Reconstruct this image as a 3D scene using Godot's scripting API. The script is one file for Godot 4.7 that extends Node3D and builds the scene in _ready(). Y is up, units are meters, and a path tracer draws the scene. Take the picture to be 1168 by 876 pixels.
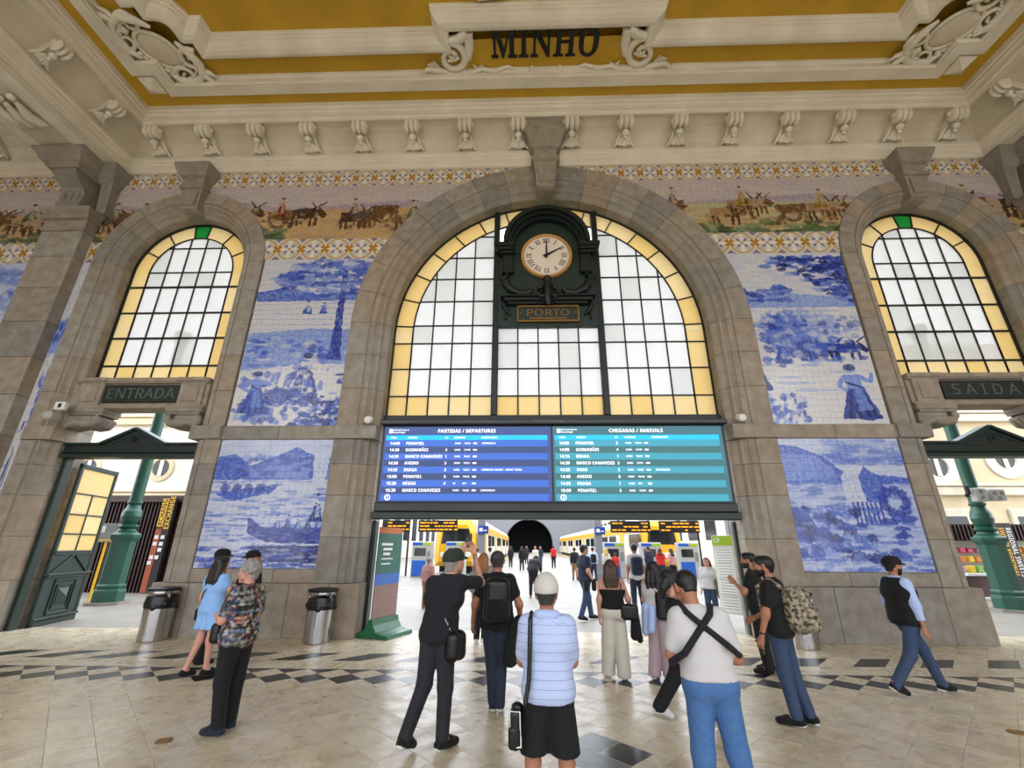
extends Node3D
# Station hall: tiled end wall with three arches, the concourse behind it, and the people in front of it.
# Axes: x right along the tiled wall, y up, z from the wall (z = 0) towards the viewer.

const HALL_X := 12.7      # half width of the middle bay between the beams
const CEN_Y := 7.2        # spring line of the middle arch
const CEN_R := 4.15
const CEN_OUT := 5.13
const SIDE_X := 10.27     # centre of the side arches
const SIDE_Y := 9.14
const SIDE_R := 1.70
const SIDE_OUT := 2.44
const WALL_T := 0.9

var M := {}
var taken := {}
var rng := RandomNumberGenerator.new()

# ------------------------------------------------------------------ mesh builder
class MB:
	var v := PackedVector3Array()
	var n := PackedVector3Array()
	var uv := PackedVector2Array()
	var col := PackedColorArray()
	var xf := Transform3D()
	var use_uv := false
	var use_col := false
	var cur := Color(1, 1, 1)
	func tri(a: Vector3, b: Vector3, c: Vector3) -> void:
		a = xf * a; b = xf * b; c = xf * c
		var nn := (b - a).cross(c - a)
		if nn.length_squared() < 1e-16:
			return
		nn = nn.normalized()
		v.append(a); v.append(c); v.append(b)
		for i in 3:
			n.append(nn)
			if use_col: col.append(cur)
	func tri_n(a: Vector3, b: Vector3, c: Vector3, na: Vector3, nb: Vector3, nc: Vector3) -> void:
		v.append(xf * a); v.append(xf * c); v.append(xf * b)
		n.append((xf.basis * na).normalized()); n.append((xf.basis * nc).normalized()); n.append((xf.basis * nb).normalized())
		if use_col:
			for i in 3: col.append(cur)
	func quad(a: Vector3, b: Vector3, c: Vector3, d: Vector3) -> void:
		tri(a, b, c); tri(a, c, d)
	func quad_uv(a: Vector3, b: Vector3, c: Vector3, d: Vector3, ua: Vector2, ub: Vector2, uc: Vector2, ud: Vector2) -> void:
		use_uv = true
		tri(a, b, c); tri(a, c, d)
		for q in [ua, uc, ub, ua, ud, uc]: uv.append(q)
	func box(c: Vector3, s: Vector3, b := 0.0) -> void:
		var h := s * 0.5
		b = minf(b, minf(h.x, minf(h.y, h.z)) * 0.98)
		if b <= 0.0:
			var p := []
			for i in 8: p.append(c + Vector3(h.x if i & 1 else -h.x, h.y if i & 2 else -h.y, h.z if i & 4 else -h.z))
			quad(p[4], p[5], p[7], p[6]); quad(p[1], p[0], p[2], p[3])
			quad(p[5], p[1], p[3], p[7]); quad(p[0], p[4], p[6], p[2])
			quad(p[6], p[7], p[3], p[2]); quad(p[0], p[1], p[5], p[4])
			return
		var q := h - Vector3(b, b, b)
		for a in 3:
			var i1 := (a + 1) % 3
			var i2 := (a + 2) % 3
			for s0 in [-1.0, 1.0]:
				var f := []
				for k in [[-1.0, -1.0], [1.0, -1.0], [1.0, 1.0], [-1.0, 1.0]]:
					var w := Vector3()
					w[a] = h[a] * s0; w[i1] = q[i1] * k[0]; w[i2] = q[i2] * k[1]
					f.append(c + w)
				if s0 > 0: quad(f[0], f[1], f[2], f[3])
				else: quad(f[3], f[2], f[1], f[0])
			for s1 in [-1.0, 1.0]:
				for s2 in [-1.0, 1.0]:
					var e := []
					for k in [[1, -1.0], [2, -1.0], [2, 1.0], [1, 1.0]]:
						var w := Vector3()
						w[a] = q[a] * k[1]
						w[i1] = (h[i1] if k[0] == 1 else q[i1]) * s1
						w[i2] = (h[i2] if k[0] == 2 else q[i2]) * s2
						e.append(c + w)
					if s1 * s2 < 0: quad(e[0], e[1], e[2], e[3])
					else: quad(e[3], e[2], e[1], e[0])
		for i in 8:
			var sg := Vector3(1 if i & 1 else -1, 1 if i & 2 else -1, 1 if i & 4 else -1)
			var ax := c + Vector3(h.x * sg.x, q.y * sg.y, q.z * sg.z)
			var ay := c + Vector3(q.x * sg.x, h.y * sg.y, q.z * sg.z)
			var az := c + Vector3(q.x * sg.x, q.y * sg.y, h.z * sg.z)
			if sg.x * sg.y * sg.z > 0: tri(ax, ay, az)
			else: tri(ax, az, ay)
	# polygon in the xy plane (counter-clockwise), extruded from z0 to z1; bev chamfers the front edge
	func prism(poly: PackedVector2Array, z0: float, z1: float, bev := 0.0) -> void:
		var np := poly.size()
		var area := 0.0
		for i in np:
			var j := (i + 1) % np
			area += poly[i].x * poly[j].y - poly[j].x * poly[i].y
		var pl := poly
		if area < 0.0:
			pl = poly.duplicate(); pl.reverse()
		var top := pl
		if bev > 0.0:
			top = PackedVector2Array()
			for i in np:
				var d1 := (pl[i] - pl[(i + np - 1) % np]).normalized()
				var d2 := (pl[(i + 1) % np] - pl[i]).normalized()
				var n1 := Vector2(-d1.y, d1.x)
				var n2 := Vector2(-d2.y, d2.x)
				var m := (n1 + n2)
				m = m / maxf(0.3, m.length_squared() * 0.5) 
				top.append(pl[i] + m * bev)
		var idx := Geometry2D.triangulate_polygon(top)
		for k in range(0, idx.size(), 3):
			var a := top[idx[k]]
			var b := top[idx[k + 1]]
			var c := top[idx[k + 2]]
			if (b - a).cross(c - a) < 0.0:
				var t := b; b = c; c = t
			tri(Vector3(a.x, a.y, z1), Vector3(b.x, b.y, z1), Vector3(c.x, c.y, z1))
			tri(Vector3(a.x, a.y, z0), Vector3(c.x, c.y, z0), Vector3(b.x, b.y, z0))
		for i in np:
			var j := (i + 1) % np
			var zz := z1 - bev
			quad(Vector3(pl[i].x, pl[i].y, z0), Vector3(pl[j].x, pl[j].y, z0), Vector3(pl[j].x, pl[j].y, zz), Vector3(pl[i].x, pl[i].y, zz))
			if bev > 0.0:
				quad(Vector3(pl[i].x, pl[i].y, zz), Vector3(pl[j].x, pl[j].y, zz), Vector3(top[j].x, top[j].y, z1), Vector3(top[i].x, top[i].y, z1))
	# profile of (radius, y) turned about the y axis
	func lathe(prof: Array, seg := 20, smooth := true, turn := 0.0) -> void:
		for k in prof.size() - 1:
			var p: Vector2 = prof[k]
			var q: Vector2 = prof[k + 1]
			var d := (q - p).normalized()
			var nr := Vector2(d.y, -d.x)
			for i in seg:
				var a0 := TAU * i / seg + turn
				var a1 := TAU * (i + 1) / seg + turn
				var c0 := Vector3(cos(a0), 0, -sin(a0))
				var c1 := Vector3(cos(a1), 0, -sin(a1))
				var A := c0 * p.x + Vector3(0, p.y, 0)
				var B := c1 * p.x + Vector3(0, p.y, 0)
				var C := c1 * q.x + Vector3(0, q.y, 0)
				var D := c0 * q.x + Vector3(0, q.y, 0)
				if smooth:
					var n0 := c0 * nr.x + Vector3(0, nr.y, 0)
					var n1 := c1 * nr.x + Vector3(0, nr.y, 0)
					if p.x > 1e-5: tri_n(A, B, C, n0, n1, n1)
					if q.x > 1e-5: tri_n(A, C, D, n0, n1, n0)
				else:
					if p.x > 1e-5: tri(A, B, C)
					if q.x > 1e-5: tri(A, C, D)
	# round tube through points, a radius for each
	func tube(pts: Array, radii: Array, seg := 8, flat := 1.0, upv := Vector3.UP) -> void:
		var rings := []
		var norms := []
		for i in pts.size():
			var d: Vector3 = (pts[mini(i + 1, pts.size() - 1)] - pts[maxi(i - 1, 0)]).normalized()
			var u := upv - d * upv.dot(d)
			if u.length() < 1e-3: u = Vector3.RIGHT - d * d.x
			u = u.normalized()
			var w := d.cross(u)
			var r: float = radii[mini(i, radii.size() - 1)]
			var ring := []
			var nm := []
			for k in seg:
				var a := TAU * k / seg
				ring.append(pts[i] + u * cos(a) * r * flat + w * sin(a) * r)
				nm.append((u * cos(a) + w * sin(a) * flat).normalized())
			rings.append(ring); norms.append(nm)
		for i in pts.size() - 1:
			for k in seg:
				var k2 := (k + 1) % seg
				tri_n(rings[i][k], rings[i][k2], rings[i + 1][k2], norms[i][k], norms[i][k2], norms[i + 1][k2])
				tri_n(rings[i][k], rings[i + 1][k2], rings[i + 1][k], norms[i][k], norms[i + 1][k2], norms[i + 1][k])
		for k in range(1, seg - 1):
			tri(rings[0][0], rings[0][k + 1], rings[0][k])
			var e: Array = rings[-1]
			tri(e[0], e[k], e[k + 1])
	func ball(c: Vector3, r: Vector3, seg := 10, rows := 6) -> void:
		for i in rows:
			var t0 := PI * i / rows - PI / 2
			var t1 := PI * (i + 1) / rows - PI / 2
			for k in seg:
				var a0 := TAU * k / seg
				var a1 := TAU * (k + 1) / seg
				var p := []
				var nn := []
				for q in [[t0, a0], [t0, a1], [t1, a1], [t1, a0]]:
					var d := Vector3(cos(q[0]) * cos(q[1]), sin(q[0]), -cos(q[0]) * sin(q[1]))
					p.append(c + d * r); nn.append((d / r).normalized())
				if i > 0: tri_n(p[0], p[1], p[2], nn[0], nn[1], nn[2])
				if i < rows - 1: tri_n(p[0], p[2], p[3], nn[0], nn[2], nn[3])
	# open profile of (offset, y) swept along a path on the floor plan, mitred; prof runs so that the left of the path is outside
	func mould(path: Array, prof: Array, closed := false) -> void:
		var np := path.size()
		var rows := []
		for i in np:
			var p: Vector2 = path[i]
			var d1 := Vector2()
			var d2 := Vector2()
			if i > 0 or closed: d1 = (p - path[(i + np - 1) % np]).normalized()
			if i < np - 1 or closed: d2 = (path[(i + 1) % np] - p).normalized()
			if d1 == Vector2(): d1 = d2
			if d2 == Vector2(): d2 = d1
			var n1 := Vector2(-d1.y, d1.x)
			var n2 := Vector2(-d2.y, d2.x)
			var m := n1 + n2
			m = m * (2.0 / maxf(0.2, m.length_squared()))
			var row := []
			for q in prof: row.append(Vector3(p.x + m.x * q.x, q.y, p.y + m.y * q.x))
			rows.append(row)
		for i in (np if closed else np - 1):
			var A: Array = rows[i]
			var B: Array = rows[(i + 1) % np]
			for k in prof.size() - 1:
				quad(A[k], B[k], B[k + 1], A[k + 1])
	# closed profile in (r, z) between two stations: station gives the point on the wall plane for a radius
	func block(prof: Array, stations: Array) -> void:
		var rings := []
		for s in stations:
			var ring := []
			for q in prof: ring.append(Vector3(s[0].x + s[1].x * q.x, s[0].y + s[1].y * q.x, q.y))
			rings.append(ring)
		var np := prof.size()
		var area := 0.0
		for k in np: area += prof[k].x * prof[(k + 1) % np].y - prof[(k + 1) % np].x * prof[k].y
		var e0: Vector2 = (prof[1] - prof[0]).normalized()
		var o2 := Vector2(e0.y, -e0.x) * signf(area)
		var out3 := Vector3(stations[0][1].x * o2.x, stations[0][1].y * o2.x, o2.y)
		var n0: Vector3 = (rings[0][1] - rings[0][0]).cross(rings[1][1] - rings[0][0])
		var flip := n0.dot(out3) < 0.0
		for i in rings.size() - 1:
			for k in np:
				var k2 := (k + 1) % np
				if flip: quad(rings[i][k], rings[i + 1][k], rings[i + 1][k2], rings[i][k2])
				else: quad(rings[i][k], rings[i][k2], rings[i + 1][k2], rings[i + 1][k])
		var pl := PackedVector2Array()
		for q in prof: pl.append(q)
		var idx := Geometry2D.triangulate_polygon(pl)
		for e in 2:
			var ring: Array = rings[0] if e == 0 else rings[-1]
			var other: Array = rings[1] if e == 0 else rings[-2]
			var away: Vector3 = ring[0] - other[0]
			for k in range(0, idx.size(), 3):
				var a: Vector3 = ring[idx[k]]
				var b: Vector3 = ring[idx[k + 1]]
				var c: Vector3 = ring[idx[k + 2]]
				if (b - a).cross(c - a).dot(away) < 0: tri(a, c, b)
				else: tri(a, b, c)
	func mesh() -> ArrayMesh:
		var arr := []
		arr.resize(Mesh.ARRAY_MAX)
		arr[Mesh.ARRAY_VERTEX] = v
		arr[Mesh.ARRAY_NORMAL] = n
		if use_uv and uv.size() == v.size(): arr[Mesh.ARRAY_TEX_UV] = uv
		if use_col and col.size() == v.size(): arr[Mesh.ARRAY_COLOR] = col
		var am := ArrayMesh.new()
		am.add_surface_from_arrays(Mesh.PRIMITIVE_TRIANGLES, arr)
		return am

# ------------------------------------------------------------------ naming and placing
func numbered(called: String) -> String:
	if not taken.has(called):
		taken[called] = 0
		return called
	taken[called] += 1
	return "%s_%03d" % [called, taken[called]]

func tag(o: Node3D, label: String, category: String, group := "") -> Node3D:
	o.set_meta("label", label)
	o.set_meta("category", category)
	if group: o.set_meta("group", group)
	return o

func thing(called: String, label: String, category: String, at := Vector3.ZERO, turn := 0.0, group := "") -> Node3D:
	var o := Node3D.new()
	o.name = numbered(called)
	add_child(o)
	o.position = at
	o.rotation.y = turn
	return tag(o, label, category, group)

func setting(called: String) -> Node3D:
	var o := Node3D.new()
	o.name = numbered(called)
	add_child(o)
	o.set_meta("kind", "structure")
	return o

func put(called: String, mesh: Mesh, mat: Material, parent: Node3D, at := Vector3.ZERO) -> MeshInstance3D:
	var o := MeshInstance3D.new()
	o.mesh = mesh
	o.material_override = mat
	if parent == self:
		o.name = numbered(called)
		add_child(o)
	else:
		o.name = called
		parent.add_child(o, true)
	o.position = at
	return o

func part(called: String, b: MB, mat: Material, parent: Node3D, at := Vector3.ZERO) -> MeshInstance3D:
	return put(called, b.mesh(), mat, parent, at)

func struct_mesh(called: String, b: MB, mat: Material) -> MeshInstance3D:
	var o := put(called, b.mesh(), mat, self)
	o.set_meta("kind", "structure")
	return o

func boxmesh(s: Vector3, bev := 0.0) -> ArrayMesh:
	var b := MB.new()
	b.box(Vector3.ZERO, s, bev)
	return b.mesh()

func copy_of(o: Node3D, at: Vector3, turn := 0.0, label := "") -> Node3D:
	var c: Node3D = o.duplicate()
	c.name = numbered(String(o.name).rstrip("0123456789").rstrip("_"))
	add_child(c)
	c.position = at
	c.rotation.y = turn
	if label: c.set_meta("label", label)
	return c

func words(s: String, h: float, mat: Material, parent: Node3D, at: Vector3, align := 0, depth := 0.004, serif := false, bold := false, stretch := 1.0) -> MeshInstance3D:
	var t := TextMesh.new()
	var f := SystemFont.new()
	f.font_names = PackedStringArray(["Droid Serif" if serif else "Droid Sans"])
	if bold: f.font_weight = 700
	t.font = f
	t.text = s
	t.font_size = 64
	t.pixel_size = h / 46.0
	t.depth = depth
	t.curve_step = 6.0
	t.horizontal_alignment = [HORIZONTAL_ALIGNMENT_LEFT, HORIZONTAL_ALIGNMENT_CENTER, HORIZONTAL_ALIGNMENT_RIGHT][align]
	t.vertical_alignment = VERTICAL_ALIGNMENT_CENTER
	var o := put("lettering", t, mat, parent, at)
	o.scale.x = stretch
	return o

# ------------------------------------------------------------------ materials
func noise_tex(sz: int, freq: float, stops: Array, sd: int, kind := FastNoiseLite.TYPE_SIMPLEX_SMOOTH, oct := 4, warp := 0.0) -> NoiseTexture2D:
	var t := NoiseTexture2D.new()
	var n := FastNoiseLite.new()
	n.noise_type = kind
	n.seed = sd
	n.frequency = freq
	n.fractal_octaves = oct
	if warp > 0.0:
		n.domain_warp_enabled = true
		n.domain_warp_amplitude = warp
		n.domain_warp_frequency = freq
	t.noise = n
	t.width = sz
	t.height = sz
	t.seamless = true
	var g := Gradient.new()
	var offs := PackedFloat32Array()
	var cols := PackedColorArray()
	for s in stops:
		offs.append(s[0]); cols.append(s[1])
	g.offsets = offs
	g.colors = cols
	t.color_ramp = g
	return t

func bump_tex(sz: int, freq: float, strength: float, sd: int, oct := 4) -> NoiseTexture2D:
	var t := NoiseTexture2D.new()
	var n := FastNoiseLite.new()
	n.seed = sd
	n.frequency = freq
	n.fractal_octaves = oct
	t.noise = n
	t.width = sz
	t.height = sz
	t.seamless = true
	t.as_normal_map = true
	t.bump_strength = strength
	return t

func mat(called: String, c: Color, rough := 0.7, metal := 0.0) -> StandardMaterial3D:
	var m := StandardMaterial3D.new()
	m.resource_name = called
	m.albedo_color = c
	m.roughness = rough
	m.metallic = metal
	M[called] = m
	return m

func grained(called: String, tint: Color, tex: Texture2D, scale: float, rough := 0.75, bump: Texture2D = null, bump_scale := 0.5) -> StandardMaterial3D:
	var m := mat(called, tint, rough)
	m.albedo_texture = tex
	m.uv1_triplanar = true
	m.uv1_world_triplanar = true
	m.uv1_scale = Vector3.ONE * scale
	if bump:
		m.normal_enabled = true
		m.normal_texture = bump
		m.normal_scale = bump_scale
	return m

func glow(called: String, c: Color, e: float) -> StandardMaterial3D:
	var m := mat(called, c, 0.4)
	m.emission_enabled = true
	m.emission = c
	m.emission_energy_multiplier = e
	return m

func materials() -> void:
	var stone := noise_tex(512, 0.012, [[0.0, Color(0.8, 0.76, 0.7)], [0.4, Color(0.88, 0.85, 0.8)], [0.65, Color(0.92, 0.9, 0.86)], [1.0, Color(0.99, 0.97, 0.93)]], 3, FastNoiseLite.TYPE_SIMPLEX_SMOOTH, 6)
	var grit := bump_tex(512, 0.09, 3.0, 8, 4)
	for k in 5:
		var t: float = [0.625, 0.65, 0.605, 0.64, 0.665][k]
		var w: float = [0.0, 0.01, -0.012, 0.02, -0.01][k]
		grained("stone_%d" % k, Color(t + w, t * 0.967, t * 0.925 - w), stone, 0.42, 0.82, grit, 0.35)
	grained("stone_joint", Color(0.5, 0.47, 0.42), stone, 0.4, 0.95)
	var plaster := noise_tex(256, 0.01, [[0.0, Color(0.9, 0.88, 0.84)], [1.0, Color(1, 0.99, 0.97)]], 21, FastNoiseLite.TYPE_SIMPLEX_SMOOTH, 4)
	grained("plaster", Color(0.92, 0.9, 0.85), plaster, 0.3, 0.6)
	grained("plaster_warm", Color(0.87, 0.84, 0.775), plaster, 0.3, 0.7)
	grained("ochre", Color(0.79, 0.635, 0.15), plaster, 0.25, 0.55)
	grained("outer_white", Color(0.88, 0.87, 0.84), plaster, 0.2, 0.8)
	grained("outer_cream", Color(0.86, 0.8, 0.68), plaster, 0.2, 0.8)
	# floor: veined cream marble in a few tones, and two dark ones
	var vein := noise_tex(1024, 0.006, [[0.0, Color(0.82, 0.74, 0.62)], [0.3, Color(0.92, 0.88, 0.79)], [0.5, Color(0.95, 0.92, 0.84)], [0.65, Color(0.98, 0.95, 0.89)], [0.85, Color(0.94, 0.89, 0.8)], [1.0, Color(0.82, 0.72, 0.57)]], 5, FastNoiseLite.TYPE_SIMPLEX_SMOOTH, 6, 40.0)
	var scuff := noise_tex(512, 0.02, [[0.0, Color(0.22, 0.22, 0.22)], [0.5, Color(0.3, 0.3, 0.3)], [1.0, Color(0.46, 0.46, 0.46)]], 77, FastNoiseLite.TYPE_SIMPLEX_SMOOTH, 5)
	for k in 5:
		var t: float = [0.85, 0.87, 0.83, 0.86, 0.84][k]
		var m := grained("marble_%d" % k, Color(t, t * 0.972, t * 0.915), vein, 0.33, 1.0)
		m.roughness_texture = scuff
		m.roughness_texture_channel = BaseMaterial3D.TEXTURE_CHANNEL_RED
		m.uv1_offset = Vector3(k * 0.37, 0, k * 0.21)
	var slate := noise_tex(256, 0.02, [[0.0, Color(0.7, 0.72, 0.74)], [1.0, Color(1, 1, 1)]], 31, FastNoiseLite.TYPE_SIMPLEX_SMOOTH, 5)
	grained("slate_0", Color(0.16, 0.165, 0.18), slate, 0.8, 0.28)
	grained("slate_1", Color(0.22, 0.23, 0.235), slate, 0.8, 0.3)
	grained("slate_2", Color(0.3, 0.31, 0.3), slate, 0.8, 0.32)
	grained("slate_green", Color(0.42, 0.45, 0.42), slate, 0.8, 0.3)
	grained("slate_black", Color(0.075, 0.08, 0.085), slate, 0.8, 0.2)
	mat("grout", Color(0.68, 0.63, 0.54), 0.8)
	grained("paving", Color(0.6, 0.585, 0.56), plaster, 0.4, 0.5)
	grained("street", Color(0.8, 0.77, 0.72), plaster, 0.4, 0.6)
	# iron, paint, metal
	mat("iron_green", Color(0.085, 0.17, 0.145), 0.42)
	mat("iron_dark", Color(0.05, 0.095, 0.088), 0.45)
	mat("iron_black", Color(0.035, 0.04, 0.042), 0.45)
	mat("post_green", Color(0.13, 0.33, 0.27), 0.38)
	mat("bronze", Color(0.55, 0.42, 0.22), 0.4, 0.6)
	mat("gilt", Color(0.8, 0.62, 0.36), 0.4, 0.3)
	mat("letter_grey", Color(0.3, 0.36, 0.33), 0.5)
	mat("clock_face", Color(0.9, 0.85, 0.78), 0.4)
	mat("black", Color(0.03, 0.03, 0.032), 0.5)
	mat("black_paint", Color(0.03, 0.026, 0.02), 0.45)
	mat("steel", Color(0.72, 0.72, 0.73), 0.22, 1.0)
	mat("bag_black", Color(0.025, 0.025, 0.028), 0.3)
	mat("lead", Color(0.06, 0.055, 0.045), 0.5)
	mat("white_paint", Color(0.9, 0.9, 0.88), 0.5)
	mat("grey_paint", Color(0.5, 0.5, 0.5), 0.5)
	# glass: frosted white, amber, green
	var g := mat("pane_white", Color(0.95, 0.96, 0.95, 0.7), 0.55)
	g.transparency = BaseMaterial3D.TRANSPARENCY_ALPHA
	g = mat("pane_white_2", Color(0.93, 0.95, 0.94, 0.77), 0.55)
	g.transparency = BaseMaterial3D.TRANSPARENCY_ALPHA
	for k in 3:
		g = mat("pane_amber_%d" % k, Color([0.94, 0.93, 0.95][k], [0.855, 0.83, 0.875][k], [0.62, 0.57, 0.67][k]), 0.5)
		g.backlight_enabled = true
		g.backlight = Color(1.0, [0.945, 0.935, 0.955][k], [0.79, 0.75, 0.83][k])
	g = mat("pane_green", Color(0.1, 0.5, 0.25), 0.5)
	g.backlight_enabled = true
	g.backlight = Color(0.2, 0.75, 0.4)
	g = mat("clear_glass", Color(1, 1, 1, 0.12), 0.05)
	g.transparency = BaseMaterial3D.TRANSPARENCY_ALPHA

# ------------------------------------------------------------------ the scene
func _ready() -> void:
	var cam := Camera3D.new()
	cam.name = "camera"
	cam.position = Vector3(-0.649, 1.8, 10.137)
	cam.rotation_degrees = Vector3(20.0705, 1.6788, 0.2484)
	cam.fov = 82.028
	cam.near = 0.05
	cam.far = 400.0
	cam.current = true
	add_child(cam)
	var env := Environment.new()
	env.background_mode = Environment.BG_SKY
	var sky := Sky.new()
	var sm := ProceduralSkyMaterial.new()
	sm.sky_top_color = Color(0.92, 0.95, 1.0)
	sm.sky_horizon_color = Color(0.99, 0.99, 1.0)
	sm.ground_horizon_color = Color(0.9, 0.88, 0.85)
	sm.ground_bottom_color = Color(0.6, 0.58, 0.55)
	sm.sun_angle_max = 1.0
	sky.sky_material = sm
	env.sky = sky
	env.background_energy_multiplier = SKY_E
	env.tonemap_mode = Environment.TONE_MAPPER_LINEAR
	env.tonemap_exposure = EXPO
	env.sdfgi_enabled = true
	env.ssao_enabled = true
	env.ssil_enabled = true
	var we := WorldEnvironment.new()
	we.name = "world_environment"
	we.environment = env
	add_child(we)
	rng.seed = 20240
	materials()
	shell()
	arches()
	tile_walls()
	floor_tiles()
	ceiling_work()
	windows()
	doors_and_lintels()
	clock()
	board()
	concourse()
	furniture()
	crowd()

const SKY_E := 3.0
const EXPO := 1.42

func arch_pts(cx: float, cy: float, r: float, a0: float, a1: float, n: int) -> PackedVector2Array:
	var p := PackedVector2Array()
	for i in n + 1:
		var a := lerpf(a0, a1, float(i) / n)
		p.append(Vector2(cx + cos(a) * r, cy + sin(a) * r))
	return p

# walls, roof, far ends of the hall
func shell() -> void:
	var outline := PackedVector2Array()
	outline.append(Vector2(-19, 15.6)); outline.append(Vector2(-19, 0))
	for c in [[-SIDE_X, SIDE_Y, 2.0], [0.0, CEN_Y, 4.58], [SIDE_X, SIDE_Y, 2.0]]:
		outline.append(Vector2(c[0] - c[2], 0))
		outline.append_array(arch_pts(c[0], c[1], c[2], PI, 0, 28))
		outline.append(Vector2(c[0] + c[2], 0))
	outline.append(Vector2(19, 0)); outline.append(Vector2(19, 15.6))
	var b := MB.new()
	b.prism(outline, -WALL_T, -0.015)
	struct_mesh("wall_back", b, M.stone_joint)
	for s in [-1.0, 1.0]:
		b = MB.new()
		b.box(Vector3(s * 19.25, 7.8, 7.3), Vector3(0.5, 15.6, 16.4))
		struct_mesh("wall_left" if s < 0 else "wall_right", b, M.plaster_warm)
	# street front behind the viewer: doors below, tall windows above
	b = MB.new()
	var zf := 16.0
	var bays := [-15.0, -9.0, -3.0, 3.0, 9.0, 15.0]
	b.box(Vector3(0, 14.4, zf), Vector3(38, 2.4, 0.8))
	b.box(Vector3(0, 4.35, zf), Vector3(38, 0.7, 0.8))
	for k in 7:
		var x := -18.0 + 6.0 * k
		b.box(Vector3(x, 2.0, zf), Vector3(1.6, 4.0, 0.8))
		b.box(Vector3(x, 8.95, zf), Vector3(1.3, 8.5, 0.8))
	struct_mesh("wall_front", b, M.plaster_warm)
	for k in bays.size():
		b = MB.new()
		for q in 4: b.box(Vector3(bays[k] - 2.35 + q * 1.567, 8.95, zf), Vector3(0.08, 8.5, 0.08))
		for q in 6: b.box(Vector3(bays[k], 4.8 + q * 1.66, zf), Vector3(4.7, 0.07, 0.07))
		var w := struct_mesh("window_%d" % (k + 4), b, M.iron_dark)
		w.set_meta("label", "tall iron window frame in the street front")
	# roof slab over everything
	b = MB.new()
	b.box(Vector3(0, 16.0, 7.4), Vector3(39, 0.5, 17.9))
	struct_mesh("ceiling_slab", b, M.plaster_warm)
	# street outside the front
	b = MB.new()
	b.box(Vector3(0, -0.3, 36), Vector3(120, 0.3, 40))
	struct_mesh("ground_street", b, M.street)

# every stone of the three arch surrounds
func surround(cx: float, cy: float, r_in: float, r_out: float, deep: float, courses: Array, wedges: int, key_half: float, parent: Node3D) -> void:
	var w := r_out - r_in
	var g := 0.005
	var prof := [Vector2(r_out, -0.014), Vector2(r_out, 0.06), Vector2(r_out - 0.012, 0.072), Vector2(r_in + w * 0.5, 0.072), Vector2(r_in + w * 0.475, 0.035), Vector2(r_in + w * 0.45, 0.035), Vector2(r_in + w * 0.43, 0.062),
		Vector2(r_in + w * 0.33, 0.062), Vector2(r_in + w * 0.3, 0.02), Vector2(r_in + w * 0.24, -0.03), Vector2(r_in + w * 0.18, -0.04), Vector2(r_in + w * 0.13, -0.12), Vector2(r_in + w * 0.04, -0.17), Vector2(r_in, -0.2),
		Vector2(r_in, -deep), Vector2(r_in + w * 0.42, -deep), Vector2(r_in + w * 0.42, -0.014)]
	for s in [-1.0, 1.0]:
		for k in courses.size() - 1:
			var b := MB.new()
			b.block(prof, [[Vector2(cx, courses[k] + g), Vector2(s, 0)], [Vector2(cx, courses[k + 1] - g), Vector2(s, 0)]])
			part("stone", b, M["stone_%d" % rng.randi_range(0, 4)], parent)
		for k in wedges:
			var a0 := lerpf(0, PI / 2 - key_half, float(k) / wedges) + g / r_in
			var a1 := lerpf(0, PI / 2 - key_half, float(k + 1) / wedges) - g / r_in
			var st := []
			for q in 6:
				var a := lerpf(a0, a1, q / 5.0)
				st.append([Vector2(cx, cy), Vector2(s * cos(a), sin(a))])
			var b := MB.new()
			b.block(prof, st)
			part("stone", b, M["stone_%d" % rng.randi_range(0, 4)], parent)

func stone_box(x0: float, x1: float, y0: float, y1: float, z0: float, z1: float, parent: Node3D, bev := 0.01, called := "stone") -> void:
	var b := MB.new()
	b.box(Vector3((x0 + x1) / 2, (y0 + y1) / 2, (z0 + z1) / 2), Vector3(absf(x1 - x0) - 0.008, y1 - y0 - 0.008, z1 - z0), bev)
	part(called, b, M["stone_%d" % rng.randi_range(0, 4)], parent)

# stacked trapezoid slabs: [y, half width, front z]
func stack(b: MB, cx: float, rows: Array, zb: float) -> void:
	for k in rows.size() - 1:
		var p: Array = rows[k]
		var q: Array = rows[k + 1]
		if q[0] == p[0] and q[1] == p[1] and q[2] == p[2]: continue
		var A := Vector3(cx - p[1], p[0], p[2])
		var B := Vector3(cx + p[1], p[0], p[2])
		var C := Vector3(cx + q[1], q[0], q[2])
		var D := Vector3(cx - q[1], q[0], q[2])
		b.quad(A, B, C, D)
		var A2 := Vector3(A.x, A.y, zb); var B2 := Vector3(B.x, B.y, zb); var C2 := Vector3(C.x, C.y, zb); var D2 := Vector3(D.x, D.y, zb)
		b.quad(A2, A, D, D2); b.quad(B, B2, C2, C)
	var f: Array = rows[0]
	var l: Array = rows[-1]
	b.quad(Vector3(cx - f[1], f[0], zb), Vector3(cx + f[1], f[0], zb), Vector3(cx + f[1], f[0], f[2]), Vector3(cx - f[1], f[0], f[2]))
	b.quad(Vector3(cx - l[1], l[0], l[2]), Vector3(cx + l[1], l[0], l[2]), Vector3(cx + l[1], l[0], zb), Vector3(cx - l[1], l[0], zb))

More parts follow.
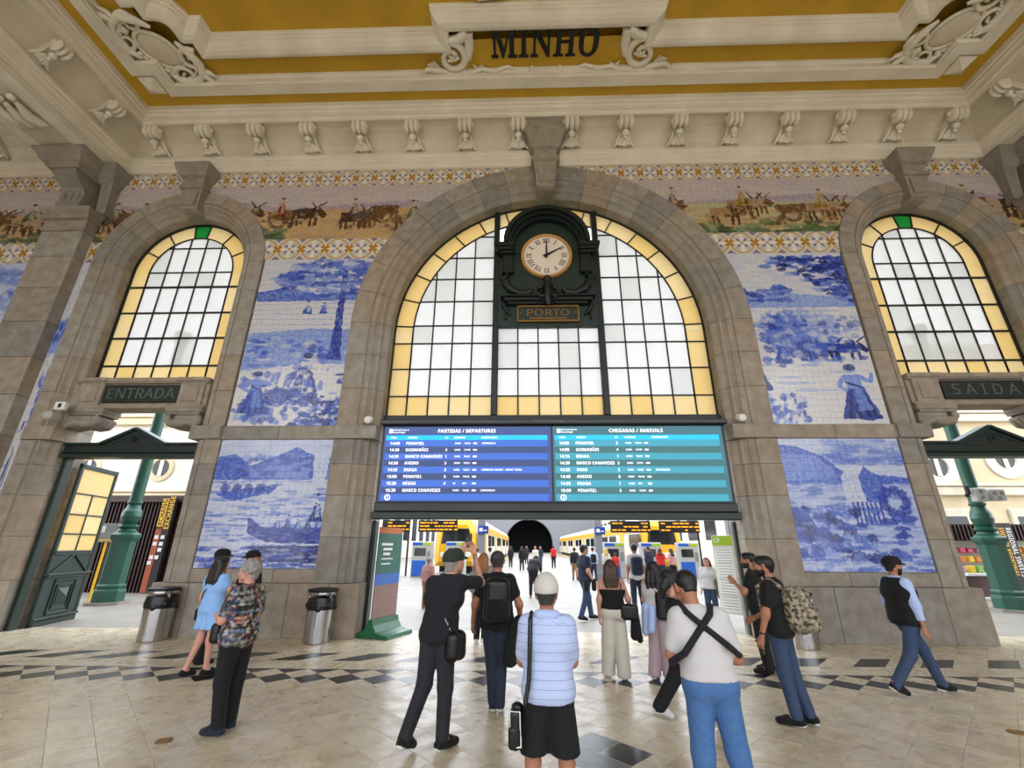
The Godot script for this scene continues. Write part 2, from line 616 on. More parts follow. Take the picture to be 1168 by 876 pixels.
func arches() -> void:
	var mid := setting("trim_1")
	surround(0, CEN_Y, CEN_R, CEN_OUT, WALL_T, [0.0, 1.03, 1.95, 2.85, 3.55, 4.13, 4.46, 5.4, 6.3, CEN_Y], 8, 0.055, mid)
	for s in [-1.0, 1.0]:
		var t := setting("trim_2" if s < 0 else "trim_3")
		surround(s * SIDE_X, SIDE_Y, SIDE_R, SIDE_OUT, WALL_T, [0.0, 1.03, 1.95, 2.85, 3.55, 4.13, 4.46, 5.35, 6.3, 7.2, 8.2, SIDE_Y], 5, 0.13, t)
		# string course and plinth
		stone_box(s * 4.13, s * 5.12, 4.13, 4.46, -0.5, 0.13, mid, 0.012, "impost")
		stone_box(s * 7.84, s * 8.6, 4.13, 4.46, -0.5, 0.13, t, 0.012, "impost")
		stone_box(s * 11.94, s * 12.7, 4.13, 4.46, -0.5, 0.13, t, 0.012, "impost")
		for k in 2: stone_box(s * (5.13 + 1.35 * k), s * (5.13 + 1.35 * (k + 1)), 4.13, 4.46, -0.01, 0.06, mid, 0.008, "string_course")
		var px := [4.12, 4.75, 5.6, 6.75, 7.75, 8.56]
		for k in px.size() - 1: stone_box(s * px[k], s * px[k + 1], 0.0, 1.03, -0.6 if k == 0 or k == 4 else -0.01, 0.12, mid, 0.012, "plinth_stone")
		for k in 3: stone_box(s * (5.13 + 0.9 * k), s * (5.13 + 0.9 * (k + 1)), 1.03, 1.305, -0.01, 0.05, mid, 0.008)
		for k in 2: stone_box(s * (11.98 + 1.1 * k), s * (13.08 + 1.1 * k), 0.0, 1.03, -0.6 if k == 0 else -0.01, 0.12, t, 0.012, "plinth_stone")
	# keystones with their capitals
	var b := MB.new()
	stack(b, 0, [[11.33, 0.24, 0.2], [11.36, 0.26, 0.3], [12.2, 0.33, 0.36], [12.24, 0.41, 0.44], [12.34, 0.41, 0.46], [12.38, 0.33, 0.38], [12.62, 0.34, 0.4], [12.66, 0.42, 0.48], [12.75, 0.46, 0.55], [12.9, 0.5, 0.62], [13.05, 0.62, 0.74], [13.17, 0.62, 0.74]], -0.55)
	stack(b, 0, [[11.5, 0.17, 0.34], [11.53, 0.18, 0.36], [12.1, 0.24, 0.39], [12.13, 0.23, 0.36]], 0.2)
	part("keystone", b, M.stone_1, mid)
	for s in [-1.0, 1.0]:
		b = MB.new()
		stack(b, s * SIDE_X, [[10.83, 0.22, 0.05], [10.86, 0.24, 0.2], [11.5, 0.3, 0.28], [11.52, 0.37, 0.34], [11.6, 0.37, 0.36], [11.63, 0.3, 0.3], [11.85, 0.32, 0.32], [11.9, 0.4, 0.42], [12.05, 0.47, 0.5], [12.2, 0.52, 0.56], [12.26, 0.52, 0.56]], -0.5)
		stack(b, s * SIDE_X, [[10.95, 0.15, 0.23], [10.98, 0.16, 0.27], [11.42, 0.21, 0.31], [11.44, 0.2, 0.28]], 0.1)
		part("keystone", b, M.stone_0, get_node("trim_2" if s < 0 else "trim_3"))
	# pilasters that carry the beams
	for s in [-1.0, 1.0]:
		var p := setting("pilaster")
		var ys := [0.0, 1.2, 2.2, 3.2, 4.2, 5.2, 6.2, 7.2, 8.2, 9.2, 10.05]
		for k in ys.size() - 1: stone_box(s * 12.98, s * 14.2, ys[k], ys[k + 1], -0.05, 0.32, p, 0.012)
		b = MB.new()
		stack(b, s * 13.59, [[10.05, 0.63, 0.34], [10.12, 0.66, 0.38], [10.14, 0.62, 0.33], [10.4, 0.62, 0.33], [10.42, 0.7, 0.42], [10.5, 0.72, 0.45], [10.56, 0.66, 0.4], [10.66, 0.74, 0.5], [10.74, 0.74, 0.52]], 0.0)
		part("capital", b, M.stone_0, p)
		# scroll bracket under the beam
		b = MB.new()
		var pr := PackedVector2Array()
		for q in [[0.0, 10.74], [0.42, 10.74], [0.5, 10.85], [0.46, 11.0], [0.44, 11.2], [0.52, 11.4], [0.7, 11.52], [0.86, 11.66], [0.86, 11.75], [0.0, 11.75]]: pr.append(Vector2(q[0], q[1]))
		b.xf = Transform3D(Basis(Vector3(0, 0, 1), Vector3(0, 1, 0), Vector3(-1, 0, 0)), Vector3(s * 13.59 + 0.34, 0, 0))
		b.prism(pr, 0.0, 0.68)
		b.xf = Transform3D()
		for q in 3: b.box(Vector3(s * 13.59 - 0.2 + 0.2 * q, 11.1, 0.45), Vector3(0.07, 0.55, 0.1), 0.02)
		part("scroll_bracket", b, M.stone_2, p)
		b = MB.new()
		stack(b, s * 13.59, [[11.75, 0.45, 0.92], [11.8, 0.5, 0.98], [11.86, 0.5, 0.98], [11.9, 0.58, 1.05], [12.05, 0.66, 1.16], [12.16, 0.74, 1.25], [12.24, 0.74, 1.25]], 0.0)
		part("capital", b, M.stone_0, p)
		# half capital against the wall on the bay side
		b = MB.new()
		stack(b, s * 12.86, [[10.74, 0.14, 0.2], [11.7, 0.17, 0.3], [11.75, 0.22, 0.36], [11.82, 0.22, 0.38], [11.9, 0.28, 0.44], [12.05, 0.34, 0.52], [12.16, 0.4, 0.6], [12.24, 0.4, 0.6]], 0.0)
		part("capital", b, M.stone_2, p)

# ------------------------------------------------------------------ painted tiles
func dab(im: Image, x: float, y: float, rx: float, ry: float, c: Color, a: float, fn: FastNoiseLite, rag := 0.35) -> void:
	rx *= px_scale
	ry *= px_scale
	var w := im.get_width()
	var h := im.get_height()
	for j in range(maxi(0, int(y - ry * 1.4)), mini(h, int(y + ry * 1.4) + 1)):
		for i in range(maxi(0, int(x - rx * 1.4)), mini(w, int(x + rx * 1.4) + 1)):
			var d := Vector2((i - x) / rx, (j - y) / ry).length() + fn.get_noise_2d(i * 5.0, j * 5.0) * rag
			if d < 1.0:
				im.set_pixel(i, j, im.get_pixel(i, j).lerp(c, a * clampf((1.0 - d) * 4.0, 0, 1) * (0.75 + 0.5 * fn.get_noise_2d(i * 11.0 + 300, j * 11.0))))

func shape(im: Image, pts: Array, c: Color, a: float, fn: FastNoiseLite, tex := 0.35, sx := 7.0, sy := 7.0) -> void:
	var w := im.get_width()
	var h := im.get_height()
	var pl := PackedVector2Array()
	var lo := Vector2(1e9, 1e9)
	var hi := -lo
	for p in pts:
		var q := Vector2(p[0] * w, p[1] * h)
		pl.append(q)
		lo = lo.min(q); hi = hi.max(q)
	for j in range(maxi(0, int(lo.y)), mini(h, int(hi.y) + 1)):
		for i in range(maxi(0, int(lo.x)), mini(w, int(hi.x) + 1)):
			var wob := Vector2(fn.get_noise_2d(i * 3.0, j * 3.0 + 99), fn.get_noise_2d(i * 3.0 + 55, j * 3.0)) * 3.0
			if Geometry2D.is_point_in_polygon(Vector2(i, j) + wob, pl):
				im.set_pixel(i, j, im.get_pixel(i, j).lerp(c, clampf(a * (1.0 + tex * 2.0 * fn.get_noise_2d(i * sx, j * sy)), 0, 1)))

func quad_mark(im: Image, a: Vector2, b: Vector2, wa: float, wb: float, c: Color, al: float, fn: FastNoiseLite) -> void:
	# a tapered stroke between two points given in fractions of the height
	var asp := float(im.get_height()) / im.get_width()
	var n := (b - a).orthogonal().normalized()
	var pts := []
	for p in [a + n * wa, b + n * wb, b - n * wb, a - n * wa]: pts.append([p.x * asp, p.y])
	shape(im, pts, c, al, fn, 0.2)

func person_dabs(im: Image, x: float, y: float, s: float, body: Color, light: Color, fn: FastNoiseLite) -> void:
	# a painted figure: skirt with folds, blouse, arms, head with a scarf; x and y are fractions, s scales it
	var asp := float(im.get_height()) / im.get_width()
	var u := s * 0.6
	var X := x / asp
	var p := func(dx: float, dy: float) -> Vector2: return Vector2(X + dx * u, y - dy * u)
	var dk := body.darkened(0.45)
	var sk := []
	for q in [[-0.24, 0.02], [-0.1, 0.56], [0.1, 0.56], [0.24, 0.03], [0.1, -0.01], [-0.08, 0.03]]:
		var v: Vector2 = p.call(q[0], q[1])
		sk.append([v.x * asp, v.y])
	shape(im, sk, body, 0.95, fn, 0.25, 14, 3)
	for q in [-0.15, -0.03, 0.08, 0.17]: quad_mark(im, p.call(q * 0.45, 0.5), p.call(q, 0.04), 0.004 * s, 0.018 * s, dk, 0.75, fn)
	quad_mark(im, p.call(0.02, 0.54), p.call(0.06, 0.16), 0.03 * s, 0.055 * s, light, 0.75, fn)
	quad_mark(im, p.call(0.0, 0.54), p.call(0.0, 0.8), 0.055 * s, 0.06 * s, light, 0.95, fn)
	quad_mark(im, p.call(-0.09, 0.76), p.call(-0.2, 0.6), 0.024 * s, 0.02 * s, light, 0.95, fn)
	quad_mark(im, p.call(-0.2, 0.6), p.call(-0.1, 0.5), 0.018 * s, 0.014 * s, light, 0.9, fn)
	quad_mark(im, p.call(0.09, 0.76), p.call(0.22, 0.66), 0.024 * s, 0.02 * s, light, 0.95, fn)
	quad_mark(im, p.call(0.22, 0.66), p.call(0.24, 0.84), 0.016 * s, 0.013 * s, light, 0.9, fn)
	quad_mark(im, p.call(-0.1, 0.66), p.call(0.1, 0.56), 0.012 * s, 0.012 * s, dk, 0.7, fn)
	var W := im.get_width()
	var H := im.get_height()
	var hd: Vector2 = p.call(0.0, 0.9)
	dab(im, hd.x * asp * W, hd.y * H, 0.075 * u * H / px_scale, 0.085 * u * H / px_scale, light.lightened(0.1), 0.95, fn, 0.1)
	dab(im, (hd.x - 0.012 * u) * asp * W, (hd.y - 0.03 * u) * H, 0.085 * u * H / px_scale, 0.07 * u * H / px_scale, dk, 0.95, fn, 0.15)

func ox(im: Image, x: float, y: float, s: float, body: Color, dk: Color, fn: FastNoiseLite) -> void:
	var asp := float(im.get_height()) / im.get_width()
	var X := x / asp
	quad_mark(im, Vector2(X - 0.1 * s, y - 0.13 * s), Vector2(X + 0.12 * s, y - 0.14 * s), 0.05 * s, 0.06 * s, body, 0.95, fn)
	for q in [-0.09, -0.05, 0.07, 0.12]: quad_mark(im, Vector2(X + q * s, y - 0.1 * s), Vector2(X + (q + 0.005) * s, y), 0.016 * s, 0.01 * s, dk, 0.95, fn)
	quad_mark(im, Vector2(X + 0.12 * s, y - 0.17 * s), Vector2(X + 0.2 * s, y - 0.1 * s), 0.04 * s, 0.022 * s, dk, 0.95, fn)
	quad_mark(im, Vector2(X + 0.13 * s, y - 0.2 * s), Vector2(X + 0.2 * s, y - 0.27 * s), 0.01 * s, 0.004 * s, dk, 0.9, fn)
	quad_mark(im, Vector2(X + 0.11 * s, y - 0.2 * s), Vector2(X + 0.06 * s, y - 0.27 * s), 0.01 * s, 0.004 * s, dk, 0.9, fn)

var px_scale := 1.0

func picture(kind: String, w: int, h: int, sd: int) -> ImageTexture:
	var fn := FastNoiseLite.new()
	fn.seed = sd
	px_scale = w / (400.0 if kind.begins_with("frieze") else 200.0)
	fn.frequency = 0.02 / px_scale
	fn.fractal_octaves = 3
	var r := RandomNumberGenerator.new()
	r.seed = sd
	var im := Image.create_empty(w, h, false, Image.FORMAT_RGB8)
	var low: bool = kind in ["river", "mill"]
	var pale := Color(0.78, 0.8, 0.86) if low else Color(0.83, 0.815, 0.8)
	var sky2 := Color(0.66, 0.71, 0.85) if low else Color(0.7, 0.73, 0.82)
	var lite := Color(0.46, 0.56, 0.83)
	var mid := Color(0.21, 0.33, 0.72)
	var deep := Color(0.09, 0.17, 0.55)
	var dark := Color(0.04, 0.08, 0.33)
	if kind.begins_with("frieze"):
		pale = Color(0.76, 0.72, 0.69)
		sky2 = Color(0.7, 0.66, 0.7)
	for j in h:
		for i in w:
			var t := fn.get_noise_2d(i * 1.2, j * 5.0) * 0.5 + 0.5
			im.set_pixel(i, j, pale.lerp(sky2, clampf(t * 1.3 - 0.3, 0, 1)))
	var W := float(w)
	var H := float(h)
	match kind:
		"orchard":
			shape(im, [[0, 0.22], [0.2, 0.19], [0.4, 0.23], [0.6, 0.24], [0.8, 0.2], [1, 0.22], [1, 0.28], [0, 0.28]], mid, 0.75, fn)
			shape(im, [[0, 0.28], [1, 0.27], [1, 0.5], [0, 0.47]], pale, 0.6, fn, 0.3, 2, 9)
			for k in 7: shape(im, [[0, 0.3 + k * 0.03], [0.6, 0.285 + k * 0.035], [1, 0.3 + k * 0.03], [1, 0.304 + k * 0.03], [0.5, 0.292 + k * 0.035], [0, 0.304 + k * 0.03]], lite, 0.5, fn)
			shape(im, [[0, 0.48], [0.5, 0.45], [1, 0.47], [1, 0.68], [0, 0.72]], lite, 0.75, fn)
			for k in 60: dab(im, r.randf() * W * 0.6, H * r.randf_range(0.5, 0.68), r.randf_range(5, 11), r.randf_range(3, 6), [pale, mid, lite][k % 3], 0.7, fn, 0.2)
			shape(im, [[0.62, 0.06], [0.66, 0.06], [0.67, 0.4], [0.7, 0.64], [0.6, 0.64], [0.62, 0.4]], deep, 0.8, fn, 0.5, 14, 3)
			for k in 320:
				var a := r.randf() * TAU
				var d := sqrt(r.randf())
				dab(im, W * (0.55 + cos(a) * d * 0.42), H * (0.13 + sin(a) * d * 0.13), r.randf_range(4, 13), r.randf_range(3, 7), [mid, lite, deep, lite, sky2, mid][k % 6], 0.7, fn, 0.5)
			shape(im, [[0, 0.7], [0.5, 0.66], [1, 0.66], [1, 1], [0, 1]], pale, 0.85, fn)
			person_dabs(im, 0.86, 0.7, 0.3, deep, pale, fn)
			person_dabs(im, 0.4, 0.36, 0.14, mid, pale, fn)
			person_dabs(im, 0.52, 0.36, 0.12, mid, lite, fn)
			person_dabs(im, 0.47, 0.87, 0.46, deep, pale, fn)
			for k in 40: dab(im, W * r.randf_range(0.36, 0.62), H * r.randf_range(0.55, 0.88), r.randf_range(3, 8), r.randf_range(4, 12), [lite, mid, pale, deep][k % 4], 0.7, fn, 0.4)
			for k in 60: dab(im, W * r.randf_range(0.02, 0.38), H * r.randf_range(0.72, 0.98), r.randf_range(3, 9), r.randf_range(4, 10), [lite, mid, deep, mid][k % 4], 0.7, fn, 0.4)
			person_dabs(im, 0.14, 0.94, 0.4, mid, lite, fn)
			dab(im, W * 0.3, H * 0.84, 24, 20, deep, 0.9, fn)
			for k in 420: dab(im, W * r.randf_range(0.42, 1.0), H * (1.0 - r.randf() * r.randf() * 0.3), r.randf_range(3, 8), r.randf_range(2, 6), [deep, mid, dark, lite, pale][k % 5], 0.9, fn, 0.4)
		"river":
			shape(im, [[0, 0.14], [0.15, 0.12], [0.3, 0.22], [0.45, 0.16], [0.68, 0.06], [0.85, 0.14], [1, 0.2], [1, 0.36], [0, 0.36]], mid, 0.85, fn)
			shape(im, [[0.3, 0.26], [0.6, 0.2], [1, 0.24], [1, 0.33], [0.3, 0.31]], lite, 0.7, fn)
			for k in 60: dab(im, W * r.randf_range(0.0, 1.0), H * r.randf_range(0.14, 0.3), r.randf_range(4, 12), r.randf_range(3, 6), [deep, lite, mid][k % 3], 0.6, fn, 0.5)
			shape(im, [[0, 0.33], [1, 0.33], [1, 1], [0, 1]], pale, 0.8, fn, 0.35, 2, 10)
			for k in 150: dab(im, W * r.randf(), H * r.randf_range(0.4, 1.0), r.randf_range(10, 34), r.randf_range(1.5, 3), [lite, sky2, mid, pale][k % 4], 0.6, fn, 0.4)
			shape(im, [[0.04, 0.44], [0.6, 0.36], [0.5, 0.44], [0.2, 0.5]], mid, 0.85, fn)
			for k in 4: dab(im, W * (0.12 + k * 0.1), H * 0.4, 9, 9, deep, 0.85, fn)
			shape(im, [[0.84, 0.12], [0.98, 0.1], [0.96, 0.36], [0.86, 0.36]], pale, 0.9, fn)
			shape(im, [[0.36, 0.62], [0.4, 0.64], [0.5, 0.7], [1, 0.7], [1, 0.82], [0.55, 0.81], [0.38, 0.74]], deep, 0.95, fn, 0.3, 3, 9)
			shape(im, [[0.4, 0.84], [1, 0.83], [1, 0.96], [0.6, 0.95]], dark, 0.75, fn, 0.5, 3, 12)
			for k in 5: person_dabs(im, 0.62 + k * 0.085, 0.72, 0.2, [mid, deep][k % 2], [pale, lite][k % 2], fn)
			person_dabs(im, 0.93, 0.66, 0.38, deep, pale, fn)
			for k in 90: dab(im, W * r.randf(), H * r.randf_range(0.34, 0.84), r.randf_range(4, 16), r.randf_range(1.2, 2.5), [lite, mid][k % 2], 0.6, fn, 0.4)
			for k in 90: dab(im, W * r.randf(), H * r.randf_range(0.84, 1.0), r.randf_range(8, 24), r.randf_range(1.5, 3), [mid, pale, deep][k % 3], 0.7, fn, 0.4)
		"harvest":
			shape(im, [[0, 0.27], [0.25, 0.24], [0.5, 0.26], [0.8, 0.28], [1, 0.3], [1, 0.36], [0, 0.35]], lite, 0.7, fn)
			for k in 40: dab(im, W * r.randf_range(0.02, 0.55), H * r.randf_range(0.22, 0.31), r.randf_range(5, 14), r.randf_range(4, 8), [mid, deep, lite][k % 3], 0.75, fn, 0.5)
			shape(im, [[0, 0.35], [1, 0.35], [1, 1], [0, 1]], pale, 0.75, fn, 0.3, 2, 8)
			for k in 90: dab(im, W * r.randf(), H * r.randf_range(0.36, 0.95), r.randf_range(10, 30), r.randf_range(1.5, 3), [lite, sky2, pale][k % 3], 0.6, fn, 0.4)
			for k in 200:
				var t := r.randf()
				dab(im, W * (1.0 - t * 0.62 * r.randf()), H * (0.03 + 0.33 * r.randf() * (1.1 - t)), r.randf_range(5, 13), r.randf_range(3, 7), [mid, deep, dark, lite][k % 4], 0.85, fn, 0.5)
			dab(im, W * 0.56, H * 0.49, 62, 52, lite, 0.8, fn)
			dab(im, W * 0.48, H * 0.51, 40, 50, mid, 0.75, fn)
			dab(im, W * 0.6, H * 0.6, 40, 22, deep, 0.8, fn)
			ox(im, 0.68, 0.66, 0.5, mid, deep, fn)
			ox(im, 0.82, 0.66, 0.5, deep, dark, fn)
			person_dabs(im, 0.42, 0.68, 0.26, mid, lite, fn)
			person_dabs(im, 0.16, 0.46, 0.14, mid, pale, fn)
			person_dabs(im, 0.24, 0.47, 0.14, mid, pale, fn)
			person_dabs(im, 0.2, 0.83, 0.42, deep, pale, fn)
			person_dabs(im, 0.84, 0.98, 0.5, deep, lite, fn)
			for k in 120: dab(im, W * r.randf_range(0.3, 0.98), H * r.randf_range(0.4, 0.68), r.randf_range(3, 9), r.randf_range(3, 9), [lite, mid, pale, sky2, deep][k % 5], 0.65, fn, 0.4)
			for k in 130: dab(im, W * r.randf_range(0, 0.5), H * r.randf_range(0.84, 1.0), r.randf_range(2, 6), r.randf_range(3, 9), [mid, lite, pale, deep][k % 4], 0.8, fn, 0.4)
		"mill":
			for k in 80: dab(im, W * r.randf_range(0.4, 1), H * r.randf_range(0.02, 0.2), r.randf_range(12, 30), r.randf_range(3, 8), [lite, sky2, mid][k % 3], 0.5, fn, 0.5)
			shape(im, [[0, 0.05], [0.15, 0.06], [0.35, 0.14], [0.5, 0.28], [0.9, 0.3], [1, 0.32], [1, 0.4], [0, 0.42]], mid, 0.85, fn)
			shape(im, [[0, 0.12], [0.3, 0.14], [0.42, 0.26], [0.4, 0.32], [0, 0.34]], lite, 0.8, fn, 0.4, 8, 4)
			shape(im, [[0, 0.36], [1, 0.36], [1, 1], [0, 1]], sky2, 0.8, fn, 0.35, 2, 10)
			for k in 160: dab(im, W * r.randf(), H * r.randf_range(0.4, 1.0), r.randf_range(8, 30), r.randf_range(1.5, 4), [lite, mid, pale, mid][k % 4], 0.6, fn, 0.4)
			shape(im, [[0.46, 0.3], [0.52, 0.24], [0.68, 0.22], [0.76, 0.32], [0.76, 0.5], [0.46, 0.5]], pale, 0.9, fn)
			shape(im, [[0.66, 0.22], [0.78, 0.32], [0.78, 0.5], [0.62, 0.5], [0.6, 0.32]], mid, 0.85, fn)
			for k in 9:
				var a := TAU * k / 9.0
				dab(im, W * (0.84 + cos(a) * 0.09), H * (0.5 + sin(a) * 0.09), 9, 9, deep, 0.9, fn)
			for k in 7: shape(im, [[0.5 + k * 0.035, 0.5], [0.515 + k * 0.035, 0.5], [0.515 + k * 0.035, 0.66], [0.5 + k * 0.035, 0.66]], deep, 0.8, fn)
			for k in 130:
				var t := r.randf()
				dab(im, W * t * 0.75 * r.randf(), H * (0.55 + 0.45 * r.randf() * (0.4 + 0.6 * t)), r.randf_range(6, 17), r.randf_range(4, 10), [deep, mid, dark, lite][k % 4], 0.8, fn, 0.5)
			for k in 14: dab(im, W * r.randf_range(0.5, 0.98), H * r.randf_range(0.6, 0.97), r.randf_range(8, 18), r.randf_range(4, 8), [deep, mid][k % 2], 0.85, fn, 0.4)
		"frieze_a", "frieze_b", "frieze_c":
			var sand := Color(0.74, 0.6, 0.4)
			var green := Color(0.3, 0.4, 0.25)
			var brown := Color(0.25, 0.17, 0.1)
			var umber := Color(0.4, 0.27, 0.16)
			var hill := Color(0.62, 0.57, 0.63)
			var field := Color(0.68, 0.68, 0.5)
			shape(im, [[0, 0.42], [0.15, 0.3], [0.3, 0.42], [0.5, 0.36], [0.7, 0.3], [0.85, 0.38], [1, 0.36], [1, 0.5], [0, 0.5]], hill, 0.8, fn)
			shape(im, [[0, 0.47], [1, 0.43], [1, 1], [0, 1]], sand if kind != "frieze_b" else field, 0.9, fn, 0.3, 3, 9)
			if kind == "frieze_b": shape(im, [[0, 0.74], [1, 0.72], [1, 0.94], [0, 0.92]], sand, 0.8, fn)
			for k in 80: dab(im, W * r.randf(), H * r.randf_range(0.55, 1.0), r.randf_range(12, 36), r.randf_range(2, 4), [sand.lightened(0.2), umber.lightened(0.3), sand][k % 3], 0.5, fn, 0.4)
			var n := 9 if kind != "frieze_c" else 15
			for k in n:
				var cx := (k + 0.5) / n + r.randf_range(-0.03, 0.03)
				var cy := r.randf_range(0.72, 0.9)
				var hue: Color = [brown, umber, Color(0.6, 0.47, 0.32), Color(0.2, 0.15, 0.12), Color(0.66, 0.58, 0.46)][r.randi_range(0, 4)]
				if k % 3 != 2:
					ox(im, cx, cy, 1.7, hue, brown, fn)
					if k % 2 == 0: ox(im, cx + 0.035, cy - 0.05, 1.5, hue.lightened(0.15), umber, fn)
				else:
					for q in 14:
						var a := TAU * q / 14.0
						dab(im, W * cx + cos(a) * H * 0.12, H * (cy - 0.14) + sin(a) * H * 0.12, 3, 3, brown, 0.9, fn)
					shape(im, [[cx - 0.04, cy - 0.32], [cx + 0.05, cy - 0.34], [cx + 0.045, cy - 0.16], [cx - 0.035, cy - 0.15]], umber, 0.9, fn)
				if k % 2 == 0: person_dabs(im, cx + r.randf_range(-0.01, 0.02), cy - 0.22, 0.62, [Color(0.6, 0.2, 0.13), Color(0.66, 0.52, 0.18), Color(0.42, 0.33, 0.4), Color(0.35, 0.42, 0.34)][r.randi_range(0, 3)], Color(0.72, 0.64, 0.54), fn)
				for q in 16: dab(im, W * (cx + r.randf_range(-0.05, 0.05)), H * (cy + r.randf_range(-0.3, 0.05)), r.randf_range(2, 5), r.randf_range(2, 6), [brown, umber, Color(0.68, 0.58, 0.45), hue][q % 4], 0.75, fn, 0.4)
			for k in 130: dab(im, W * (r.randf_range(0.0, 0.3) if kind == "frieze_a" else r.randf()), H * (1.0 - 0.22 * r.randf() * r.randf()), r.randf_range(5, 14), r.randf_range(3, 7), [green, green.darkened(0.4), green.lightened(0.2)][k % 3], 0.8, fn, 0.5)
	# fine brushwork over everything
	var ink := mid if not kind.begins_with("frieze") else Color(0.36, 0.26, 0.2)
	for j in h:
		for i in w:
			var t := fn.get_noise_2d(i * 8.0 + 700, j * 20.0) * 0.7 + fn.get_noise_2d(i * 30.0, j * 26.0 + 90) * 0.4
			if t > 0.06:
				var c := im.get_pixel(i, j)
				im.set_pixel(i, j, c.lerp(ink, clampf(t * 0.75, 0.0, 0.4) * clampf(1.35 - c.g * 1.25, 0.2, 1.0)))
			elif t < -0.25: im.set_pixel(i, j, im.get_pixel(i, j).lerp(pale, clampf(-t * 0.5, 0.0, 0.3)))
	return ImageTexture.create_from_image(im)

func border_pattern() -> ImageTexture:
	# one repeat of the patterned border: a rosette in a ring, quarter rosettes in the corners
	var s := 96
	var im := Image.create_empty(s, s, false, Image.FORMAT_RGB8)
	var cream := Color(0.8, 0.77, 0.69)
	var gold := Color(0.66, 0.46, 0.13)
	var blue := Color(0.42, 0.4, 0.6)
	var grey := Color(0.72, 0.7, 0.7)
	for j in s:
		for i in s:
			var c := cream
			for cc in [Vector2(0.5, 0.5), Vector2(0, 0.5), Vector2(1, 0.5)]:
				var p: Vector2 = Vector2((i + 0.5) / s, (j + 0.5) / s) - cc
				var d := p.length()
				var a := p.angle()
				var main: bool = cc.x == 0.5
				if absf(d - 0.46) < 0.025 and main: c = gold.lightened(0.15)
				if d < (0.44 if main else 0.2):
					var petal := absf(cos(a * 2.0)) if main else absf(cos(a * 2.0 + PI / 2))
					if main:
						if petal > 0.8 + d * 0.3: c = Color(0.86, 0.85, 0.82)
						elif petal < 0.42 and d > 0.12 and d < 0.4: c = blue if d < 0.26 else grey
						elif d < 0.07: c = gold
					elif petal > 0.6 * (d / 0.2): c = gold
			var q := Vector2(absf(fmod((i + 0.5) / s + 0.5, 1.0) - 0.5), minf((j + 0.5) / s, 1.0 - (j + 0.5) / s))
			if q.x + q.y < 0.17: c = blue.lightened(0.1)
			if q.x + q.y < 0.07: c = gold
			im.set_pixel(i, j, c)
	return ImageTexture.create_from_image(im)

func tile_field(x0: float, x1: float, y0: float, y1: float, sz: float, rep: Vector2, keep: Callable) -> ArrayMesh:
	var b := MB.new()
	var nx := maxi(1, roundi((x1 - x0) / sz))
	var ny := maxi(1, roundi((y1 - y0) / sz))
	var tx := (x1 - x0) / nx
	var ty := (y1 - y0) / ny
	var g := 0.0016
	var z0 := 0.0
	for j in ny:
		for i in nx:
			var ax := x0 + i * tx
			var ay := y0 + j * ty
			if not keep.call(ax + tx / 2, ay + ty / 2, tx * 0.75): continue
			var zt := 0.022 + rng.randf_range(-0.0012, 0.0012)
			var dx := rng.randf_range(-0.0009, 0.0009)
			var dy := rng.randf_range(-0.0009, 0.0009)
			var P := [Vector3(ax + g, ay + g, zt - dx - dy), Vector3(ax + tx - g, ay + g, zt + dx - dy), Vector3(ax + tx - g, ay + ty - g, zt + dx + dy), Vector3(ax + g, ay + ty - g, zt - dx + dy)]
			var U := []
			for p in P:
				U.append(Vector2((p.x - x0) / (x1 - x0), (y1 - p.y) / (y1 - y0)) if rep == Vector2.ZERO else Vector2((p.x - x0) / rep.x, (y1 - p.y) / rep.y))
			b.quad_uv(P[0], P[1], P[2], P[3], U[0], U[1], U[2], U[3])
			for k in 4:
				var A: Vector3 = P[k]
				var B: Vector3 = P[(k + 1) % 4]
				b.quad_uv(Vector3(A.x, A.y, z0), Vector3(B.x, B.y, z0), B, A, U[k], U[(k + 1) % 4], U[(k + 1) % 4], U[k])
	return b.mesh()

func clear_of_arches(x: float, y: float, pad: float) -> bool:
	for c in [[-SIDE_X, SIDE_Y, SIDE_OUT], [0.0, CEN_Y, CEN_OUT], [SIDE_X, SIDE_Y, SIDE_OUT]]:
		var dx := absf(x - c[0])
		if y < c[1]:
			if dx < c[2] - pad: return false
		elif Vector2(dx, y - c[1]).length() < c[2] - pad: return false
	return absf(x) < 12.98 or absf(x) > 14.2

func tiled(label: String, cat: String, x0: float, x1: float, y0: float, y1: float, tex: Texture2D, rep := Vector2.ZERO, group := "") -> void:
	var m := StandardMaterial3D.new()
	m.resource_name = "glazed_tile"
	m.albedo_texture = tex
	m.roughness = 0.16
	m.texture_repeat = rep != Vector2.ZERO
	var o := thing("ceramic_mural" if cat == "tile panel" else "patterned_frieze", label, cat, Vector3.ZERO, 0.0, group)
	var t := put("tiles", tile_field(x0, x1, y0, y1, 0.148, rep, clear_of_arches), m, o)
	t.set_meta("kind", "stuff")

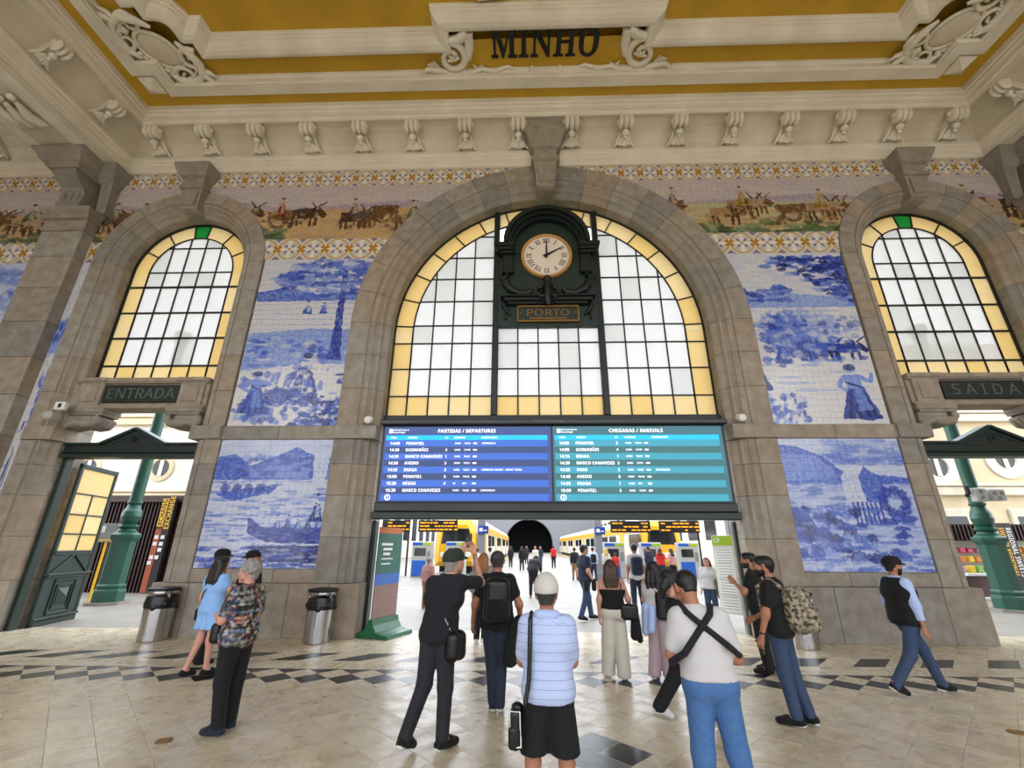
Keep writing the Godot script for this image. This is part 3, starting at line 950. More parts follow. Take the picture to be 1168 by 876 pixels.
func tile_walls() -> void:
	var left := picture("orchard", 290, 516, 11)
	var right := picture("harvest", 290, 516, 23)
	tiled("blue and white tile mural of fruit pickers under a tree", "tile panel", -7.79, -4.2, 4.465, 9.2, left)
	tiled("blue and white tile mural of a boat on a river", "tile panel", -7.82, -5.12, 1.31, 4.125, picture("river", 300, 313, 31))
	tiled("blue and white tile mural of oxen and a hay cart", "tile panel", 4.2, 7.79, 4.465, 9.2, right)
	tiled("blue and white tile mural of a water mill and rocks", "tile panel", 5.12, 7.82, 1.31, 4.125, picture("mill", 300, 313, 47))
	var side := picture("harvest", 160, 300, 91)
	for s in [-1.0, 1.0]:
		var where := "beside the arch of the entrance door" if s < 0 else "beside the arch of the exit door"
		tiled("narrow blue and white tile strip " + where, "tile panel", minf(s * 12.4, s * 12.98), maxf(s * 12.4, s * 12.98), 1.31, 9.2, side)
		tiled("blue and white tile mural beyond the pilaster " + where, "tile panel", minf(s * 14.2, s * 18.9), maxf(s * 14.2, s * 18.9), 1.31, 9.2, picture("orchard" if s > 0 else "mill", 200, 330, 60 + int(s)))
	tiled("coloured tile frieze of carts and riders left of the clock arch", "tile panel", -10.25, -1.2, 9.88, 11.77, picture("frieze_a", 600, 126, 71))
	tiled("coloured tile frieze of oxen and carriages right of the clock arch", "tile panel", 1.2, 10.25, 9.88, 11.77, picture("frieze_b", 600, 126, 73))
	tiled("coloured tile frieze of a crowd beside the entrance pilaster", "tile panel", -18.9, -10.26, 9.88, 11.77, picture("frieze_c", 360, 110, 79))
	tiled("coloured tile frieze of a crowd beside the exit pilaster", "tile panel", 10.26, 18.9, 9.88, 11.77, picture("frieze_c", 360, 110, 83))
	var pat := border_pattern()
	tiled("long patterned tile border under the plaster cornice", "tile border", -12.9, 12.9, 11.77, 12.33, pat, Vector2(0.56, 0.56))
	for s in [-1.0, 1.0]:
		tiled("patterned tile border under the side cornice beyond the %s pilaster" % ("entrance" if s < 0 else "exit"), "tile border", minf(s * 14.6, s * 18.9), maxf(s * 14.6, s * 18.9), 11.77, 12.33, pat, Vector2(0.56, 0.56))
		var q := "carts frieze" if s < 0 else "carriages frieze"
		tiled("patterned tile border under the " + q, "tile border", minf(s * 3.6, s * 8.2), maxf(s * 3.6, s * 8.2), 9.205, 9.88, pat, Vector2(0.675, 0.675))
		tiled("patterned tile border beside the pilaster by the " + ("entrance" if s < 0 else "exit") + " arch", "tile border", minf(s * 12.3, s * 18.9), maxf(s * 12.3, s * 18.9), 9.205, 9.88, pat, Vector2(0.675, 0.675))

# ------------------------------------------------------------------ floor
func floor_tiles() -> void:
	var fl := setting("floor")
	var b := MB.new()
	b.box(Vector3(0, -0.13, 7.5), Vector3(38, 0.25, 17.0))
	part("grout_bed", b, M.grout, fl)
	b = MB.new()
	b.box(Vector3(0, -0.125, -20.45), Vector3(70, 0.25, 39.1))
	part("concourse_paving", b, M.paving, fl)
	var D := 0.5            # diagonal of a tile
	var h := D / 2
	var g := 0.0015
	var dark := {}
	var rest := MB.new()
	rest.use_col = true
	var shapes := {}
	var near := []
	var zmax := 10.2
	# band of dark diamonds, row of dark triangles, big lozenges
	var mesh_d := MB.new()
	mesh_d.prism(PackedVector2Array([Vector2(-h + g, 0), Vector2(0, -h + g), Vector2(h - g, 0), Vector2(0, h - g)]), 0.0, 0.012, 0.002)
	var dia := mesh_d.mesh()
	var mesh_t := MB.new()
	mesh_t.prism(PackedVector2Array([Vector2(-h + g, h), Vector2(0, g), Vector2(h - g, h)]), 0.0, 0.012, 0.002)
	var tri := mesh_t.mesh()
	var mesh_p := MB.new()
	mesh_p.prism(PackedVector2Array([Vector2(-h + g, -0.27), Vector2(h - g, -0.27), Vector2(3 * h - g, 0.27), Vector2(h + g, 0.27)]), 0.0, 0.012, 0.002)
	var par := mesh_p.mesh()
	var flat := Basis(Vector3(1, 0, 0), Vector3(0, 0, -1), Vector3(0, 1, 0))
	for k in range(-24, 25):
		var x := 0.27 + D * k
		if absf(x) > 12.4: continue
		var o := put("dark_tile", dia, M["slate_%d" % rng.randi_range(0, 1)], fl)
		o.transform = Transform3D(flat, Vector3(x, -0.004, 2.86))
		o = put("dark_triangle_tile", tri, M["slate_%d" % rng.randi_range(0, 1)], fl)
		o.transform = Transform3D(flat, Vector3(x, -0.004, 2.61))
	for k in range(-12, 12):
		var x := -4.65 + 1.05 * k + 4.2
		if absf(x) > 11.8: continue
		var o := put("dark_lozenge_tile", par, M["slate_%d" % rng.randi_range(0, 1)], fl)
		o.transform = Transform3D(flat, Vector3(x, -0.004, 1.58))
	for q in [[0.02, 4.89, 2], [0.27, 5.14, 3], [-0.23, 5.14, 4], [0.02, 5.39, 2]]:
		var o := put("dark_tile", dia, [M.slate_0, M.slate_1, M.slate_green, M.slate_black, M.slate_green][q[2]], fl)
		o.transform = Transform3D(flat, Vector3(q[0], -0.004, q[1]))
		dark[Vector2i(roundi(q[0] * 100), roundi(q[1] * 100))] = true
	# cream tiles on the same diagonal grid
	var i0 := int(19.0 / h)
	var cells := []
	for j in range(0, int(zmax / h) + 2):
		for i in range(-i0, i0):
			if (i + j) % 2 != 0: continue
			var x := 0.02 + i * h
			var z := 0.14 + j * h
			if z < 0.1: continue
			if dark.has(Vector2i(roundi(x * 100), roundi(z * 100))): continue
			cells.append(Vector2(x, z))
	var eye := Vector2(-0.65, 10.14)
	var shown := []
	var other := []
	for c in cells:
		# the strip of the patterned bands is tiled in its own way below
		if c.y > 1.2 and c.y < 2.9:
			continue
		if c.y > 0.87 and c.y < 3.3:
			other.append(c)
			continue
		var d: Vector2 = c - eye
		if d.y < -3.6 and absf(d.x) < -d.y * 1.25: shown.append(c)
		else: other.append(c)
	shown.sort_custom(func(p, q): return p.distance_squared_to(eye) < q.distance_squared_to(eye))
	for k in shown.size():
		var c: Vector2 = shown[k]
		if k < 292:
			var o := put("floor_tile", dia, M["marble_%d" % rng.randi_range(0, 4)], fl)
			o.transform = Transform3D(flat, Vector3(c.x, -0.0045 + rng.randf_range(-0.0004, 0.0004), c.y))
		else: other.append(c)
	rest = MB.new()
	for c in other:
		rest.xf = Transform3D(flat, Vector3(c.x, -0.0045, c.y))
		var pl := PackedVector2Array([Vector2(-h + g, 0), Vector2(0, -h + g), Vector2(h - g, 0), Vector2(0, h - g)])
		if c.y > 0.8 and c.y < 3.4:
			var top: float = c.y - 3.113 if c.y > 2.0 else 9.0
			var low: float = c.y - 1.1 if c.y < 2.0 else -9.0
			var cut := Geometry2D.intersect_polygons(pl, PackedVector2Array([Vector2(-1, low), Vector2(1, low), Vector2(1, top), Vector2(-1, top)]))
			if cut.is_empty(): continue
			pl = cut[0]
		rest.prism(pl, 0.0, 0.012)
	# light pieces between the dark ones
	for k in range(-38, 38):
		var x := 0.27 + D * k
		var y := -0.0045
		rest.xf = Transform3D(flat, Vector3(x + h, y, 2.61))
		rest.prism(PackedVector2Array([Vector2(-h + g, 0), Vector2(0, -h + g), Vector2(h - g, 0), Vector2(0, h - g)]), 0.0, 0.012)
		rest.xf = Transform3D(flat, Vector3(x + h, y, 3.11))
		rest.prism(PackedVector2Array([Vector2(-h + g, 0), Vector2(h - g, 0), Vector2(0, h - g)]), 0.0, 0.012)
		if absf(x) > 12.4:
			rest.xf = Transform3D(flat, Vector3(x, y, 2.86))
			rest.prism(PackedVector2Array([Vector2(-h + g, 0), Vector2(0, -h + g), Vector2(h - g, 0), Vector2(0, h - g)]), 0.0, 0.012)
	rest.xf = Transform3D()
	for k in range(-24, 25):
		rest.box(Vector3(k * 0.78, 0.0015, 2.105), Vector3(0.774, 0.012, 0.5), 0.0)
		rest.box(Vector3(k * 0.78, 0.0015, 1.2), Vector3(0.774, 0.012, 0.2), 0.0)
	for k in range(-19, 19):
		var x := -4.65 + 1.05 * k + 4.2 + 0.525
		rest.xf = Transform3D(flat, Vector3(x, -0.0045, 1.58))
		rest.prism(PackedVector2Array([Vector2(-0.275 + g, -0.27), Vector2(0.275 - g, -0.27), Vector2(0.775 - g, 0.27), Vector2(0.225 + g, 0.27)]), 0.0, 0.012)
	rest.xf = Transform3D()
	for s in [-1.0, 1.0]:
		for k in 6: rest.box(Vector3(s * (12.6 + 1.05 * k), 0.0015, 1.58), Vector3(1.04, 0.012, 0.54), 0.0)
	rest.box(Vector3(0, -0.0048, 13.4), Vector3(38, 0.012, 6.0))
	var o := part("floor_tile_field", rest, M.marble_1, fl)
	o.set_meta("kind", "stuff")
	# threshold slabs in the doorways
	b = MB.new()
	for k in 8: b.box(Vector3(-3.65 + k * 1.04, 0.0, -0.3), Vector3(1.03, 0.02, 1.15), 0.004)
	for s in [-1.0, 1.0]: for k in 3: b.box(Vector3(s * SIDE_X - 1.1 + k * 1.1, 0.0, -0.3), Vector3(1.09, 0.02, 1.15), 0.004)
	part("threshold", b, M.marble_3, fl)
	# two round brass floor covers
	for q in [[-4.15, 5.04], [4.4, 4.49]]:
		b = MB.new()
		b.lathe([Vector2(0.075, 0.0), Vector2(0.075, 0.012), Vector2(0.06, 0.014), Vector2(0.058, 0.009), Vector2(0.0, 0.009)], 20)
		var c := put("floor_cover", b.mesh(), M.bronze, self, Vector3(q[0], 0.005, q[1]))
		tag(c, "small round brass floor cover " + ("near the woman in floral blouse" if q[0] < 0 else "beside the man in the waistcoat"), "floor cover")

# ------------------------------------------------------------------ ceiling of the middle bay
func bay_path(o: float, zf := 15.6) -> Array:
	return [Vector2(-HALL_X + o, zf), Vector2(-HALL_X + o, o), Vector2(HALL_X - o, o), Vector2(HALL_X - o, zf)]

func prof(a: Array) -> Array:
	var p := []
	for q in a: p.append(Vector2(q[0], q[1]))
	return p

func spiral(cx: float, cz: float, r: float, turns: float, start: float, dir: float, y: float) -> Array:
	var p := []
	var n := int(turns * 14)
	for i in n + 1:
		var t := float(i) / n
		var a := start + dir * t * turns * TAU
		var rr := r * (1.0 - 0.8 * t)
		p.append(Vector3(cx + cos(a) * rr, y, cz + sin(a) * rr))
	return p

func taper(n: int, a: float, b: float) -> Array:
	var r := []
	for i in n: r.append(lerpf(a, b, float(i) / maxi(1, n - 1)))
	return r

func console_mesh() -> ArrayMesh:
	var b := MB.new()
	var s := PackedVector2Array()
	for q in [[0.0, 0.0], [0.1, 0.0], [0.13, 0.1], [0.2, 0.2], [0.34, 0.3], [0.5, 0.36], [0.66, 0.4], [0.72, 0.48], [0.72, 0.56], [0.3, 0.56], [0.0, 0.4]]: s.append(Vector2(q[0], q[1]))
	b.xf = Transform3D(Basis(Vector3(0, 0, 1), Vector3(0, 1, 0), Vector3(-1, 0, 0)), Vector3(0.1, 0, 0))
	b.prism(s, 0.0, 0.2)
	b.xf = Transform3D()
	for k in 3:
		var x := -0.12 + 0.12 * k
		b.ball(Vector3(x, 0.36, 0.58), Vector3(0.07, 0.19, 0.18), 12, 8)
	for q in [-0.185, 0.185]:
		b.ball(Vector3(q, 0.4, 0.56), Vector3(0.03, 0.07, 0.075), 10, 6)
		b.ball(Vector3(q, 0.4, 0.56), Vector3(0.045, 0.03, 0.03), 8, 5)
	b.ball(Vector3(0, 0.14, 0.44), Vector3(0.085, 0.085, 0.085), 12, 8)
	b.ball(Vector3(0, 0.04, 0.38), Vector3(0.05, 0.06, 0.05), 8, 6)
	for k in 5:
		var a := (k - 2) * 0.52
		b.tube([Vector3(sin(a) * 0.04, 0.14, 0.3), Vector3(sin(a) * 0.11, 0.06, 0.22), Vector3(sin(a) * 0.16, -0.03 + absf(a) * 0.04, 0.16), Vector3(sin(a) * 0.2, -0.06 + absf(a) * 0.07, 0.19)], [0.035, 0.05, 0.045, 0.012], 7)
	for q in [-1.0, 1.0]:
		b.tube([Vector3(q * 0.1, 0.26, 0.34), Vector3(q * 0.12, 0.16, 0.22), Vector3(q * 0.17, 0.06, 0.14), Vector3(q * 0.24, -0.02, 0.12)], [0.02, 0.04, 0.045, 0.015], 7)
	return b.mesh()

func cartouche(parent: Node3D, corner: Vector3, turn: float) -> void:
	# oval shield with scrolls, beads and horns, lying against the ceiling; its long axis runs across the corner
	var root := Node3D.new()
	root.name = "cartouche"
	parent.add_child(root, true)
	root.position = corner
	root.rotation.y = turn
	var b := MB.new()
	b.ball(Vector3(0, 0.0, 0), Vector3(0.5, 0.1, 0.36), 24, 8)
	part("shield", b, M.plaster_warm, root)
	b = MB.new()
	var ring := []
	for i in 33: ring.append(Vector3(cos(TAU * i / 32) * 0.54, -0.02, sin(TAU * i / 32) * 0.4))
	b.tube(ring, taper(33, 0.05, 0.05), 8)
	part("shield_rim", b, M.plaster, root)
	b = MB.new()
	for s in [-1.0, 1.0]:
		for t in [-1.0, 1.0]:
			var sp := spiral(s * 0.66, t * 0.3, 0.3, 1.4, PI / 2 * t if s > 0 else PI - PI / 2 * t + PI, s * t, -0.03)
			b.tube(sp, taper(sp.size(), 0.075, 0.03), 8)
		b.tube([Vector3(s * 0.3, -0.05, -0.52), Vector3(s * 0.6, -0.09, -0.5), Vector3(s * 0.86, -0.06, -0.3), Vector3(s * 0.98, -0.04, 0), Vector3(s * 0.86, -0.06, 0.34), Vector3(s * 0.55, -0.09, 0.52), Vector3(s * 0.25, -0.05, 0.56)], [0.05, 0.1, 0.11, 0.1, 0.11, 0.1, 0.04], 9)
		b.tube([Vector3(s * 0.95, -0.04, 0.1), Vector3(s * 1.15, -0.06, 0.08), Vector3(s * 1.34, -0.08, 0.0), Vector3(s * 1.46, -0.1, -0.14)], [0.11, 0.08, 0.06, 0.012], 8)
		b.tube([Vector3(s * 0.95, -0.04, 0.18), Vector3(s * 1.12, -0.06, 0.26), Vector3(s * 1.3, -0.1, 0.28)], [0.08, 0.06, 0.015], 8)
		b.tube([Vector3(s * 1.1, -0.04, -0.02), Vector3(s * 1.2, -0.12, -0.1), Vector3(s * 1.25, -0.18, -0.06)], [0.05, 0.04, 0.01], 8)
	part("scrollwork", b, M.plaster, root)
	b = MB.new()
	for s in [-1.0, 1.0]:
		for k in 7:
			var a := -0.9 + k * 0.3
			b.ball(Vector3(s * (0.62 + 0.2 * cos(a)), -0.07, 0.32 * sin(a) + 0.02), Vector3(0.04, 0.04, 0.04), 8, 6)
	for k in 7: b.ball(Vector3(-0.36 + 0.12 * k, -0.06, -0.5 + 0.03 * absf(k - 3.0)), Vector3(0.07, 0.06, 0.05), 8, 6)
	part("beads", b, M.plaster, root)

func ceiling_work() -> void:
	var ce := setting("ceiling")
	var b := MB.new()
	b.mould(bay_path(0), prof([[0.02, 12.33], [0.07, 12.34], [0.07, 12.42], [0.1, 12.46], [0.1, 12.6], [0.13, 12.63], [0.13, 12.72], [0.17, 12.76], [0.17, 12.85], [0.11, 12.87]]))
	part("lower_moulding", b, M.plaster, ce)
	b = MB.new()
	b.mould(bay_path(0), prof([[0.11, 12.87], [0.115, 12.95], [0.14, 13.05], [0.19, 13.15], [0.28, 13.25], [0.42, 13.34], [0.6, 13.4], [0.8, 13.42]]))
	part("cove", b, M.plaster_warm, ce)
	b = MB.new()
	b.mould(bay_path(0), prof([[0.78, 13.42], [0.8, 13.38], [0.86, 13.37], [0.86, 13.47], [0.89, 13.5], [0.92, 13.5], [0.92, 13.64], [0.96, 13.68], [0.96, 13.76], [1.0, 13.79], [1.0, 13.95]]))
	part("upper_moulding", b, M.plaster, ce)
	b = MB.new()
	b.mould(bay_path(0), prof([[1.0, 13.95], [1.36, 13.95]]))
	b.mould(bay_path(0), prof([[1.4, 14.25], [2.4, 14.25]]))
	b.box(Vector3(0, 14.62, 8.9), Vector3(21.6, 0.16, 14.0))
	part("ochre_field", b, M.ochre, ce)
	# grey step moulding with a square notch at each corner
	var n := 0.62
	var X := HALL_X - 1.3
	var Z := 1.3
	var path := [Vector2(-X, 15.6), Vector2(-X, Z + n), Vector2(-X + n, Z + n), Vector2(-X + n, Z), Vector2(X - n, Z), Vector2(X - n, Z + n), Vector2(X, Z + n), Vector2(X, 15.6)]
	b = MB.new()
	b.mould(path, prof([[0, 13.97], [0, 13.9], [0.3, 13.9], [0.3, 13.94], [0.33, 13.96], [0.33, 14.02], [0.3, 14.05], [0.3, 14.14], [0.36, 14.18], [0.36, 14.26]]))
	part("step_moulding", b, M.plaster, ce)
	for s in [-1.0, 1.0]:
		# plate and pyramid boss in the notch
		b = MB.new()
		b.box(Vector3(s * (-X + n / 2 + 0.02), 14.06, Z + n / 2 + 0.02), Vector3(n + 0.12, 0.2, n + 0.12))
		part("notch_plate", b, M.plaster_warm, ce)
		b = MB.new()
		var cc := Vector3(s * (-X + n / 2), 13.94, Z + n / 2)
		var r := n * 0.4
		var q := [cc + Vector3(-r, 0, -r), cc + Vector3(r, 0, -r), cc + Vector3(r, 0, r), cc + Vector3(-r, 0, r)]
		for k in 4: b.tri(q[k], q[(k + 1) % 4], cc + Vector3(0, -0.2, 0))
		part("pyramid_boss", b, M.plaster, ce)
	# heavy roll moulding that jogs round the name and the corner shields
	var rp := [Vector2(-HALL_X + 2.2, 15.6), Vector2(-HALL_X + 2.2, 3.4), Vector2(-HALL_X + 2.55, 3.4), Vector2(-HALL_X + 2.55, 3.15)]
	for k in 7:
		var t := k / 6.0
		var p := Vector2(2.62, 3.1).lerp(Vector2(3.1, 2.62), t) + Vector2(1, 1) * sin(t * PI) * 0.16
		rp.append(Vector2(-HALL_X + p.x, p.y))
	for p in [[3.15, 2.55], [3.4, 2.55], [3.4, 2.15]]: rp.append(Vector2(-HALL_X + p[0], p[1]))
	rp.append(Vector2(-2.55, 2.15)); rp.append(Vector2(-2.55, 2.66))
	var full := rp.duplicate()
	for k in range(rp.size() - 1, -1, -1): full.append(Vector2(-rp[k].x, rp[k].y))
	b = MB.new()
	b.mould(full, prof([[0, 14.30], [0, 14.14], [0.05, 14.10], [0.12, 14.09], [0.22, 14.12], [0.31, 14.18], [0.36, 14.26], [0.37, 14.34], [0.4, 14.36], [0.4, 14.44], [0.43, 14.46], [0.43, 14.54]]))
	part("roll_moulding", b, M.plaster, ce)
	for s in [-1.0, 1.0]: cartouche(ce, Vector3(s * (-HALL_X + 2.42), 14.14, 2.42), s * PI / 4)
	# consoles along the wall and along both beams
	var cm := console_mesh()
	for k in 16:
		put("console", cm, M.plaster, ce, Vector3(-11.62 + k * 1.549, 12.86, 0.1)).scale = Vector3(1.2, 1.12, 1.05)
	for s in [-1.0, 1.0]:
		for k in 5:
			var o := put("console", cm, M.plaster, ce, Vector3(s * (HALL_X - 0.12), 12.87, 1.5 + k * 1.55))
			o.rotation.y = -s * PI / 2
	# the name of the province and its frame
	var t := words("MINHO", 0.7, M.black_paint, ce, Vector3(-0.05, 14.23, 2.27), 1, 0.05, true, true, 0.8)
	t.rotation.x = PI / 2
	b = MB.new()
	for s in [-1.0, 1.0]:
		var sp := spiral(s * 2.55, 1.98, 0.42, 1.35, PI / 2 if s > 0 else PI / 2, s, 14.20)
		b.tube(sp, taper(sp.size(), 0.11, 0.05), 9)
		b.tube([Vector3(s * 2.55, 14.20, 2.4), Vector3(s * 2.3, 14.20, 2.45), Vector3(s * 2.08, 14.20, 2.6)], [0.11, 0.13, 0.14], 9)
		b.tube([Vector3(s * 2.13, 14.20, 1.95), Vector3(s * 2.05, 14.20, 2.2), Vector3(s * 2.06, 14.20, 2.6)], [0.09, 0.12, 0.14], 9)
		b.tube([Vector3(s * 2.4, 14.20, 1.6), Vector3(s * 2.05, 14.18, 1.58), Vector3(s * 1.75, 14.17, 1.68), Vector3(s * 1.45, 14.18, 1.6), Vector3(s * 1.05, 14.19, 1.72), Vector3(s * 0.8, 14.20, 1.62)], [0.07, 0.08, 0.06, 0.07, 0.05, 0.025], 8)
		for q in [[1.85, 1.74], [2.0, 1.82], [1.72, 1.8]]: b.tube([Vector3(s * 1.9, 14.20, 1.66), Vector3(s * q[0], 14.16, q[1])], [0.05, 0.015], 7)
		b.tube([Vector3(s * 2.7, 14.20, 1.58), Vector3(s * 3.0, 14.17, 1.68), Vector3(s * 3.25, 14.16, 1.72), Vector3(s * 3.42, 14.17, 1.6), Vector3(s * 3.36, 14.17, 1.48)], [0.08, 0.09, 0.07, 0.07, 0.05], 8)
		b.ball(Vector3(s * 3.36, 14.17, 1.5), Vector3(0.09, 0.07, 0.09))
		for q in 3: b.tube([Vector3(s * 3.0, 14.20, 1.75), Vector3(s * (3.05 + q * 0.1), 14.13, 1.95 - q * 0.04)], [0.07, 0.02], 7)
		for q in 4: b.tube([Vector3(s * 2.5, 14.18, 1.95), Vector3(s * (2.5 + cos(q * 0.9) * 0.17), 14.12, 1.95 + sin(q * 0.9) * 0.17)], [0.06, 0.03], 7)
		# feet of the next ornament behind the frame
		var sp2 := spiral(s * 1.75, 3.35, 0.22, 1.2, PI, s, 14.48)
		b.tube(sp2, taper(sp2.size(), 0.07, 0.03), 8)
		b.tube([Vector3(s * 1.75, 14.48, 3.2), Vector3(s * 1.2, 14.48, 3.25), Vector3(s * 0.8, 14.48, 3.5)], [0.07, 0.07, 0.04], 8)
	part("name_scrollwork", b, M.plaster, ce)
	b = MB.new()
	b.tube([Vector3(-0.38, 14.20, 1.56), Vector3(0.38, 14.20, 1.56)], [0.12, 0.12], 10)
	for s in [-1.0, 1.0]: b.ball(Vector3(s * 0.38, 14.18, 1.58), Vector3(0.09, 0.1, 0.16), 10, 7)
	part("name_bracket", b, M.plaster, ce)
	# beams at both ends of the bay, and the cove of the next bay behind each
	for s in [-1.0, 1.0]:
		var bm := setting("beam")
		b = MB.new()
		b.box(Vector3(s * (HALL_X + 0.92), 12.72, 7.8), Vector3(1.86, 0.9, 15.6), 0.02)
		b.box(Vector3(s * (HALL_X + 0.92), 14.4, 7.8), Vector3(1.7, 2.5, 15.6))
		part("beam_body", b, M.plaster_warm, bm)
		b = MB.new()
		for k in 2: b.box(Vector3(s * (HALL_X + 0.92 + (0.62 if k else -0.62)), 12.25, 7.8), Vector3(0.3, 0.06, 15.6), 0.01)
		part("soffit_band", b, M.plaster, bm)
		for k in 4:
			b = MB.new()
			var z := 2.2 + k * 2.6
			b.xf = Transform3D(Basis(), Vector3(s * (HALL_X + 0.92), 12.26, z))
			for j in 3: b.tube([Vector3(-0.3 + 0.3 * j, 0, -0.4), Vector3(-0.3 + 0.3 * j, -0.1, -0.25), Vector3(-0.25 + 0.25 * j, -0.14, 0.0), Vector3(-0.3 + 0.3 * j, -0.08, 0.35)], [0.06, 0.12, 0.13, 0.05], 8)
			for j in 3: b.ball(Vector3(-0.3 + 0.3 * j, -0.08, 0.45), Vector3(0.1, 0.08, 0.1), 8, 6)
			part("soffit_ornament", b, M.plaster, bm)
		b = MB.new()
		var xb: float = s * (HALL_X + 1.85)
		var run := [Vector2(xb, 0.0), Vector2(s * 19.0, 0.0)] if s > 0 else [Vector2(-19.0, 0.0), Vector2(xb, 0.0)]
		b.mould(run, prof([[0.02, 12.33], [0.07, 12.34], [0.07, 12.42], [0.1, 12.46], [0.1, 12.6], [0.17, 12.76], [0.17, 12.85], [0.11, 12.87], [0.14, 13.05], [0.28, 13.25], [0.6, 13.4], [0.84, 13.38], [0.9, 13.38], [0.9, 13.5], [0.96, 13.54], [1.0, 13.8], [1.06, 14.0], [1.06, 14.2]]))
		part("side_cornice", b, M.plaster, bm)
		b = MB.new()
		b.box(Vector3(s * 16.7, 14.35, 8.3), Vector3(5.0, 0.3, 15.2))
		part("side_ceiling", b, M.ochre, bm)
		for k in 2: put("console", cm, M.plaster, bm, Vector3(s * (15.15 + 1.5 * k), 12.87, 0.12))

# ------------------------------------------------------------------ windows
func bar(b: MB, p: Vector2, q: Vector2, w: float, z: float, d := 0.04) -> void:
	var dd := (q - p).normalized()
	var nn := Vector2(-dd.y, dd.x) * w / 2
	b.prism(PackedVector2Array([p - nn, q - nn, q + nn, p + nn]), z - d / 2, z + d / 2)

func arch_bar(b: MB, cx: float, cy: float, r: float, w: float, z: float, d := 0.04, a0 := 0.0, a1 := PI) -> void:
	var n := 40
	for k in n:
		var p := lerpf(a0, a1, float(k) / n)
		var q := lerpf(a0, a1, float(k + 1) / n)
		b.prism(PackedVector2Array([Vector2(cx + cos(p) * (r - w / 2), cy + sin(p) * (r - w / 2)), Vector2(cx + cos(p) * (r + w / 2), cy + sin(p) * (r + w / 2)), Vector2(cx + cos(q) * (r + w / 2), cy + sin(q) * (r + w / 2)), Vector2(cx + cos(q) * (r - w / 2), cy + sin(q) * (r - w / 2))]), z - d / 2, z + d / 2)

func pane(poly: PackedVector2Array, z: float, m: Material, parent: Node3D) -> void:
	if poly.size() < 3: return
	var b := MB.new()
	b.prism(poly, z - 0.005, z + 0.005)
	part("pane", b, m, parent)

func glazing(win: Node3D, cx: float, cy: float, r: float, ri: float, rows: Array, cols: Array, joints: Array, z: float, skip: Callable) -> void:
	var inner := PackedVector2Array([Vector2(cx - ri, rows[1]), Vector2(cx + ri, rows[1])])
	inner.append_array(arch_pts(cx, cy, ri, 0, PI, 40))
	var white := [M.pane_white, M.pane_white, M.pane_white_2]
	for j in range(0, rows.size() - 1):
		for i in cols.size() - 1:
			var rect := PackedVector2Array([Vector2(cx + cols[i], rows[j]), Vector2(cx + cols[i + 1], rows[j]), Vector2(cx + cols[i + 1], rows[j + 1]), Vector2(cx + cols[i], rows[j + 1])])
			if skip.call((cols[i] + cols[i + 1]) / 2, (rows[j] + rows[j + 1]) / 2): continue
			if j == 0:
				pane(rect, z, M["pane_amber_%d" % rng.randi_range(0, 2)], win)
				continue
			for q in Geometry2D.intersect_polygons(rect, inner): pane(q, z, white[rng.randi_range(0, 2)], win)
	for s in [-1.0, 1.0]:
		var last: float = rows[0]
		for j in range(1, rows.size()):
			var top := minf(rows[j], cy)
			if top > last: pane(PackedVector2Array([Vector2(cx + s * ri, last), Vector2(cx + s * r, last), Vector2(cx + s * r, top), Vector2(cx + s * ri, top)]), z, M["pane_amber_%d" % rng.randi_range(0, 2)], win)
			last = top
			if rows[j] >= cy: break
	for k in joints.size() - 1:
		var p := arch_pts(cx, cy, r, joints[k], joints[k + 1], 6)
		var q := arch_pts(cx, cy, ri, joints[k + 1], joints[k], 6)
		p.append_array(q)
		var is_top: bool = absf((joints[k] + joints[k + 1]) / 2 - PI / 2) < 0.05
		pane(p, z, M.pane_green if is_top else M["pane_amber_%d" % rng.randi_range(0, 2)], win)
	var b := MB.new()
	for j in range(1, rows.size() - 1):
		var half := r if rows[j] < cy else sqrt(maxf(0.0, ri * ri - pow(rows[j] - cy, 2)))
		var heavy := j == 1 or j == 3
		if rows[j] > cy + 0.3 and cols.size() > 10:
			bar(b, Vector2(cx - half, rows[j]), Vector2(cx - 1.4, rows[j]), 0.035, z, 0.05)
			bar(b, Vector2(cx + 1.4, rows[j]), Vector2(cx + half, rows[j]), 0.035, z, 0.05)
		else: bar(b, Vector2(cx - half, rows[j]), Vector2(cx + half, rows[j]), 0.05 if heavy and cols.size() < 10 else 0.035, z, 0.05)
	for c in cols:
		var top := cy + sqrt(maxf(0.0, ri * ri - c * c))
		if skip.call(c * 0.96, cy + 1.0): top = rows[4]
		bar(b, Vector2(cx + c, rows[0]), Vector2(cx + c, top), 0.035, z, 0.05)
	for s in [-1.0, 1.0]: bar(b, Vector2(cx + s * ri, rows[0]), Vector2(cx + s * ri, cy), 0.035, z, 0.05)
	for a in joints.slice(1, joints.size() - 1): bar(b, Vector2(cx + cos(a) * ri, cy + sin(a) * ri), Vector2(cx + cos(a) * r, cy + sin(a) * r), 0.035, z, 0.05)
	arch_bar(b, cx, cy, ri, 0.035, z, 0.05)
	part("glazing_bars", b, M.lead, win)
	b = MB.new()
	arch_bar(b, cx, cy, r + 0.01, 0.09, z, 0.1)
	for s in [-1.0, 1.0]: bar(b, Vector2(cx + s * (r + 0.01), rows[0]), Vector2(cx + s * (r + 0.01), cy), 0.09, z, 0.1)
	bar(b, Vector2(cx - r, rows[0]), Vector2(cx + r, rows[0]), 0.07, z, 0.1)
	part("window_frame", b, M.iron_dark, win)

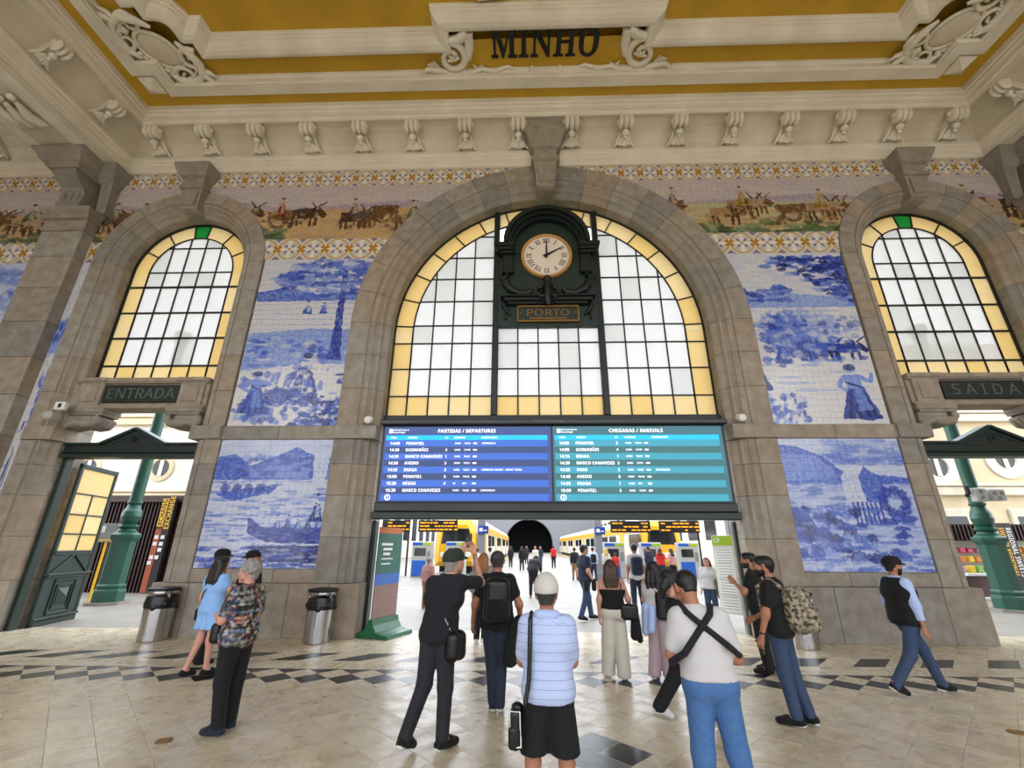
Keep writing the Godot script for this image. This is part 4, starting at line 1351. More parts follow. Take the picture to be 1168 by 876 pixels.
func windows() -> void:
	var w := setting("window_1")
	var cols := [-3.65, -3.11, -2.57, -2.04, -1.46, -0.81, -0.27, 0.27, 0.81, 1.46, 2.04, 2.57, 3.11, 3.65]
	var js := [0.0]
	for k in 8: js.append(deg_to_rad(2.7 + 11.8 * k))
	js[8] = deg_to_rad(85.3)
	var all := js.duplicate()
	for k in range(js.size() - 1, -1, -1): all.append(PI - js[k])
	glazing(w, 0, CEN_Y, CEN_R, 3.65, [4.83, 5.38, 6.13, 6.87, 7.40, 8.15, 8.87, 9.58, 10.31, 11.0], cols, all, -0.56, func(x, y): return absf(x) < 1.4 and y > 7.35)
	var b := MB.new()
	for s in [-1.0, 1.0]:
		b.box(Vector3(s * 1.41, 7.95, -0.5), Vector3(0.16, 6.25, 0.22), 0.02)
	part("mullion", b, M.iron_dark, w)
	b = MB.new()
	b.box(Vector3(0, 4.73, -0.5), Vector3(8.28, 0.2, 0.24), 0.02)
	part("transom", b, M.iron_dark, w)
	for s in [-1.0, 1.0]:
		w = setting("window_2" if s < 0 else "window_3")
		var sj := []
		for a in [0, 27, 54, 81.5, 98.5, 126, 153, 180]: sj.append(deg_to_rad(a))
		glazing(w, s * SIDE_X, SIDE_Y, SIDE_R - 0.02, 1.22, [5.78, 6.25, 7.06, 7.85, 8.67, 9.17, 10.0, 10.6], [-1.22, -0.73, -0.24, 0.24, 0.73, 1.22], sj, -0.5, func(_x, _y): return false)
		b = MB.new()
		for y in [7.06, 8.67]:
			for q in 13: b.ball(Vector3(s * SIDE_X - 1.5 + q * 0.25, y, -0.46), Vector3(0.03, 0.03, 0.02), 6, 4)
			b.box(Vector3(s * SIDE_X, y, -0.47), Vector3(3.4, 0.05, 0.03))
		part("saddle_bar", b, M.lead, w)

# ------------------------------------------------------------------ door heads, lintels, the open door leaf
func doors_and_lintels() -> void:
	for s in [-1.0, 1.0]:
		var t: Node3D = get_node("trim_2" if s < 0 else "trim_3")
		var cx: float = s * SIDE_X
		var b := MB.new()
		b.box(Vector3(cx, 5.33, -0.34), Vector3(3.42, 0.62, 0.44), 0.015)
		b.box(Vector3(cx, 5.69, -0.3), Vector3(3.42, 0.12, 0.56), 0.02)
		b.box(Vector3(cx, 5.63, -0.3), Vector3(3.42, 0.05, 0.5), 0.01)
		b.box(Vector3(cx, 4.99, -0.3), Vector3(3.42, 0.08, 0.5), 0.015)
		part("lintel", b, M.stone_3, t)
		for q in [-1.0, 1.0]:
			b = MB.new()
			b.box(Vector3(cx + q * 1.3, 5.34, -0.12), Vector3(0.62, 0.66, 0.12), 0.015)
			b.box(Vector3(cx + q * 1.3, 5.34, -0.05), Vector3(0.4, 0.44, 0.04), 0.015)
			b.box(Vector3(cx + q * 1.27, 5.7, -0.1), Vector3(0.74, 0.1, 0.22), 0.02)
			part("lintel_panel", b, M.stone_1, t)
			# scrolled bracket below the lintel
			b = MB.new()
			b.box(Vector3(cx + q * 1.24, 4.9, -0.3), Vector3(0.94, 0.14, 0.56), 0.03)
			b.box(Vector3(cx + q * 1.22, 4.81, -0.3), Vector3(0.86, 0.06, 0.5), 0.015)
			for k in 4:
				var z := -0.1 - 0.13 * k
				b.tube([Vector3(cx + q * 1.68, 4.5, z), Vector3(cx + q * 1.4, 4.6, z), Vector3(cx + q * 1.15, 4.56, z), Vector3(cx + q * 0.95, 4.58, z), Vector3(cx + q * 0.86, 4.68, z), Vector3(cx + q * 0.92, 4.78, z)], [0.06, 0.1, 0.11, 0.1, 0.09, 0.07], 9)
			b.box(Vector3(cx + q * 1.35, 4.66, -0.3), Vector3(0.68, 0.26, 0.5), 0.05)
			b.tube([Vector3(cx + q * 0.9, 4.68, -0.02), Vector3(cx + q * 0.9, 4.68, -0.56)], [0.08, 0.08], 10)
			part("bracket", b, M.stone_0, t)
		# name plate
		var word := "ENTRADA" if s < 0 else "SAIDA"
		var pl := thing("name_plate", "dark green stone plate reading %s over the %s door" % [word, "left" if s < 0 else "right"], "sign", Vector3(cx, 5.33, -0.09))
		if s < 0: pl.set_meta("label", "dark green plate reading ENTRADA over a doorway")
		else: pl.set_meta("label", "dark green plate reading SAIDA over a doorway")
		b = MB.new()
		b.box(Vector3(0.02, 0, 0), Vector3(1.92, 0.46, 0.06), 0.012)
		b.box(Vector3(0.02, 0.32, -0.1), Vector3(0.85, 0.05, 0.2), 0.01)
		part("plate", b, M.iron_dark, pl)
		words(word if s < 0 else "S A I D A", 0.27, M.letter_grey, pl, Vector3(0.02, 0, 0.032), 1, 0.008, false, false, 1.1)
		# iron door head with a small gable
		var dh := thing("iron_portal", "green iron door portal with a small gable under the %s plate" % word, "door frame", Vector3(cx, 0, -0.4))
		b = MB.new()
		b.prism(PackedVector2Array([Vector2(-1.72, 3.82), Vector2(1.72, 3.82), Vector2(1.72, 4.08), Vector2(0.8, 4.08), Vector2(0.0, 4.46), Vector2(-0.8, 4.08), Vector2(-1.72, 4.08)]), -0.12, 0.1, 0.01)
		part("head_plate", b, M.iron_dark, dh)
		b = MB.new()
		b.box(Vector3(0, 3.8, 0.02), Vector3(3.44, 0.07, 0.34), 0.012)
		b.box(Vector3(0, 3.9, 0.02), Vector3(3.44, 0.04, 0.28), 0.01)
		for q in [-1.0, 1.0]:
			b.box(Vector3(q * 1.27, 4.1, 0.0), Vector3(0.92, 0.06, 0.32), 0.012)
			b.xf = Transform3D(Basis(Vector3(0, 0, 1), -q * atan2(0.38, 0.8)), Vector3(q * 0.42, 4.29, 0.0))
			b.box(Vector3.ZERO, Vector3(0.92, 0.07, 0.34), 0.012)
			b.xf = Transform3D(Basis(Vector3(0, 0, 1), -q * atan2(0.3, 0.7)), Vector3(q * 0.33, 4.2, 0.1))
			b.box(Vector3.ZERO, Vector3(0.7, 0.03, 0.04), 0.006)
			b.xf = Transform3D()
		b.box(Vector3(0, 4.06, 0.1), Vector3(1.3, 0.03, 0.04), 0.006)
		var sp := []
		for k in 18: sp.append(Vector3(cos(k * 0.6) * (0.09 - k * 0.004), 4.2 + sin(k * 0.6) * (0.09 - k * 0.004), 0.12))
		b.tube(sp, [0.014], 6)
		part("head_moulding", b, M.iron_green, dh)
		for q in [-1.0, 1.0]:
			b = MB.new()
			b.box(Vector3(q * 1.64, 1.9, -0.05), Vector3(0.12, 3.8, 0.18), 0.015)
			part("post", b, M.iron_green, dh)
	# the entrance leaf, folded back into the concourse: amber panes above, panelled foot below
	var lf := thing("door_leaf", "open green door leaf with amber glass panes above a panelled foot", "door", Vector3(-11.8, 0, -0.7), deg_to_rad(104))
	var W := 1.5
	var b := MB.new()
	for x in [0.05, W - 0.05]: b.box(Vector3(x, 1.85, 0), Vector3(0.1, 3.7, 0.07), 0.01)
	for y in [0.06, 1.06, 1.58, 3.64]: b.box(Vector3(W / 2, y, 0), Vector3(W, 0.11, 0.07), 0.01)
	b.box(Vector3(W / 2, 0.16, 0.03), Vector3(W, 0.05, 0.1), 0.012)
	b.box(Vector3(W / 2, 1.1, 0.03), Vector3(W + 0.04, 0.05, 0.12), 0.012)
	part("leaf_frame", b, M.iron_green, lf)
	b = MB.new()
	b.box(Vector3(W / 2, 0.56, 0), Vector3(W - 0.18, 0.9, 0.04))
	b.box(Vector3(W / 2, 1.32, 0), Vector3(W - 0.18, 0.42, 0.04))
	part("kick_panel", b, M.iron_green, lf)
	b = MB.new()
	for k in 4:
		var r := 0.36
		b.xf = Transform3D(Basis(Vector3(0, 0, 1), k * PI / 2), Vector3(W / 2, 0.6, 0.03))
		b.box(Vector3(0, r, 0), Vector3(2 * r + 0.05, 0.05, 0.04), 0.012)
		b.box(Vector3(0, 0.26, 0), Vector3(0.56, 0.03, 0.03), 0.008)
		b.tri(Vector3(-0.18, 0.18, 0), Vector3(0, 0, 0.09), Vector3(0.18, 0.18, 0))
	b.xf = Transform3D()
	part("diamond_boss", b, M.iron_green, lf)
	b = MB.new()
	for q in [-1.0, 1.0]:
		b.xf = Transform3D(Basis(Vector3(0, 0, 1), -q * 0.6), Vector3(W / 2 + q * 0.34, 1.32, 0.04))
		b.box(Vector3.ZERO, Vector3(0.8, 0.04, 0.03), 0.008)
	b.xf = Transform3D()
	part("gable_moulding", b, M.iron_green, lf)
	b = MB.new()
	for y in [2.02, 2.48, 2.98]: b.box(Vector3(W / 2, y, 0), Vector3(W - 0.15, 0.03, 0.05))
	b.box(Vector3(W / 2, 2.3, 0), Vector3(0.03, 1.4, 0.05))
	part("glazing_bars", b, M.iron_green, lf)
	var ys := [1.63, 2.02, 2.48, 2.98, 3.6]
	for j in 4:
		for i in 2:
			if j == 3 and i == 1: continue
			b = MB.new()
			var wide: float = (W - 0.2) if j == 3 else (W - 0.2) / 2
			var xx: float = W / 2 if j == 3 else W / 2 + (i - 0.5) * (W - 0.2) / 2
			b.box(Vector3(xx, (ys[j] + ys[j + 1]) / 2, 0), Vector3(wide, ys[j + 1] - ys[j], 0.01))
			part("pane", b, M["pane_amber_%d" % ((i + j) % 3)], lf)

# ------------------------------------------------------------------ clock
func clock() -> void:
	var t := thing("station_clock", "white round clock in a dark green arched iron housing reading PORTO below", "clock", Vector3(0, 0, -0.5))
	var b := MB.new()
	b.prism(PackedVector2Array([Vector2(-1.4, 7.3), Vector2(1.4, 7.3), Vector2(1.4, 9.75), Vector2(-1.4, 9.75)]), -0.1, 0.1, 0.01)
	var hood := PackedVector2Array([Vector2(-1.2, 9.6), Vector2(1.2, 9.6)])
	hood.append_array(arch_pts(0, 9.72, 1.2, 0, PI, 28))
	b.prism(hood, -0.1, 0.14)
	part("back_plate", b, M.iron_green, t)
	b = MB.new()
	arch_bar(b, 0, 9.72, 1.14, 0.12, 0.3, 0.5)
	arch_bar(b, 0, 9.72, 1.04, 0.1, 0.24, 0.4)
	arch_bar(b, 0, 9.72, 0.95, 0.08, 0.18, 0.3)
	for s in [-1.0, 1.0]:
		b.box(Vector3(s * 1.18, 9.7, 0.22), Vector3(0.58, 0.12, 0.5), 0.02)
		b.box(Vector3(s * 1.16, 9.6, 0.2), Vector3(0.5, 0.1, 0.42), 0.02)
		b.box(Vector3(s * 1.12, 9.51, 0.18), Vector3(0.4, 0.08, 0.34), 0.02)
	part("hood", b, M.iron_dark, t)
	b = MB.new()
	for s in [-1.0, 1.0]:
		b.box(Vector3(s * 1.08, 9.2, 0.16), Vector3(0.3, 0.6, 0.14), 0.02)
		b.box(Vector3(s * 1.08, 8.92, 0.18), Vector3(0.34, 0.07, 0.18), 0.015)
		b.tube([Vector3(s * 1.1, 8.86, 0.2), Vector3(s * 1.16, 8.6, 0.22), Vector3(s * 1.0, 8.35, 0.22), Vector3(s * 0.75, 8.22, 0.22), Vector3(s * 0.5, 8.25, 0.22), Vector3(s * 0.42, 8.38, 0.22)], [0.09, 0.12, 0.1, 0.09, 0.08, 0.05], 9)
		b.tube([Vector3(s * 1.3, 8.75, 0.14), Vector3(s * 1.22, 8.7, 0.2), Vector3(s * 1.12, 8.78, 0.22)], [0.04, 0.06, 0.05], 8)
		for k in 4: b.tube([Vector3(s * (0.5 + 0.1 * k), 8.2, 0.2), Vector3(s * (0.55 + 0.12 * k), 8.4 + 0.05 * (k % 2), 0.25)], [0.07, 0.02], 7)
		b.box(Vector3(s * 1.14, 7.72, 0.14), Vector3(0.05, 0.5, 0.08), 0.01)
		b.tube([Vector3(s * 1.2, 7.95, 0.16), Vector3(s * 1.12, 7.75, 0.18), Vector3(s * 0.98, 7.6, 0.16)], [0.07, 0.06, 0.03], 8)
	b.box(Vector3(0, 8.02, 0.2), Vector3(2.4, 0.1, 0.22), 0.02)
	b.box(Vector3(0, 8.1, 0.22), Vector3(2.56, 0.05, 0.28), 0.015)
	b.box(Vector3(0, 7.93, 0.18), Vector3(2.2, 0.07, 0.16), 0.02)
	# small figure-like boss under the dial
	b.ball(Vector3(0, 8.62, 0.3), Vector3(0.11, 0.12, 0.1), 10, 7)
	b.tube([Vector3(0, 8.55, 0.28), Vector3(0, 8.35, 0.3), Vector3(0, 8.12, 0.34), Vector3(0, 7.92, 0.3), Vector3(0, 7.85, 0.26)], [0.08, 0.14, 0.15, 0.1, 0.04], 10)
	for s in [-1.0, 1.0]:
		b.tube([Vector3(s * 0.1, 8.42, 0.28), Vector3(s * 0.24, 8.34, 0.28), Vector3(s * 0.27, 8.2, 0.28), Vector3(s * 0.18, 8.12, 0.3)], [0.06, 0.06, 0.05, 0.04], 8)
		b.tube([Vector3(s * 0.08, 8.1, 0.32), Vector3(s * 0.22, 8.04, 0.34), Vector3(s * 0.16, 7.9, 0.32)], [0.07, 0.06, 0.04], 8)
	part("cast_ornament", b, M.iron_dark, t)
	# dial
	b = MB.new()
	b.xf = Transform3D(Basis(Vector3(1, 0, 0), PI / 2), Vector3(0, 9.45, 0.12))
	b.lathe([Vector2(0.72, 0.0), Vector2(0.72, 0.1), Vector2(0.7, 0.13), Vector2(0.66, 0.13), Vector2(0.63, 0.09)], 48)
	var bz := part("bezel", b, M.gilt, t)
	b = MB.new()
	b.xf = Transform3D(Basis(Vector3(1, 0, 0), PI / 2), Vector3(0, 9.45, 0.12))
	b.lathe([Vector2(0.64, 0.0), Vector2(0.64, 0.09), Vector2(0.0, 0.09)], 48)
	var dial := part("dial", b, M.clock_face, t)
	var num := ["XII", "I", "II", "III", "IIII", "V", "VI", "VII", "VIII", "IX", "X", "XI"]
	for k in 12:
		var a := PI / 2 - TAU * k / 12
		var n := words(num[k], 0.14, M.black, dial, Vector3(cos(a) * 0.49, 9.45 + sin(a) * 0.49, 0.212), 1, 0.006, true, true, 0.7)
		n.rotation.z = a - PI / 2
	b = MB.new()
	for k in 60:
		var a := TAU * k / 60
		b.box(Vector3(cos(a) * 0.6, 9.45 + sin(a) * 0.6, 0.213), Vector3(0.014, 0.014, 0.004))
	part("minute_dots", b, M.black, dial).set_meta("kind", "stuff")
	for q in [[PI / 2 - TAU * 2 / 12.0, 0.48, 0.035], [PI / 2 - 0.02, 0.56, 0.026]]:
		b = MB.new()
		b.xf = Transform3D(Basis(Vector3(0, 0, 1), q[0]), Vector3(0, 9.45, 0.24))
		b.prism(PackedVector2Array([Vector2(-0.12, -q[2]), Vector2(-0.06, 0.0), Vector2(-0.12, q[2]), Vector2(0.0, q[2]), Vector2(q[1], 0.006), Vector2(q[1], -0.006), Vector2(0.0, -q[2])]), 0.0, 0.012)
		part("hand", b, M.black, t)
	# name board below
	b = MB.new()
	for y in [7.41, 7.85]: b.box(Vector3(0, y, 0.16), Vector3(1.66, 0.05, 0.06), 0.008)
	for s in [-1.0, 1.0]: b.box(Vector3(s * 0.81, 7.63, 0.16), Vector3(0.05, 0.44, 0.06), 0.008)
	b.box(Vector3(0, 7.49, 0.15), Vector3(1.0, 0.05, 0.05), 0.008)
	part("name_frame", b, M.bronze, t)
	b = MB.new()
	b.box(Vector3(0, 7.64, 0.12), Vector3(1.6, 0.42, 0.05))
	part("name_field", b, M.iron_green, t)
	words("· PORTO ·", 0.2, M.bronze, t, Vector3(0, 7.67, 0.147), 1, 0.01, false, false, 1.35)

# ------------------------------------------------------------------ departures and arrivals board
func board() -> void:
	glow("screen_header_blue", Color(0.2, 0.28, 0.5), 0.5)
	glow("screen_light_blue", Color(0.2, 0.38, 0.74), 0.5)
	glow("screen_dark_blue", Color(0.17, 0.25, 0.44), 0.5)
	glow("screen_cyan", Color(0.0, 0.68, 0.95), 0.6)
	glow("screen_header_green", Color(0.2, 0.4, 0.44), 0.5)
	glow("screen_light_green", Color(0.2, 0.57, 0.66), 0.5)
	glow("screen_dark_green", Color(0.19, 0.39, 0.41), 0.5)
	glow("screen_text", Color(0.95, 0.96, 1.0), 0.62)
	mat("board_frame", Color(0.06, 0.075, 0.085), 0.3)
	var t := thing("display_board", "wide departures and arrivals board hung under the clock window", "display", Vector3(0, 0, -0.1))
	var b := MB.new()
	b.box(Vector3(0, 3.56, -0.12), Vector3(8.1, 2.16, 0.2), 0.02)
	b.box(Vector3(0, 4.55, -0.02), Vector3(8.16, 0.12, 0.3), 0.02)
	b.box(Vector3(0, 2.6, 0.0), Vector3(8.1, 0.2, 0.1), 0.02)
	part("housing", b, M.board_frame, t)
	b = MB.new()
	b.box(Vector3(0, 2.42, -0.1), Vector3(8.2, 0.16, 0.3), 0.02)
	part("lower_beam", b, M.iron_green, t)
	var dep := [["14:00", "PENAFIEL", "", "SUPRIMIDO"], ["14:20", "GUIMARÃES", "4", ""], ["14:30", "MARCO CANAVESES", "1", ""], ["14:50", "AVEIRO", "5", ""], ["14:55", "BRAGA", "3", "COMBOIO FRENTE - FRONT TRAIN"], ["15:00", "PENAFIEL", "5", ""], ["15:20", "RÉGUA", "4", ""], ["15:30", "MARCO CANAVESES", "", "SUPRIMIDO"]]
	var arr := [["14:00", "PENAFIEL", "5", ""], ["14:05", "GUIMARÃES", "4", ""], ["14:15", "BRAGA", "1", ""], ["14:30", "MARCO CANAVESES", "3", ""], ["14:35", "OVAR", "2", "SUPRIMIDO"], ["14:40", "AVEIRO", "6", ""], ["14:55", "BRAGA", "1", ""], ["15:00", "PENAFIEL", "5", ""]]
	var numbers := ["15413", "15169", "15421", "15731", "15227", "15415", "871", "15423"]
	for side in 2:
		var x0 := -3.97 if side == 0 else 0.02
		var hue := "blue" if side == 0 else "green"
		var W := 3.94
		var y1 := 4.455
		b = MB.new()
		b.box(Vector3(x0 + W / 2, (y1 + 2.735) / 2, 0.0), Vector3(W, y1 - 2.735, 0.04))
		var sc := part("screen", b, M["screen_header_" + hue], t)
		sc.set_meta("label", "blue departures screen" if side == 0 else "green arrivals screen")
		var zf := 0.024
		words("PARTIDAS / DEPARTURES" if side == 0 else "CHEGADAS / ARRIVALS", 0.085, M.screen_text, sc, Vector3(x0 + 1.95, y1 - 0.105, zf), 1, 0.003, false, true)
		b = MB.new()
		b.box(Vector3(x0 + 0.14, y1 - 0.105, zf), Vector3(0.09, 0.1, 0.004))
		part("logo_mark", b, M.screen_text, sc)
		words("infraestruturas\nde portugal", 0.036, M.screen_text, sc, Vector3(x0 + 0.2, y1 - 0.105, zf), 0, 0.003, false, true)
		b = MB.new()
		b.box(Vector3(x0 + W / 2 - 0.02, y1 - 0.265, zf - 0.004), Vector3(W - 0.12, 0.115, 0.008))
		part("screen_row", b, M.screen_cyan, sc)
		for q in [["HORA", 0.14], ["DESTINO" if side == 0 else "ORIGEM", 0.55], ["LN", 1.44], ["COMBOIO", 1.66], ["OBSERVAÇÕES", 2.3]]: words(q[0], 0.04, M.screen_text, sc, Vector3(x0 + q[1], y1 - 0.265, zf + 0.004), 0, 0.003, false, true)
		var rows: Array = dep if side == 0 else arr
		for k in 9:
			var y := y1 - 0.325 - 0.0 - (k + 0.5) * 0.155
			b = MB.new()
			b.box(Vector3(x0 + W / 2 - 0.02, y, zf - 0.004), Vector3(W - 0.12, 0.155, 0.008))
			part("screen_row", b, M["screen_light_" + hue] if k % 2 == 0 else M["screen_dark_" + hue], sc)
			if k == 8:
				b = MB.new()
				for q in 20: b.box(Vector3(x0 + 0.2 + cos(TAU * q / 20) * 0.058, y + sin(TAU * q / 20) * 0.058, zf + 0.002), Vector3(0.02, 0.02, 0.005))
				part("info_ring", b, M.screen_text, sc)
				words("i", 0.08, M.screen_text, sc, Vector3(x0 + 0.2, y, zf + 0.002), 1, 0.003, false, true)
				continue
			var r: Array = rows[k]
			words(r[0], 0.068, M.screen_text, sc, Vector3(x0 + 0.14, y, zf + 0.002), 0, 0.003, false, true)
			words(r[1], 0.068, M.screen_text, sc, Vector3(x0 + 0.52, y, zf + 0.002), 0, 0.003, false, true)
			if r[2]: words(r[2], 0.064, M.screen_text, sc, Vector3(x0 + 1.46, y, zf + 0.002), 0, 0.003, false, true)
			words("SUBU" if k != 6 or side == 1 else "IR", 0.04, M.screen_text, sc, Vector3(x0 + 1.68, y, zf + 0.002), 0, 0.003, false, true)
			words(numbers[k], 0.04, M.screen_text, sc, Vector3(x0 + 1.9, y, zf + 0.002), 0, 0.003, false, true)
			b = MB.new()
			b.box(Vector3(x0 + 2.16, y, zf + 0.002), Vector3(0.09, 0.035, 0.004))
			part("operator_mark", b, M.screen_text, sc)
			if r[3]: words(r[3], 0.042, M.screen_text, sc, Vector3(x0 + 2.32, y, zf + 0.002), 0, 0.003, false, true)
	words("infraestruturas de portugal", 0.045, M.grey_paint, t, Vector3(-0.1, 4.56, 0.14), 1, 0.003)
	# a small camera and a round lamp fixed beside the board
	for q in [[-4.3, 4.56, 0.1], [4.32, 4.58, 0.1]]:
		var c := thing("security_camera", "small white camera fixed beside the board " + ("on the departures side" if q[0] < 0 else "on the arrivals side"), "camera", Vector3(q[0], q[1], q[2]))
		b = MB.new()
		b.xf = Transform3D(Basis(Vector3(1, 0, 0), PI / 2 + 0.3), Vector3(0, 0, 0.1))
		b.lathe([Vector2(0, -0.1), Vector2(0.075, -0.1), Vector2(0.085, -0.06), Vector2(0.085, 0.1), Vector2(0.06, 0.12), Vector2(0, 0.12)], 16)
		part("camera_body", b, M.white_paint, c)
		b = MB.new()
		b.box(Vector3(0, 0, 0.0), Vector3(0.08, 0.05, 0.16), 0.01)
		part("mount", b, M.white_paint, c)

# ------------------------------------------------------------------ concourse and platforms behind the wall
func iron_column(x: float, z: float, label: String) -> void:
	var t := thing("iron_column", label, "column", Vector3(x, 0, z))
	var slim := Transform3D(Basis.from_scale(Vector3(0.7, 1, 0.7)), Vector3.ZERO)
	var b := MB.new()
	b.xf = slim
	b.lathe(prof([[0, 0.0], [0.85, 0.0], [0.85, 0.08], [0, 0.08]]), 8, false, PI / 8)
	part("stone_base", b, M.paving, t)
	b = MB.new()
	b.xf = slim
	b.lathe(prof([[0.62, 0.08], [0.62, 0.36], [0.6, 0.42], [0.53, 0.46], [0.56, 0.5], [0.56, 0.55], [0.5, 0.6], [0.49, 1.86], [0.52, 1.9], [0.6, 1.97], [0.62, 2.03], [0.62, 2.08], [0.5, 2.14]]), 8, false, PI / 8)
	part("pedestal", b, M.post_green, t)
	b = MB.new()
	b.xf = slim
	b.lathe(prof([[0.5, 2.12], [0.36, 2.2], [0.33, 2.28], [0.4, 2.3], [0.42, 2.34], [0.36, 2.38], [0.3, 2.42], [0.36, 2.52], [0.4, 2.66], [0.37, 2.82], [0.28, 2.96], [0.25, 3.04], [0.3, 3.07], [0.31, 3.12], [0.26, 3.16], [0.26, 3.3], [0.25, 9.0], [0.4, 9.3], [0.4, 9.5], [0, 9.5]]), 24)
	part("shaft", b, M.post_green, t)

func concourse() -> void:
	mat("slat_brown", Color(0.2, 0.085, 0.04), 0.5)
	mat("slat_dark", Color(0.035, 0.022, 0.018), 0.6)
	mat("orange_panel", Color(0.62, 0.27, 0.07), 0.5)
	mat("sign_yellow", Color(0.93, 0.72, 0.05), 0.5)
	mat("sign_white", Color(0.9, 0.9, 0.88), 0.5)
	mat("pink", Color(0.85, 0.35, 0.45), 0.5)
	mat("train_white", Color(0.86, 0.85, 0.82), 0.35)
	mat("train_yellow", Color(0.93, 0.7, 0.1), 0.35)
	mat("train_glass", Color(0.1, 0.12, 0.13), 0.15)
	mat("machine_blue", Color(0.1, 0.35, 0.72), 0.4)
	mat("machine_grey", Color(0.68, 0.68, 0.66), 0.45)
	mat("station_grey", Color(0.5, 0.5, 0.51), 0.7)
	mat("lime", Color(0.62, 0.74, 0.12), 0.5)
	mat("sign_blue", Color(0.08, 0.25, 0.6), 0.4)
	mat("rail", Color(0.3, 0.27, 0.25), 0.5, 0.6)
	mat("rock", Color(0.12, 0.13, 0.15), 0.9)  # near-black colour stands in for the darkness inside the tunnel
	mat("paper", Color(0.85, 0.84, 0.78), 0.7)
	mat("stand_green", Color(0.1, 0.36, 0.24), 0.4)
	mat("counter_brown", Color(0.28, 0.12, 0.08), 0.5)
	glow("led_amber", Color(1.0, 0.6, 0.05), 0.7)
	# the two iron columns of the canopy
	iron_column(-13.9, -5.0, "green iron column on an octagonal foot behind the ENTRADA doorway")
	iron_column(13.95, -5.0, "green iron column on an octagonal foot behind the SAIDA doorway")
	var b := MB.new()
	# loudspeaker boxes on the exit column
	var sp := thing("speaker_box", "pair of grey speaker boxes strapped to the exit column", "speaker", Vector3(13.95, 3.36, -4.68))
	b.box(Vector3(-0.22, 0, 0.06), Vector3(0.36, 0.42, 0.24), 0.03)
	b.box(Vector3(0.3, 0, 0.06), Vector3(0.44, 0.36, 0.24), 0.03)
	part("cabinet", b, M.machine_grey, sp)
	b = MB.new()
	b.box(Vector3(0, 0, -0.09), Vector3(1.0, 0.1, 0.08), 0.02)
	b.box(Vector3(-0.52, 0.16, 0.06), Vector3(0.1, 0.3, 0.14), 0.03)
	part("bracket", b, M.iron_black, sp)
	b = MB.new()
	for q in [[-0.22, 0.1], [-0.22, -0.08], [0.18, 0.05], [0.4, 0.05], [0.3, -0.1]]:
		b.xf = Transform3D(Basis(Vector3(1, 0, 0), PI / 2), Vector3(q[0], q[1], 0.18))
		b.lathe(prof([[0.06, 0], [0.06, 0.012], [0.03, 0.015], [0, 0.005]]), 12)
	b.xf = Transform3D()
	part("grille", b, M.grey_paint, sp)
	# slatted kiosk and its exchange sign on the entrance side
	var k := thing("slatted_kiosk", "dark brown slatted kiosk behind the entrance column", "kiosk", Vector3(-16.8, 0, -8.4))
	b = MB.new()
	b.box(Vector3(0, 1.75, -0.9), Vector3(8.6, 3.5, 1.6))
	part("kiosk_body", b, M.slat_dark, k)
	b = MB.new()
	for i in 58: b.box(Vector3(-4.25 + i * 0.15, 1.75, -0.02), Vector3(0.045, 3.5, 0.09))
	var sl := part("slats", b, M.slat_brown, k)
	sl.set_meta("kind", "stuff")
	b = MB.new()
	b.box(Vector3(0, 3.55, -0.3), Vector3(8.7, 0.28, 0.9), 0.02)
	part("kiosk_roof", b, M.slat_brown, k)
	var ex := thing("exchange_sign", "tall orange and black sign with EXCHANGE written upwards", "sign", Vector3(-15.2, 0, -8.15))
	b = MB.new()
	b.box(Vector3(-0.13, 1.78, 0), Vector3(0.25, 3.5, 0.12), 0.01)
	part("orange_board", b, M.orange_panel, ex)
	b = MB.new()
	b.box(Vector3(0.14, 1.78, 0), Vector3(0.28, 3.5, 0.1), 0.01)
	part("black_board", b, M.slat_dark, ex)
	b = MB.new()
	b.box(Vector3(-0.13, 3.0, 0.06), Vector3(0.25, 1.1, 0.02))
	part("yellow_field", b, M.sign_yellow, ex)
	var wd := words("EXCHANGE", 0.2, M.black, ex, Vector3(-0.13, 3.0, 0.07), 1, 0.006, false, true, 0.9)
	wd.rotation.z = PI / 2
	wd = words("EXCHANGE", 0.2, M.sign_yellow, ex, Vector3(0.14, 3.0, 0.052), 1, 0.006, false, true, 0.9)
	wd.rotation.z = PI / 2
	b = MB.new()
	for q in [[-0.13, 2.05], [0.12, 2.05], [-0.13, 1.8], [0.12, 1.8], [0.12, 1.58], [-0.13, 1.3], [0.08, 1.3], [-0.16, 1.1]]: b.box(Vector3(q[0], q[1], 0.07), Vector3(0.15, 0.14, 0.01))
	part("pictograms", b, M.sign_white, ex).set_meta("kind", "stuff")
	var ps := thing("shop_sign", "small pink and white sign beside the exchange sign", "sign", Vector3(-14.55, 2.9, -8.3))
	b = MB.new()
	b.box(Vector3.ZERO, Vector3(0.3, 0.55, 0.1), 0.02)
	part("sign_box", b, M.sign_white, ps)
	b = MB.new()
	b.box(Vector3(-0.1, 0, 0.055), Vector3(0.06, 0.5, 0.01))
	b.box(Vector3(0.02, -0.22, 0.055), Vector3(0.24, 0.06, 0.01))
	part("sign_stripe", b, M.pink, ps)
	var cs := thing("direction_sign", "grey sign panel half hidden by the entrance column", "sign", Vector3(-15.05, 2.15, -5.6))
	b = MB.new()
	b.box(Vector3.ZERO, Vector3(0.9, 0.62, 0.06), 0.01)
	part("sign_panel", b, M.grey_paint, cs)
	b = MB.new()
	b.box(Vector3(-0.26, 0.12, 0.035), Vector3(0.26, 0.22, 0.01))
	part("sign_field", b, M.sign_white, cs)
	b = MB.new()
	b.box(Vector3(0, -0.24, 0.035), Vector3(0.5, 0.05, 0.01))
	b.box(Vector3(0.0, -1.2, 0.0), Vector3(0.06, 1.9, 0.05))
	part("sign_strip", b, M.sign_yellow, cs)
